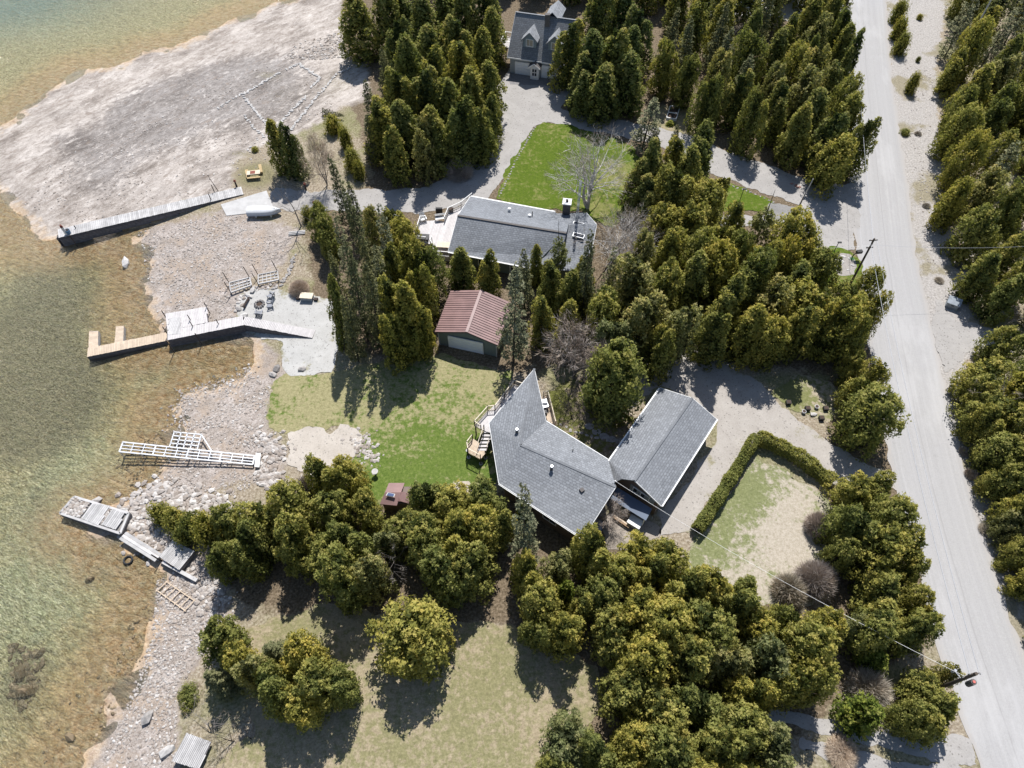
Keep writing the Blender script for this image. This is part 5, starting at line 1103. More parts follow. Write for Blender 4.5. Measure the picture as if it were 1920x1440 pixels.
uA = on_front(975.5, 92, 0, 5); uB = on_front(1023, 98, 0, 5)
for uu in (uA, uB):
    do, zb = dormer(uu, 2.1, 1.3, 5.9, 7.0); c = K(uu+1.05, 1.3, 5.15)
    wf = window(do, c, -ey, 1.15, 1.15, glass=M['curtain'], name='dormer_window')
r = MB(); ub = on_front(1037, 20, 0, 8)
r.slab((K(ub-1.3, dep-.2, 7.6), K(ub, dep-.2, 8.8), K(ub, dep+3.6, 8.8), K(ub-1.3, dep+3.6, 7.6)), .12); r.slab((K(ub+1.3, dep-.2, 7.6), K(ub, dep-.2, 8.8), K(ub, dep+3.6, 8.8), K(ub+1.3, dep+3.6, 7.6)), .12); r.build('cupola_roof', M['roof_pale'], kro)
MB().prism([tuple(K(ub-1, dep+.1, 0)[:2]), tuple(K(ub+1, dep+.1, 0)[:2]), tuple(K(ub+1, dep+3.3, 0)[:2]), tuple(K(ub-1, dep+3.3, 0)[:2])], 6.2, 7.75).build('cupola_wall', M['siding_blue'], kro)
c = K(on_front(1025, 33, 0, 8), dep-.9, 7.6); MB().box(c+Vector((0, 0, .3)), (.8, .6, 1.9)).build('chimney', M['siding_dark'], kro)
o = K(0, .38, 0)
def front(u0, u1, z0, z1, name, mat, th=.06, off=0):
    a = K(u0, .4-off, (z0+z1)/2); b_ = K(u1, .4-off, (z0+z1)/2); return MB().beam(a, b_, th, z1-z0).build(name, mat, co)
ug = [on_front(x, y, 0, 1) for x, y in ((965, 130), (995, 134), (1015, 136), (1045, 140))]
garage_door(co, K(ug[0], .38, 0), K(ug[1], .38, 0), 2.15, -ey); garage_door(co, K(ug[2], .38, 0), K(ug[3], .38, 0), 2.15, -ey)
uc = on_front(1002, 140, 0, 1)
MB().prism([tuple(K(uc-.7, -.5, 0)[:2]), tuple(K(uc+.7, -.5, 0)[:2]), tuple(K(uc+.7, .42, 0)[:2]), tuple(K(uc-.7, .42, 0)[:2])], .02, 2.4).build('porch', M['white'], co)
r = MB(); r.slab((K(uc-1, -.9, 2.3), K(uc, -.9, 3.05), K(uc, .5, 3.05), K(uc-1, .5, 2.3)), .1); r.slab((K(uc+1, -.9, 2.3), K(uc, -.9, 3.05), K(uc, .5, 3.05), K(uc+1, .5, 2.3)), .1); pr_ = r.build('porch_roof', M['siding_dark'], co)
fascia([(K(uc-1, -.93, 2.32), K(uc, -.93, 3.07)), (K(uc, -.93, 3.07), K(uc+1, -.93, 2.32))], M['white'], pr_, h=.18)
dr = MB().beam(K(uc-.45, -.52, 1.05), K(uc+.45, -.52, 1.05), .05, 2.0).build('door', M['white'], co)
for zz in (1.0, 1.65):
    for s_ in (-.2, .2): MB().beam(K(uc+s_-.15, -.56, zz), K(uc+s_+.15, -.56, zz), .03, .5).build('door_pane', M['glass'], dr)
bd_ = MB(); p0 = K(-1.7, 3.2, 3.2); 
bd_.prism([tuple(K(-1.8, 2.2, 0)[:2]), tuple(K(.3, 2.2, 0)[:2]), tuple(K(.3, 5, 0)[:2]), tuple(K(-1.8, 5, 0)[:2])], 3.1, 3.25); balc = bd_.build('balcony', M['deck_white'], co)
rail(co, [tuple(K(.3, 2.2, 0)[:2]), tuple(K(-1.8, 2.2, 0)[:2]), tuple(K(-1.8, 5, 0)[:2]), tuple(K(.3, 5, 0)[:2])], 3.25, 1.0, M['white'], M['white'], 2, .18)
for q in ((-1.7, 2.3), (-1.7, 4.9)): v = K(*q, 0); MB().box((v.x, v.y, 1.55), (.14, .14, 3.1)).build('balcony_post', M['white'], balc)
# ---- little shed with a solar panel
sh = root('shed', P(735, 940), 'small shed with pinkish brown metal roof half hidden by the belt cedars', 'shed')
s1 = P(711, 944, 2.0); s2 = P(720, 923, 2.6); s3 = P(742, 928, 2.6); s4 = P(736, 948, 2.0); s5 = P(722, 905, 2.0); s6 = P(744, 908, 2.0)
hp = [P(712, 945, 2.0), P(722, 923, 2.5), P(752, 923, 2.5), P(744, 948, 2.0)]
rf = MB(); rf.slab(hp, .08); rf.slab([hp[1], hp[2], hp[2]+Vector((.2, 1.3, -.5)), hp[1]+Vector((.2, 1.3, -.5))], .08); so_ = rf.build('roof', M['metal_brown'], sh)
h2 = [P(742, 940, 2.0), P(744, 924, 2.1), P(755, 922, 2.5), P(752, 940, 2.5)]; rf = MB(); rf.slab(h2, .08); rf.slab([h2[2], h2[3], P(766, 944, 2.0), P(770, 925, 2.0)], .08); rf.build('roof', M['metal_brown'], sh)
MB().prism([(hp[0].x+.2, hp[0].y+.2), (hp[3].x+1.0, hp[3].y+.2), (hp[2].x+1., hp[2].y+.9), (hp[1].x+.2, hp[1].y+.9)], 0, 1.95).build('wall', M['siding_tan'], sh)
q = [P(723, 929, 2.62), P(727, 923, 2.75), P(741, 926, 2.75), P(739, 932, 2.62)]; pn = MB().slab(q, .06).build('solar_panel', M['white'], so_); cc = sum(q, Vector())/4; MB().slab([cc+(v-cc)*.78+Vector((0, 0, .03)) for v in q], .02).build('pane', simple('solar_glass', (.12, .16, .3), .2, .1), pn)
# ------------------------------------------------------------------ docks
def span(parent, a, b_, w, mat, pw=.2, skirt=None, gz=None, name='plank', stringer=M['wood_grey']):
    """a run of cross planks from a to b_ (centre line points) on two stringers"""
    d = b_-a; L = d.length; n = max(2, int(L/pw)); u = d.normalized(); s = Vector((-u.y, u.x, 0)).normalized()
    for i in range(n):
        c = a.lerp(b_, (i+.5)/n); j = rng.normal()*.015
        MB().beam(c-s*(w/2+j), c+s*(w/2-j), L/n-.018, .04).build(name, mat, parent)
    for sg in (-1, 1):
        o = s*(sg*(w/2-.08))-Vector((0, 0, .12)); MB().beam(a+o, b_+o, .07, .2).build('stringer', stringer, parent)
    if skirt:
        for sg in (-1, 1):
            k = 0; z = .26
            while z < 2.2:
                pa = a+s*(sg*w/2)-Vector((0, 0, z)); pb = b_+s*(sg*w/2)-Vector((0, 0, z))
                ga = tz(pa.x, pa.y)-.05; gb = tz(pb.x, pb.y)-.05
                if pa.z < ga and pb.z < gb: break
                t0 = 0.; t1 = 1.
                if pa.z < ga: t0 = (ga-pa.z)/max(1e-6, (ga-pa.z)+(pb.z-gb))
                if pb.z < gb: t1 = 1-(gb-pb.z)/max(1e-6, (gb-pb.z)+(pa.z-ga))
                if t1-t0 > .03: MB().beam(pa.lerp(pb, t0), pa.lerp(pb, t1), .06, .2).build('crib_board', stringer, parent)
                z += .25
def posts(parent, pts, top, mat=M['wood_dark'], r=.06, name='post'):
    for (x, y) in pts: zb = tz(x, y)-.1; MB().cyl((x, y, zb), (x, y, top), r, r, 7).build(name, mat, parent)
d1 = root('dock', G(280, 405), 'long sloping grey plank dock with a tall timber crib side', 'dock')
a = P(109, 438, 1.0); b_ = P(454, 356, .22); b_.z = tz(b_.x, b_.y)+.12; span(d1, a, b_, 1.75, M['deck_grey'], .24, True)
s_ = (b_-a).normalized(); MB().prism([(a.x-.05, a.y-.8), (a.x-.05, a.y+.8), (a.x+.05, a.y+.8), (a.x+.05, a.y-.8)], tz(a.x, a.y), .9).build('end_board', M['wood_grey'], d1)
for px, py in ((397, 363), (140, 440)): q = P(px, py, .6); posts(d1, [(q.x, q.y-.9), (q.x, q.y+.9)], 1.4)
q = P(125, 439, 1.0); mk = root('dock_light', (q.x, q.y, 1.02), 'white post with dark red cap at the lake end of the long grey dock', 'post')
MB().cyl((q.x, q.y, 1.02), (q.x, q.y, 2.3), .2, .17, 12).build('post', M['white'], mk); MB().cyl((q.x, q.y, 2.3), (q.x, q.y, 2.65), .2, .1, 12).build('cap', M['rust'], mk)
q = P(129, 437, 1.0); bx = root('dock_box', (q.x, q.y, 1.02), 'blue tub with dark lid at the foot of the white dock post', 'tub')
MB().cyl((q.x, q.y, 1.02), (q.x, q.y, 1.55), .3, .34, 12).build('tub', simple('blue_tub', (.1, .2, .33), .5, .1), bx); MB().cyl((q.x, q.y, 1.55), (q.x, q.y, 1.6), .3, .26, 12).build('lid', M['black'], bx)

d2 = root('dock', G(350, 620), 'pale jointed dock with square platform and two tan finger floats', 'dock')
rp = [P(588, 625, .1), P(456, 601, .75), P(314, 629, .75)]; rp[0].z = tz(rp[0].x, rp[0].y)+.12
span(d2, rp[0], rp[1], 1.25, M['deck_white'], .2, True); span(d2, rp[1], rp[2], 1.5, M['deck_white'], .2, True)
f0 = P(313, 631, -.05); f1 = P(164, 661, -.05); span(d2, f0, f1, 1.35, M['deck_tan'], .2, True)
pf = [P(*q, .75) for q in ((310, 588), (387, 575), (390, 604), (314, 620))]; fr = MB().prism([(v.x, v.y) for v in pf], .45, .68).build('platform_frame', M['wood_grey'], d2)
pfd = np.array([pf[3].x-pf[0].x, pf[3].y-pf[0].y]); planks(d2, [(v.x, v.y) for v in pf], .72, .2, pfd, M['deck_white'])
planks(d2, [tuple(P(*q, .77)[:2]) for q in ((316, 597), (338, 594), (339, 626), (315, 628))], .775, .2, (0, 1), M['deck_grey'], name='mat_board')
for L_ in (((167, 621), (184, 620), (184, 651), (166, 653)), ((217, 613), (232, 611), (231, 642), (215, 645))):
    q = [P(*v, -.05) for v in L_]; qq = [(v.x, v.y) for v in q]; fl = MB().prism(qq, -.75, -.1).build('finger_float', M['grey_metal'], d2); planks(d2, qq, -.06, .2, (1, .1), M['deck_tan'])
for v in ((309, 592), (311, 622), (357, 600), (362, 613), (410, 608), (388, 577), (318, 648), (371, 634)):
    q = P(*v, .7); posts(d2, [(q.x, q.y)], 1.7, r=.055)

d3 = root('aluminium_dock', G(355, 850), 'bare white aluminium dock frame without boards standing in the shallows', 'dock frame')
zA = .45
def rails(parent, L, z, mat, w=.09):
    b = MB()
    for (x0, y0, x1, y1) in L: a = P(x0, y0, z); c = P(x1, y1, z); b.beam(a, c, w, .12)
    return b
rails(d3, [(231, 829, 478, 855)], zA, M['alu'], .14).build('side_rail', M['alu'], d3); rails(d3, [(224, 847, 474, 871)], zA, M['alu'], .14).build('side_rail', M['alu'], d3)
for k in (1/3, 2/3): rails(d3, [(231-7*k, 829+18*k, 478-4*k, 855+16*k)], zA, M['alu']).build('inner_rail', M['alu'], d3)
for i in range(13):
    u = i/12; x0 = 231+247*u; y0 = 829+26*u; x1 = 224+250*u; y1 = 847+24*u; rails(d3, [(x0, y0, x1, y1)], zA+.002, M['alu'], .16 if i % 3 == 0 else .08).build('cross_member', M['alu'], d3)
for L_ in ((327, 810, 378, 815), (327, 810, 318, 838), (378, 815, 370, 843), (352, 812, 344, 840), (323, 824, 374, 829), (378, 815, 398, 847), (340, 811, 331, 839), (365, 814, 357, 841), (320, 831, 372, 836), (325, 817, 376, 822)): rails(d3, [L_], zA+.004, M['alu'], .11).build('platform_member', M['alu'], d3)
for v in ((231, 829), (224, 847), (270, 833), (264, 851), (318, 838), (311, 855), (370, 843), (362, 860), (430, 850), (424, 866), (327, 810), (378, 815)):
    q = P(*v, zA); posts(d3, [(q.x, q.y)], zA+.12, M['alu'], .055, 'leg')
q = [P(*v, zA+.06) for v in ((480, 849), (489, 850), (486, 876), (477, 875))]; MB().prism([(v.x, v.y) for v in q], .38, .52).build('end_plate', M['white'], d3)

d4 = root('crib_dock', G(170, 965), 'old square crib dock filled with stones and two plank panels', 'dock')
zC = .25
cp = [P(*v, zC) for v in ((139, 931), (112, 962), (225, 1000), (241, 962))]
MB().prism([(v.x, v.y) for v in cp], -1.6, zC-.22).build('crib_fill', M['stone'], d4)
for i in range(4):
    for zz in (zC-.1, zC-.36, zC-.62): MB().beam(Vector((cp[i].x, cp[i].y, zz)), Vector((cp[(i+1) % 4].x, cp[(i+1) % 4].y, zz)), .24, .22).build('crib_timber', M['deck_grey'] if zz > zC-.2 else M['wood_grey'], d4)
for L_ in (((173, 944), (152, 972), (185, 986), (206, 949)), ((211, 954), (190, 984), (217, 993), (235, 963))):
    q = [P(*v, zC) for v in L_]; planks(d4, [(v.x, v.y) for v in q], zC+.02, .22, (q[1]-q[0])[:2], M['deck_grey'], .03, .06)
def beam_obj(label, cat, p0, p1, w, h, mat, name='timber'):
    a, c = p0, p1; m_ = (a+c)/2; b = MB().beam(a, c, w, h); n = 4
    for i in range(n): pass
    o = b.build(name, mat, loc=(m_.x, m_.y, m_.z)); return tag(o, label, cat)
w0 = root('walkway', P(263, 1025, 0), 'narrow grey plank walkway leading from the crib dock to the square platform', 'walkway')
a = P(230, 1004, .1); c = P(297, 1046, .1)
for k in (-.33, 0, .33): MB().beam(a+Vector((.5, .8, 0)).normalized()*k, c+Vector((.5, .8, 0)).normalized()*k, .3, .07).build('plank', M['deck_grey'], w0)
for u in (.1, .5, .9): q = a.lerp(c, u); posts(w0, [(q.x, q.y)], .08, r=.1)
a = P(306, 1054, -.1); c = P(370, 1089, -.1); beam_obj('long squared timber lying below the square grey platform', 'timber', a, c, .35, .35, M['deck_grey'])
pl_ = root('platform', G(330, 1040), 'square weathered plank platform on the rubble below the crib dock', 'platform')
q = [P(*v, .35) for v in ((324, 1013), (364, 1033), (336, 1069), (298, 1044))]; qq = [(v.x, v.y) for v in q]; MB().prism(qq, -.25, .31).build('frame', M['wood_grey'], pl_); planks(pl_, qq, .35, .16, (q[0]-q[3])[:2], M['deck_grey'], .03)
pt = root('platform', G(358, 1408), 'grey square plank platform at the bottom left edge of the meadow', 'platform')
q = [P(*v, .6) for v in ((350, 1374), (396, 1391), (373, 1443), (322, 1427))]; qq = [(v.x, v.y) for v in q]; MB().prism(qq, .48, .56).build('frame', M['wood_grey'], pt); planks(pt, qq, .6, .16, (q[0]-q[3])[:2], M['deck_grey'], .03)
for v in inset(qq, .4): MB().box((v[0], v[1], .22), (.12, .12, .55)).build('leg', M['wood_grey'], pt)
ld_ = root('ladder', G(330, 1118), 'pale wooden ladder lying flat on the shore stones', 'ladder')
r0, r1 = G(312, 1091, .15), G(367, 1128, .15); r2, r3 = G(294, 1107, .15), G(350, 1147, .15)
MB().beam(r0, r1, .1, .1).build('rail', M['deck_tan'], ld_); MB().beam(r2, r3, .1, .1).build('rail', M['deck_tan'], ld_)
for i in range(7): u = .04+i*.155; MB().beam(r2.lerp(r3, u)-Vector((.1, .1, -.06)), r0.lerp(r1, u)+Vector((.1, .1, .06)), .09, .05).build('rung', M['deck_tan'], ld_)
for v0, v1, lab in (((303, 1052), (292, 1038), 'dark stake beside the walkway end above the square platform corner'), ((331, 1067), (318, 1052), 'dark stake at the lower corner of the square platform')):
    q = G(*v0); o = MB().cyl(q, q+Vector((-.25, 0, 1.9)), .07, .05, 7).build('stake', M['wood_dark'], loc=q); tag(o, lab, 'stake')
for k, (crn, pst) in enumerate(((((432, 534), (470, 524), (473, 538), (435, 552)), (0, 1, 3)), (((486, 519), (522, 512), (524, 528), (486, 536)), (0, 1, 3)))):
    q = [G(*v, .35) for v in crn]; ds = root('dock_section', G(sum(v[0] for v in crn)/4, sum(v[1] for v in crn)/4), ('grey slatted dock section on the shore, left of two, with long corner posts', 'grey slatted dock section on the shore, right of two, beside the stone wall')[k], 'dock section', 'dock sections pulled up on the shore')
    for i in range(4): MB().beam(q[i], q[(i+1) % 4], .14, .2).build('frame_beam', M['deck_grey'], ds)
    for u in (.22, .42, .62, .82): MB().beam(q[0].lerp(q[1], u), q[3].lerp(q[2], u), .07, .1).build('cross_bar', M['deck_grey'], ds)
    for u in (.33, .66): MB().beam(q[0].lerp(q[3], u), q[1].lerp(q[2], u), .16, .07).build('slat', M['deck_grey'], ds)
    for i in pst: MB().cyl(q[i]-Vector((0, 0, .4)), q[i]+Vector((-.3, .15, 1.9)), .05, .05, 7).build('post', M['wood_dark'], ds)

# ------------------------------------------------------------------ stones
_ico = bpy.data.meshes.new('t'); import bmesh
bm = bmesh.new(); bmesh.ops.create_icosphere(bm, subdivisions=1, radius=1); bm.verts.ensure_lookup_table(); IV = np.array([tuple(v.co) for v in bm.verts]); IF = np.array([[v.index for v in f.verts] for f in bm.faces]); bm.free()
def stone_mesh(name, mat):
    V = IV*(.75+.5*rng.random((len(IV), 1)))*np.array([1, .8, .55]); return np_mesh(name, V, IF, mat)
STONES = [stone_mesh('stone', M['stone']) for _ in range(5)]; STONES_W = [stone_mesh('stone', M['stone_w']) for _ in range(4)]
def scatter(name, poly, n, s, mat, label=None, cat=None, px=True, line=None, wid=1, pw=2.2, zf=None, parent=None):
    if line is not None:
        c = np.array([tuple(G(*v))[:2] for v in line]); seg = np.hypot(*(c[1:]-c[:-1]).T); t = rng.random(n)*seg.sum(); cs = np.concatenate([[0], np.cumsum(seg)]); i = np.clip(np.searchsorted(cs, t)-1, 0, len(seg)-1)
        Q = c[i]+(c[i+1]-c[i])*((t-cs[i])/seg[i])[:, None]+rng.normal(size=(n, 2))*wid/2
    else:
        A = PP(poly); lo, hi = A.min(0), A.max(0); Q = lo+(hi-lo)*rng.random((n*4, 2)); Q = Q[sdf(A, Q[:, 0], Q[:, 1]) < 0][:n]
        m_ = vn(Q[:, 0], Q[:, 1], 3.0, 4) > .38; Q = Q[m_ | (rng.random(len(Q)) < .3)]
    n = len(Q); sz = s[0]+(s[1]-s[0])*rng.random(n)**pw; Z = terr(Q[:, 0], Q[:, 1]) if zf is None else np.full(n, zf); a = rng.random(n)*6.283
    B = IV[None]*(.7+.55*rng.random((n, len(IV), 1)))*np.array([1, .75, .5]); x = B[..., 0]*np.cos(a)[:, None]-B[..., 1]*np.sin(a)[:, None]; y = B[..., 0]*np.sin(a)[:, None]+B[..., 1]*np.cos(a)[:, None]
    V = np.stack([x*sz[:, None]+Q[:, :1], y*sz[:, None]+Q[:, 1:], B[..., 2]*sz[:, None]+(Z+sz*.12)[:, None]], -1).reshape(-1, 3)
    F = (IF[None]+(np.arange(n)*len(IV))[:, None, None]).reshape(-1, 3); me = np_mesh(name, V, F, mat); fattr(me, 'hue', np.repeat(rng.random(n), len(IV)))
    
    if parent: me.transform(Matrix.Translation(-wloc(parent)))
    return tag(link(name, me, parent), label, cat, kind='stuff')
t = NT('cobbles'); hu = t.attr('hue'); nn_ = t.noise(t.pos(), 6, 4, .6)
M['cobbles'] = t.bsdf(t.mix(.3, t.ramp(hu, [(0, (.2, .155, .12)), (.3, (.32, .275, .24)), (.75, (.43, .395, .365)), (1, (.62, .59, .56))]), t.ramp(nn_, [(.3, (.22, .2, .18)), (.7, (.5, .46, .43))])), .9, None, .15)
t = NT('wet_stones'); hu = t.attr('hue'); M['wetstones'] = t.bsdf(t.ramp(hu, [(0, (.1, .075, .045)), (.5, (.2, .15, .09)), (1, (.38, .3, .2))]), .6)
sc_ = scatter
sc_('beach_cobbles', [(255, 430), (420, 400), (470, 410), (540, 470), (500, 510), (430, 540), (440, 600), (300, 610), (275, 520)], 3600, (.04, .19), M['cobbles'], 'pale cobbles strewn over the beach between the two upper docks', 'stones')
sc_('beach_cobbles', [(340, 760), (470, 700), (505, 720), (495, 800), (540, 850), (500, 900), (440, 930), (320, 930), (260, 935), (320, 820)], 3200, (.04, .2), M['cobbles'], 'pale cobbles strewn over the beach around the aluminium frame', 'stones')
sc_('beach_cobbles', [(290, 1080), (380, 1090), (420, 1160), (380, 1230), (330, 1300), (330, 1440), (180, 1440), (240, 1300), (280, 1190)], 3600, (.04, .2), M['cobbles'], 'pale cobbles strewn along the lower left shore', 'stones')
sc_('shelf_rubble', [(530, 110), (560, 78), (640, 60), (645, 108), (600, 112)], 700, (.08, .3), M['cobbles'], 'loose pale rubble on the rock shelf beside the lone cedar', 'stones')
sc_('shelf_rubble', [(400, 150), (560, 110), (640, 190), (540, 250), (500, 300), (440, 350), (330, 380), (150, 410), (40, 380), (100, 300), (250, 220)], 2600, (.04, .19), M['cobbles'], 'small pale stones scattered on the lower rock shelf', 'stones')
sc_('fill_stones', [(141, 933), (115, 962), (150, 971), (172, 943)], 420, (.08, .28), M['cobbles'], zf=zC-.12, parent=d4); sc_('fill_stones', [(207, 950), (188, 984), (192, 986), (212, 954)], 60, (.08, .22), M['cobbles'], zf=zC-.12, parent=d4)
sc_('riprap', None, 420, (.15, .5), M['cobbles'], 'grey rubble bank behind the old crib dock', 'stones', line=[(240, 955), (262, 930), (300, 915), (340, 930), (400, 940), (440, 965)], wid=1.5, pw=1.5)
sc_('riprap', None, 480, (.14, .42), M['cobbles'], 'grey rubble bank along the narrow walkway', 'stones', line=[(240, 975), (270, 1000), (300, 1022), (330, 1000), (290, 975), (250, 960)], wid=1.8, pw=1.5)
sc_('riprap', None, 320, (.12, .38), M['cobbles'], 'grey rubble running down from the square platform', 'stones', line=[(345, 1075), (385, 1095), (405, 1130), (410, 1170)], wid=1.6, pw=1.6)
sc_('riprap', None, 130, (.2, .5), M['cobbles'], 'jagged dark edged rubble heap at the foot of the aluminium frame', 'stones', line=[(490, 885), (512, 900), (500, 895)], wid=1.1, pw=1.2)
sc_('riprap', None, 150, (.15, .42), M['cobbles'], 'pale broken stones along the lawn edge above the aluminium frame', 'stones', line=[(480, 815), (500, 840), (520, 830), (530, 845), (500, 860)], wid=1.3, pw=1.4)
sc_('lawn_rubble', None, 150, (.1, .33), M['cobbles'], 'pale stones spilling onto the lawn beside the sandy patch', 'stones', line=[(668, 820), (685, 845), (705, 862)], wid=1.4, pw=1.4)
sc_('lake_stones', [(0, 1200), (70, 1215), (60, 1290), (30, 1330), (0, 1310)], 160, (.12, .5), M['wetstones'], 'brown stones on the lake bed at the lower left edge', 'stones')
sc_('lake_stones', [(110, 1300), (200, 1210), (270, 1130), (290, 1180), (230, 1300), (180, 1400), (60, 1440)], 170, (.06, .24), M['wetstones'], 'brown stones under the shallow water along the lower shore', 'stones')
sc_('lake_stones', [(200, 860), (300, 800), (300, 890), (250, 930)], 200, (.07, .28), M['wetstones'], 'brown stones under the shallow water by the crib dock', 'stones')
sc_('shore_stones', None, 420, (.06, .24), M['cobbles'], 'pale stones at the water edge along the inlet', 'stones', line=[(470, 690), (447, 712), (400, 724), (350, 742), (333, 770), (330, 800)], wid=1.6)
sc_('verge_stones', [(1690, 120), (1750, 130), (1750, 400), (1800, 470), (1790, 560), (1740, 500), (1710, 300)], 900, (.04, .17), M['cobbles'], 'loose stones on the verge right of the road', 'stones')
sc_('pit_stones', None, 60, (.12, .36), M['cobbles'], 'rough stones edging the fire pit terrace', 'stones', line=[(444, 590), (446, 565), (462, 548), (490, 540), (520, 535)], wid=.6, pw=1.3)
WETS = stone_mesh('wet_stone', M['wetstones']); fattr(WETS, 'hue', np.full(12, .45))
def stone_row(label, lines, step=.62, s=(.18, .3), meshes=STONES_W, jit=.08, name='stone_border', cat='stone border'):
    pts = []
    for L_ in lines:
        c = [G(*v) for v in L_]
        for a, c2 in zip(c[:-1], c[1:]):
            n = max(1, int((c2-a).length/step)); pts += [a.lerp(c2, i/n) for i in range(n)]
    ro = root(name, pts[0], label, cat)
    for q in pts:
        o = link('stone', meshes[rng.integers(len(meshes))], ro); z = tz(q.x, q.y)
        o.location = Vector((q.x+rng.normal()*jit, q.y+rng.normal()*jit, z+.06))-pts[0]; k = s[0]+(s[1]-s[0])*rng.random(); o.scale = (k*1.25, k, k*.75); o.rotation_euler = (0, 0, rng.random()*6.28)
    return ro
stone_row('long kite shaped outline of white stones laid out on the rock shelf', [[(455, 177), (490, 157), (527, 135)], [(538, 130), (560, 120), (600, 147), (583, 167)], [(457, 182), (485, 215), (513, 247), (540, 215), (577, 178)]], .42, (.22, .34))
stone_row('straight slanting row of white stones beside the kite shaped outline', [[(655, 128), (632, 138), (600, 175), (543, 246)]], .46, (.2, .32))
stone_row('short row of white stones trailing left from the kite outline', [[(410, 203), (430, 190), (455, 176)]], .55, (.2, .3))
stone_row('loose row of stones leading down towards the picnic benches', [[(460, 217), (475, 238), (500, 260)]], .6, (.2, .3))
stone_row('small ring of stones round a shrub above the picnic benches', [[(466, 281), (470, 275), (479, 275), (483, 281), (478, 286), (469, 286), (466, 281)]], .42, (.13, .22))
stone_row('curved stacked stone wall beside the dock sections', [[(551, 478), (547, 500), (535, 522), (524, 535), (505, 541)], [(549, 488), (541, 512), (528, 531)]], .36, (.2, .34), STONES, .12, 'stone_wall', 'stone wall')
stone_row('dark stone edging between the north lawn and the drive', [[(1003, 240), (968, 300), (948, 345), (934, 372)]], .5, (.14, .22), STONES, .06)
stone_row('dark stone edging along the lower wedge of lawn by the second drive', [[(1350, 342), (1400, 358), (1450, 380), (1460, 393)]], .6, (.14, .22), STONES, .06)
stone_row('ring of white stones in the gravel bed under the dark pole', [[(1572, 492), (1580, 481), (1592, 484), (1597, 497), (1588, 506), (1575, 503)], [(1581, 492), (1586, 496)]], 1.0, (.18, .32))
stone_row('pale stone edging on the path through the house garden', [[(1050, 795), (1080, 812), (1120, 820), (1160, 828), (1190, 826)]], .6, (.16, .26), STONES, .06)
for i, (px, py, k, lab) in enumerate(((567, 693, .55, 'grey boulder on the edge of the main lawn near the beach'), (519, 692, .6, 'pale boulder at the shore corner of the main lawn'), (512, 703, .5, 'dark boulder leaning below the pale one at the lawn corner'), (181, 942, .6, 'large pale boulder on the plank panel of the crib dock'), (224, 953, .42, 'pale boulder on the inner end of the crib dock, left of the pair'), (233, 957, .38, 'greyer boulder on the inner end of the crib dock, right of the pair'),
    (474, 545, .45, 'round boulder at the back edge of the fire pit terrace'), (468, 556, .42, 'flat pale boulder left of the round one on the fire pit terrace'), (458, 594, .55, 'flat boulder where the dock meets the fire pit terrace'), (448, 580, .5, 'brown boulder at the lake side of the fire pit terrace'), (169, 1087, .45, 'dark boulder under water below the crib dock'), (40, 1262, .8, 'big brown boulder under water at the left edge'), (50, 1297, .9, 'flat reddish boulder under water at the left edge'), (277, 1347, .7, 'bluish boulder on the lower shore stones'), (132, 1382, .55, 'dark weedy boulder at the lower left waterline'), (315, 1408, .6, 'pale boulder beside the grey platform at the bottom'), (237, 500-6, .8, 'pale boulder awash off the beach between the docks'), (352, 762, .0, ''))):
    if not k: continue
    q = G(px, py); o = link('boulder', (STONES+STONES_W)[i % 9] if 'under' not in lab and 'weedy' not in lab else WETS, None, q+Vector((0, 0, k*.25))); o.scale = (k*1.2, k, k*1.1); o.rotation_euler = (0, 0, i*1.3); tag(o, lab, 'boulder')

# ------------------------------------------------------------------ boat, furniture and small things
q = G(498, 402); bo = root('rowing_boat', q, 'pale grey boat upturned on trestles beside the boat ramp', 'boat')
def hull():
    n = 14; V = []; L = 4.6; sec = 9
    for i in range(n+1):
        u = i/n; x = -L/2+L*u; w = .85*(1-max(0, (u-.45)/.55)**2.2)**.8 if u < 1 else .02; w = max(w, .03); hgt = .62*(1-.25*max(0, (u-.6)/.4)**2)
        for k in range(sec): t_ = math.pi*k/(sec-1); V.append((x+(.25*max(0, (u-.8)/.2)*0), -math.cos(t_)*w, .55+math.sin(t_)**.6*hgt))
    F = [(i*sec+k, i*sec+k+1, (i+1)*sec+k+1, (i+1)*sec+k) for i in range(n) for k in range(sec-1)]; return V, F
V, F = hull(); me = np_mesh('hull', V, F, simple('boat_hull', (.55, .56, .57), .5, .08), smooth=True); ho = link('hull', me, bo)
MB().add([Vector(v)+q for v in V[:9]], [tuple(range(9))]).build('transom', M['grey_metal'], bo)
kb_ = MB()
for s_ in (-1, 1): kb_.add([], []) ; pts_ = [Vector((V[i*9+(0 if s_ < 0 else 8)]))+q for i in range(15)]; [kb_.beam(pts_[i], pts_[i+1], .07, .09) for i in range(14)]
kb_.build('gunwale', simple('blue_trim', (.3, .36, .45), .5, .1), bo)
MB().beam(q+Vector((-2.2, 0, 1.17)), q+Vector((1.6, 0, 1.15)), .06, .05).build('keel', M['white'], bo)
for x in (-1.2, .9): MB().box(q+Vector((x, 0, .27)), (.12, 1.3, .5)).build('trestle', M['white'], bo)
bo.rotation_euler = (0, 0, .03)
def bench(label, px, py, rz, mat, L=1.6, cat='bench'):
    q = G(px, py); o = root('bench', q, label, cat, None); MB().box(q+Vector((0, 0, .45)), (L, .42, .06)).build('seat', mat, o)
    for s_ in (-1, 1): MB().box(q+Vector((s_*L*.38, 0, .21)), (.1, .34, .42)).build('leg', mat, o)
    o.rotation_euler = (0, 0, rz); return o
bench('yellow wooden bench left of the picnic table', 465, 330, -1.25, M['yellow_wood'], 1.8); bench('yellow wooden bench right of the picnic table', 490, 320, -1.25, M['yellow_wood'], 1.8)
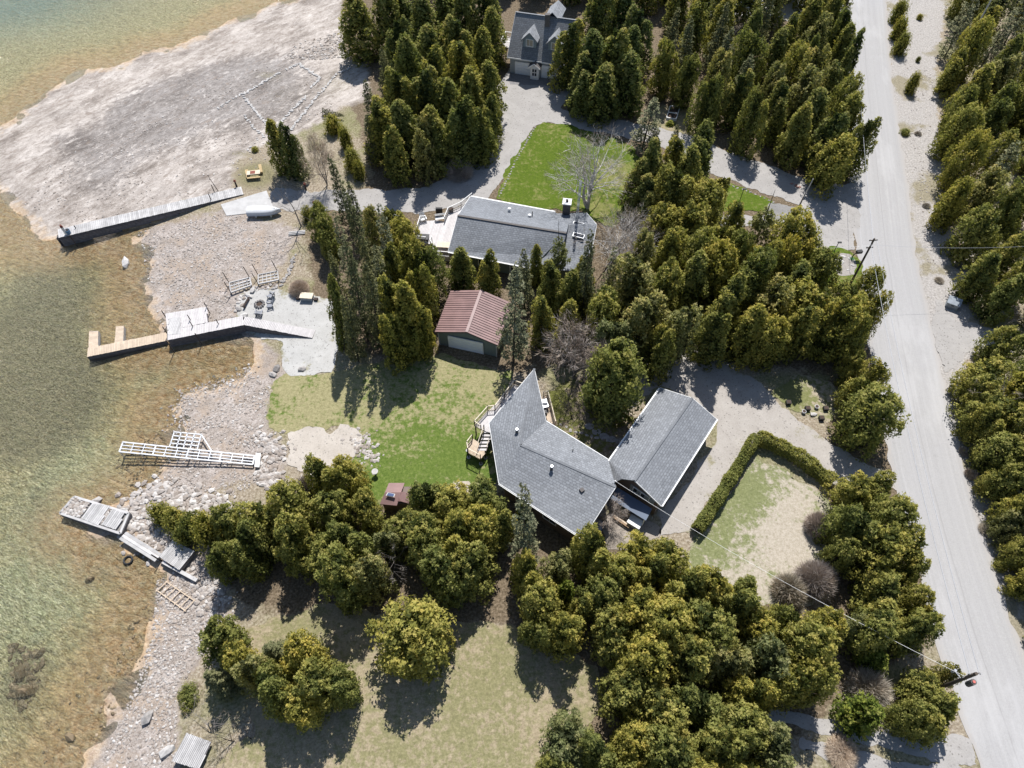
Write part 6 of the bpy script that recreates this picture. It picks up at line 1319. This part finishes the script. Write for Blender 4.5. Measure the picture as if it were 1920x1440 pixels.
q = G(478, 331); pk = root('picnic_table', q, 'cream and yellow picnic table between the two yellow benches', 'table')
for i in range(5): MB().box(q+Vector((0, -.34+i*.17, .75)), (1.9, .155, .05)).build('table_board', M['cream'], pk)
for s_ in (-1, 1): MB().box(q+Vector((0, s_*.75, .45)), (1.9, .26, .05)).build('seat_board', M['yellow_wood'], pk); [MB().beam(q+Vector((x, s_*.6, 0)), q+Vector((x, s_*.2, .73)), .09, .06).build('leg', M['yellow_wood'], pk) for x in (-.7, .7)]
MB().box(q+Vector((-.1, 0, .79)), (.7, .6, .04)).build('cloth', M['rust'], pk); pk.rotation_euler = (0, 0, .15)
# adirondack chairs
def chair(px, py, rz, label, mat, z=None):
    q = G(px, py) if z is None else P(px, py, z); o = root('adirondack_chair', q, label, 'chair', 'slatted garden chairs')
    for i in range(4): MB().beam(q+Vector((-.26+i*.175, -.3, .38)), q+Vector((-.26+i*.175, .28, .28)), .15, .03).build('seat_slat', mat, o)
    for i in range(5): MB().beam(q+Vector((-.28+i*.14, .26, .26)), q+Vector((-.32+i*.16, .6, 1.05-abs(i-2)*.05)), .12, .03, up=(1, 0, 0) if False else (0, 0, 1)).build('back_slat', mat, o)
    for s_ in (-1, 1):
        MB().box(q+Vector((s_*.38, 0, .56)), (.14, .75, .03)).build('arm', mat, o); MB().box(q+Vector((s_*.36, -.3, .27)), (.05, .1, .55)).build('leg', mat, o); MB().box(q+Vector((s_*.36, .3, .27)), (.05, .1, .55)).build('leg', mat, o)
    o.rotation_euler = (0, 0, rz); return o
gch = simple('grey_chair', (.25, .26, .29), .7, .1)
chair(509, 557, -1.9, 'grey slatted chair at the fire pit, back one of the right hand pair', gch); chair(507, 575, -1.3, 'grey slatted chair at the fire pit, front one of the right hand pair', gch); chair(487, 590, 3.1, 'dark grey slatted chair on the near side of the fire pit', gch)
chair(744, 409, 3.0, 'white slatted chair on the grass beside the cottage driveway', M['white']); chair(794, 414, .4, 'white slatted chair in the corner of the cottage deck', M['white'], .92)
q = G(463, 570); o = root('log_bench', q, 'dark narrow log bench left of the fire pit', 'bench'); MB().cyl(q+Vector((.2, .8, .35)), q+Vector((-.2, -.8, .35)), .14, .14, 8).build('seat', M['wood_dark'], o); MB().cyl(q+Vector((.15, .6, 0)), q+Vector((.15, .6, .3)), .12).build('leg', M['wood_dark'], o); MB().cyl(q+Vector((-.15, -.6, 0)), q+Vector((-.15, -.6, .3)), .12).build('leg', M['wood_dark'], o)
q = G(487, 571); fp = root('fire_pit', q, 'round stone fire pit on the pale gravel terrace', 'fire pit')
for i in range(12): a = i*6.283/12; o = link('stone', STONES[i % 5], fp, (math.cos(a)*.55, math.sin(a)*.55, .16)); o.scale = (.2, .2, .3); o.rotation_euler = (0, 0, a)
MB().cyl(q+Vector((0, 0, .02)), q+Vector((0, 0, .07)), .42, .4, 14).build('ash', M['soil'], fp)
q = G(577, 561); o = root('storage_bench', q, 'pale topped storage box at the right end of the fire pit terrace', 'storage box'); MB().box(q+Vector((0, 0, .35)), (1.5, .8, .7)).build('box', M['siding_grey'], o); MB().box(q+Vector((0, 0, .73)), (1.65, .95, .06)).build('lid', M['cream'], o)
for s_ in (-1, 1): MB().box(q+Vector((s_*1.15, -.1, .2)), (.5, .4, .35)).build('side_step', M['wood_dark'], o)
o.rotation_euler = (0, 0, -.1)
for px, py, lab in ((444, 350, 'dark carved post beside the head of the long grey dock'), (574, 356, 'dark rusty post on the far side of the boat drive'), (591, 390, 'dark rusty post on the near side of the boat drive'), (727, 408, 'dark short post beside the white chair on the cottage verge'), (802, 330, 'dark rusty post under the left wood beside the drive')):
    q = G(px, py); o = root('marker_post', q, lab, 'post', 'rusty marker posts'); MB().cyl(q, q+Vector((0, 0, 1.0)), .14, .11, 8).build('shaft', M['wood_dark'], o); MB().cyl(q+Vector((0, 0, 1.0)), q+Vector((0, 0, 1.25)), .2, .08, 8).build('head', M['rust'], o)
q = G(557, 439); o = root('board_stack', q, 'stack of pale boards under the leaning dead tree', 'board stack')
for i in range(4): MB().beam(q+Vector((-1.1, -.3+.14*i, .12+.1*(i % 2))), q+Vector((1.1, .05+.14*i, .12+.1*(i % 2))), .16, .08).build('board', M['deck_grey'], o)
q = G(395, 345); q2 = G(409, 358); o = tag(MB().cyl(q2+Vector((0, 0, 0)), q2+Vector((-.9, .7, 2.3)), .05, .03, 6).build('thin_stick', M['wood_dark'], loc=q2), 'thin leaning stick standing on the rock above the long grey dock', 'stick')
q = G(262, 940); 
q = G(241, 1051); o = root('old_tyre', q, 'dark old tyre lying in the shallow water below the walkway', 'tyre'); n = 16; R0 = .42
V = []; F = []
for i in range(n):
    for k in range(6): a = 6.283*i/n; t_ = 6.283*k/6; V.append(((R0+.11*math.cos(t_))*math.cos(a), (R0+.11*math.cos(t_))*math.sin(a), .12+.1*math.sin(t_)))
for i in range(n):
    for k in range(6): F.append((i*6+k, ((i+1) % n)*6+k, ((i+1) % n)*6+(k+1) % 6, i*6+(k+1) % 6))
link('tread', np_mesh('tyre', V, F, M['black'], smooth=True), o)
q = P(705, 890); o = root('bird_bath', q, 'small white bird bath standing on the main lawn', 'bird bath'); MB().cyl(q, q+Vector((0, 0, .7)), .12, .09, 8).build('stem', M['stone_w'], o); MB().cyl(q+Vector((0, 0, .7)), q+Vector((0, 0, .82)), .2, .36, 12).build('bowl', M['stone_w'], o)
# cottage deck
def ribbed(name, px, py, z, label, cat): return root(name, P(px, py, z), label, cat)
q = P(826, 413, .92); o = root('bench', q, 'white slatted bench against the cottage deck steps', 'bench', None)
for i in range(4): MB().box(q+Vector((0, -.2+i*.13, .44)), (1.4, .11, .03)).build('seat_slat', M['white'], o)
for i in range(3): MB().box(q+Vector((0, .33, .6+i*.14)), (1.4, .03, .1)).build('back_slat', M['white'], o)
for s_ in (-1, 1): MB().box(q+Vector((s_*.62, 0, .22)), (.07, .5, .44)).build('leg', M['white'], o)
o.rotation_euler = (0, 0, .2)
q = P(824, 401, 0); o = root('barbecue', q, 'black barbecue on the ground at the cottage deck steps', 'barbecue'); MB().box(q+Vector((0, 0, .45)), (.9, .5, .8)).build('cabinet', M['black'], o); MB().cyl(q+Vector((-.45, 0, .9)), q+Vector((.45, 0, .9)), .25, .25, 10).build('lid', M['black'], o)
q = P(789, 449, .92); o = root('hot_tub', q, 'dark covered hot tub in the lower corner of the cottage deck', 'hot tub'); MB().box(q+Vector((.2, .1, .2)), (1.75, .9, .4), -.1).build('tub', M['siding_dark'], o); MB().box(q+Vector((.2, .1, .44)), (1.85, 1.0, .08), -.1).build('cover', M['black'], o)
q = P(846, 396, .92); o = root('planter', q, 'round dark grey planter on the cottage deck', 'planter'); MB().cyl(q, q+Vector((0, 0, .45)), .3, .38, 12).build('pot', M['siding_dark'], o); MB().cyl(q+Vector((0, 0, .43)), q+Vector((0, 0, .47)), .34, .34, 12).build('soil', M['soil'], o)
q = P(832, 463, .92); o = root('deck_table', q, 'cream low table on the lower end of the cottage deck', 'table'); MB().box(q+Vector((0, 0, .42)), (1.7, 1.0, .06), -.1).build('top', M['cream'], o); [MB().box(q+Vector((x, y, .2)), (.08, .08, .4)).build('leg', M['cream'], o) for x in (-.7, .7) for y in (-.35, .35)]
q = P(836, 476, .92); o = root('planter_box', q, 'long dark planter box at the lower rail of the cottage deck', 'planter'); MB().box(q+Vector((0, 0, .22)), (1.7, .4, .44), -.1).build('box', M['wood_dark'], o); MB().box(q+Vector((0, 0, .45)), (1.55, .28, .03), -.1).build('soil', M['soil'], o)
# patio behind the house
q = P(1189, 984, 0); o = root('patio_cabinet', q, 'white topped cabinet on the patio beside the wooden seat', 'cabinet'); MB().box(q+Vector((0, 0, .4)), (1.3, .95, .8), -.6).build('body', M['siding_grey'], o); MB().box(q+Vector((0, 0, .83)), (1.45, 1.05, .06), -.6).build('top', M['white'], o)
q = P(1168, 975, 0); o = root('bench', q, 'brown wooden patio seat with pale slats under the leafless tree', 'bench')
R3 = Matrix.Rotation(-.65, 4, 'Z')
for i in range(6): c = q+R3 @ Vector((0, -.5+i*.2, .42)); MB().box(c, (2.0, .17, .04), -.65).build('slat', M['deck_tan'] if i % 2 else simple('seat_brown', (.3, .2, .12), .7), o)
MB().box(q+R3 @ Vector((0, .62, .6)), (2.0, .08, .5), -.65).build('back', M['cream'], o); [MB().box(q+R3 @ Vector((x, y, .2)), (.1, .1, .4), -.65).build('leg', M['cream'], o) for x in (-.9, .9) for y in (-.4, .4)]
q = P(1114, 988, 0); o = root('paddling_pool', q, 'blue grey round tub tucked under the lower corner of the house eave', 'tub'); MB().cyl(q, q+Vector((0, 0, .5)), .85, .95, 18).build('tub', simple('tub_blue', (.14, .18, .27), .5), o); MB().cyl(q+Vector((0, 0, .45)), q+Vector((0, 0, .52)), .8, .8, 18).build('cover', simple('tub_cover', (.4, .45, .55), .5), o)
for i, (px, py) in enumerate(((1105, 800), (1118, 810), (1132, 818), (1147, 824), (1163, 828), (1180, 830))):
    q = P(px, py); o = MB().prism([(q.x+.55*math.cos(a)*(1+.15*math.sin(3*a+i)), q.y+.42*math.sin(a)) for a in np.linspace(0, 6.283, 9)[:-1]], 0, .06+i*.001).build('stepping_stone', M['stone'], loc=(q.x, q.y, 0))
    tag(o, f"flat stepping stone {['nearest the garden cedar trunk', 'second along from the garden cedar', 'third along the garden path', 'fourth along the garden path', 'fifth along the garden path', 'last before the garage wing'][i]}", 'stepping stone', 'stepping stones in the house garden')
# raised beds
q0 = [P(*v, .4) for v in ((1257, 198), (1275, 200), (1268, 223), (1250, 220))]; rb = root('raised_bed', P(1262, 211), 'white framed double vegetable bed in the clearing by the drive', 'raised bed')
MB().prism(inset([(v.x, v.y) for v in q0], .1), 0, .33).build('soil', M['soil'], rb)
for i in range(4): MB().beam(q0[i]-Vector((0, 0, .17)), q0[(i+1) % 4]-Vector((0, 0, .17)), .12, .4).build('frame_board', M['white'], rb)
m0 = q0[0].lerp(q0[3], .55); m1 = q0[1].lerp(q0[2], .55); MB().beam(m0-Vector((0, 0, .17)), m1-Vector((0, 0, .17)), .14, .4).build('divider', M['white'], rb)
tree('sapling', 1257, 231, 18, .6, label='leafy green vegetable plants at the foot of the white framed bed')
# planters by the yard
for px, py, kind, lab in ((1477, 757, 'box', 'dark square planter box at the left end of the pot group'), (1513, 768, 'box', 'dark square planter in the middle of the pot group'), (1547, 768, 'box', 'black edged square planter at the right end of the pot group'), (1539, 786, 'box', 'green edged square planter nearest the gravel yard'), (1506, 774, 'pot', 'small dark round pot with pale rim left of the white stone'), (1530, 765, 'pot', 'pale rimmed round pot at the back of the pot group')):
    q = P(px, py); o = root('planter', q, lab, 'planter', 'planters in the bed by the gravel yard')
    if kind == 'box': MB().box(q+Vector((0, 0, .22)), (.55, .5, .44)).build('box', M['black'], o); MB().box(q+Vector((0, 0, .45)), (.44, .4, .03)).build('soil', M['soil'], o)
    else: MB().cyl(q, q+Vector((0, 0, .35)), .18, .25, 12).build('pot', M['grey_metal'], o); MB().cyl(q+Vector((0, 0, .345)), q+Vector((0, 0, .37)), .2, .2, 12).build('soil', M['soil'], o)
q = P(1525, 778); o = link('boulder', STONES_W[1], None, q+Vector((0, 0, .12))); o.scale = (.42, .36, .4); tag(o, 'white boulder among the pots by the gravel yard', 'boulder')
# bin, mailboxes, lamps, poles
q = P(1783, 574); bn = root('garbage_bin', q, 'grey wooden roadside bin with sloping lid across the road', 'bin'); MB().prism([(q.x-.7, q.y-.45), (q.x+.7, q.y-.45), (q.x+.7, q.y+.45), (q.x-.7, q.y+.45)], 0, [.8, .8, 1.1, 1.1]).build('box', M['siding_grey'], bn); MB().slab([Vector((q.x-.8, q.y-.55, .85)), Vector((q.x+.8, q.y-.55, .85)), Vector((q.x+.8, q.y+.5, 1.2)), Vector((q.x-.8, q.y+.5, 1.2))], .05).build('lid', simple('bin_lid', (.28, .31, .34), .6), bn); MB().box((q.x, q.y-.5, .55), (.3, .05, .06)).build('handle', M['black'], bn)
bn.rotation_euler = (0, 0, -.5)
q = P(1597, 486); mb = root('mailbox', q, 'black mailbox on a curved arm at the road edge by the dark pole', 'mailbox')
pts = [q+Vector((0, 0, 0)), q+Vector((-.1, 0, .5)), q+Vector((-.05, 0, .9)), q+Vector((.3, .1, 1.15))]; b = MB(); [b.cyl(pts[i], pts[i+1], .07, .07, 7) for i in range(3)]; b.build('arm', M['black'], mb); MB().box(q+Vector((.55, .15, 1.25)), (.75, .4, .4), .15).build('box', M['black'], mb); MB().cyl(q, q+Vector((0, 0, .12)), .35, .3, 10).build('base', simple('green_base', (.05, .12, .05), .8), mb)
q = P(1571, 72); mb = root('mailbox', q, 'white mailbox at the road edge near the top of the photo', 'mailbox'); MB().box(q+Vector((0, 0, .5)), (.1, .1, 1.0)).build('post', M['wood_dark'], mb); MB().box(q+Vector((0, 0, 1.15)), (.5, .8, .45)).build('box', M['white'], mb); MB().cyl(q+Vector((0, -.4, 1.35)), q+Vector((0, .4, 1.35)), .25, .25, 10).build('lid', M['white'], mb)
def lamp(px, py, h, label):
    q = P(px, py); o = root('garden_lamp', q, label, 'lamp'); MB().cyl(q, q+Vector((0, 0, h)), .05, .045, 8).build('pole', M['black'], o); MB().box(q+Vector((.12, 0, h+.05)), (.5, .22, .12)).build('lamp_head', M['black'], o); MB().cyl(q, q+Vector((0, 0, .1)), .12, .1, 8).build('base', M['black'], o)
lamp(1383, 388, 3.2, 'slim black lamp post on the wedge of lawn by the second drive'); lamp(1564, 471, 1.6, 'small black garden lamp beside the drive mouth near the dark pole')
q = P(1491, 402); dp = root('rustic_pole', q, 'tall peeled log pole with a side arm between the two drives', 'pole'); MB().cyl(q, q+Vector((.1, 0, 3.2)), .12, .1, 8).build('log', M['bark_grey'], dp); MB().cyl(q+Vector((.1, 0, 3.1)), q+Vector((.35, .1, 6.2)), .1, .05, 8).build('upper_log', M['bark_pale'], dp); MB().cyl(q+Vector((.3, 0, .9)), q+Vector((2.0, 0, 1.1)), .06, .05, 7).build('arm', M['bark'], dp); MB().cyl(q+Vector((.5, -.1, 0)), q+Vector((.35, 0, 1.8)), .1, .08, 8).build('second_log', M['bark_pale'], dp)
fb = P(1492, 405); o = root('flower_box', fb, 'reddish flower box at the foot of the tall peeled log pole', 'planter'); MB().box(fb+Vector((0, -.1, .25)), (.8, .5, .5)).build('box', M['brick'], o); MB().box(fb+Vector((0, -.1, .52)), (.68, .4, .04)).build('soil', M['soil'], o)
stone_row('small heap of orange brown stones beside the big round cedar at the drive', [[(1485, 345), (1493, 349), (1500, 352), (1490, 353)]], .4, (.2, .3), [stone_mesh('brown_stone', M['brick'])], .1, 'rock_pile', 'rock pile')
def upole(base, top_h, lean, label, mat=M['bark'], r=.15, arms=True, trans=False, name='utility_pole'):
    q = P(*base); t_ = q+Vector((lean[0], lean[1], top_h)); o = root(name, q, label, 'pole'); MB().cyl(q-Vector((0, 0, .2)), t_, r, r*.7, 10).build('pole', mat, o)
    if arms:
        for zz, L in ((top_h-.35, .5), (top_h-1.6, .4)):
            c = q+Vector((lean[0], lean[1], 0))*(zz/top_h)+Vector((0, 0, zz)); MB().beam(c-Vector((L, 0, 0)), c+Vector((L, .1, 0)), .09, .11).build('crossarm', mat, o)
            for s_ in (-1, 1): MB().cyl(c+Vector((s_*L*.9, 0, .06)), c+Vector((s_*L*.9, 0, .22)), .05, .03, 6).build('insulator', M['grey_metal'], o)
    if trans:
        c = q+Vector((0, 0, 6.6)); MB().cyl(c+Vector((.5, -.35, -.5)), c+Vector((.5, -.35, .45)), .24, .24, 12).build('transformer', M['siding_dark'], o); MB().cyl(c+Vector((.5, -.35, .46)), c+Vector((.5, -.35, .52)), .12, .12, 10).build('transformer_lid', simple('red_lid', (.45, .12, .1), .6), o)
        MB().beam(c+Vector((-.6, .6, .1)), c+Vector((0, 0, -.3)), .06, .06).build('guy_bracket', M['alu'], o); MB().cyl(c+Vector((-.6, .6, -.3)), c+Vector((-.6, .6, .3)), .12, .12, 8).build('insulator_drum', M['grey_metal'], o)
    return t_
tp1 = upole((1592, 537), 8.8, (-.5, -.2), 'dark utility pole standing at the left road edge above the big wood'); tp2 = upole((1735, 1300), 8.6, (0, 0), 'thick utility pole with transformer at the lower right of the road', trans=True, r=.19)
tp3 = upole((1571, 55), 9, (-.2, 0), 'utility pole at the road edge in the top of the photo'); tp4 = upole((1807, 95), 9, (-.2, 0), 'pale pole in the wood across the road near the top', M['bark_pale'], arms=False); tp5 = upole((1890, 532), 5.5, (0, 0), 'pale leaning pole in the wood across the road level with the side track', M['bark_pale'], arms=False, r=.1)
def wire(a, c, sag, label, r=.022, mat=None):
    n = 16; pts = []
    for i in range(n+1): u = i/n; v = a.lerp(c, u); v.z -= sag*4*u*(1-u); pts.append((v-a, r))
    V, F = tubes([pts], 4); me = np_mesh('wire', V, F, mat or M['grey_metal']); tag(link('power_line', me, None, a), label, 'wire')
wire(tp1+Vector((.4, 0, -.3)), tp2+Vector((.4, 0, -.3)), 1.0, 'right hand overhead wire between the two nearer utility poles'); wire(tp1+Vector((-.4, 0, -.3)), tp2+Vector((-.4, 0, -.3)), 1.0, 'left hand overhead wire between the two nearer utility poles')
wire(tp1+Vector((0, 0, -.3)), tp3+Vector((0, 0, -.3)), 1.1, 'overhead wire running along the road to the topmost utility pole')
wire(tp2+Vector((0, 0, -1.5)), Vector((P(1151, 910, 4.2).x, P(1151, 910, 4.2).y, 5.2)), 1.2, 'pale service wire from the thick pole across the hedge field to the house', .014, M['white'])
wire(tp1+Vector((0, 0, -1.2)), P(1115, 450, 3.2), 1.2, 'pale service wire from the dark pole to the cottage', .014, M['white']); wire(tp1+Vector((0, 0, -1.0)), P(1990, 458, 7.5), .6, 'thin pale wire crossing the road from the dark pole', .011, M['grey_metal'])
tree('smalldark', 428, 1385, 60, 3.2, label='dark crooked leafless tree beside the bottom left platform')
tree('dead', 388, 1365, 50, 2.0, label='pale dead branches arching over the bottom left platform')
tree('shrub', 350, 1180+120, 40, 1.0, label='low olive shrub at the shore side of the meadow cedars')
tree('shrub', 352, 1318, 34, .8, label='tiny yellowish shrub between shore stones and meadow cedars')
tree('shrub', 478, 280, 14, .6, label='small shrub inside the stone ring above the picnic benches')
place_trees()
q = G(588, 216); o = root('fallen_tree', q+Vector((1.2, 0, .5)), 'small fallen conifer lying on the rock shelf near the kite outline', 'fallen tree'); o.rotation_euler = (R_(88), 0, R_(75)); o.scale = (.4, .4, .38)
link('crown', PROTO['spruce'][0][0], o); link('trunk', PROTO['spruce'][0][1], o)
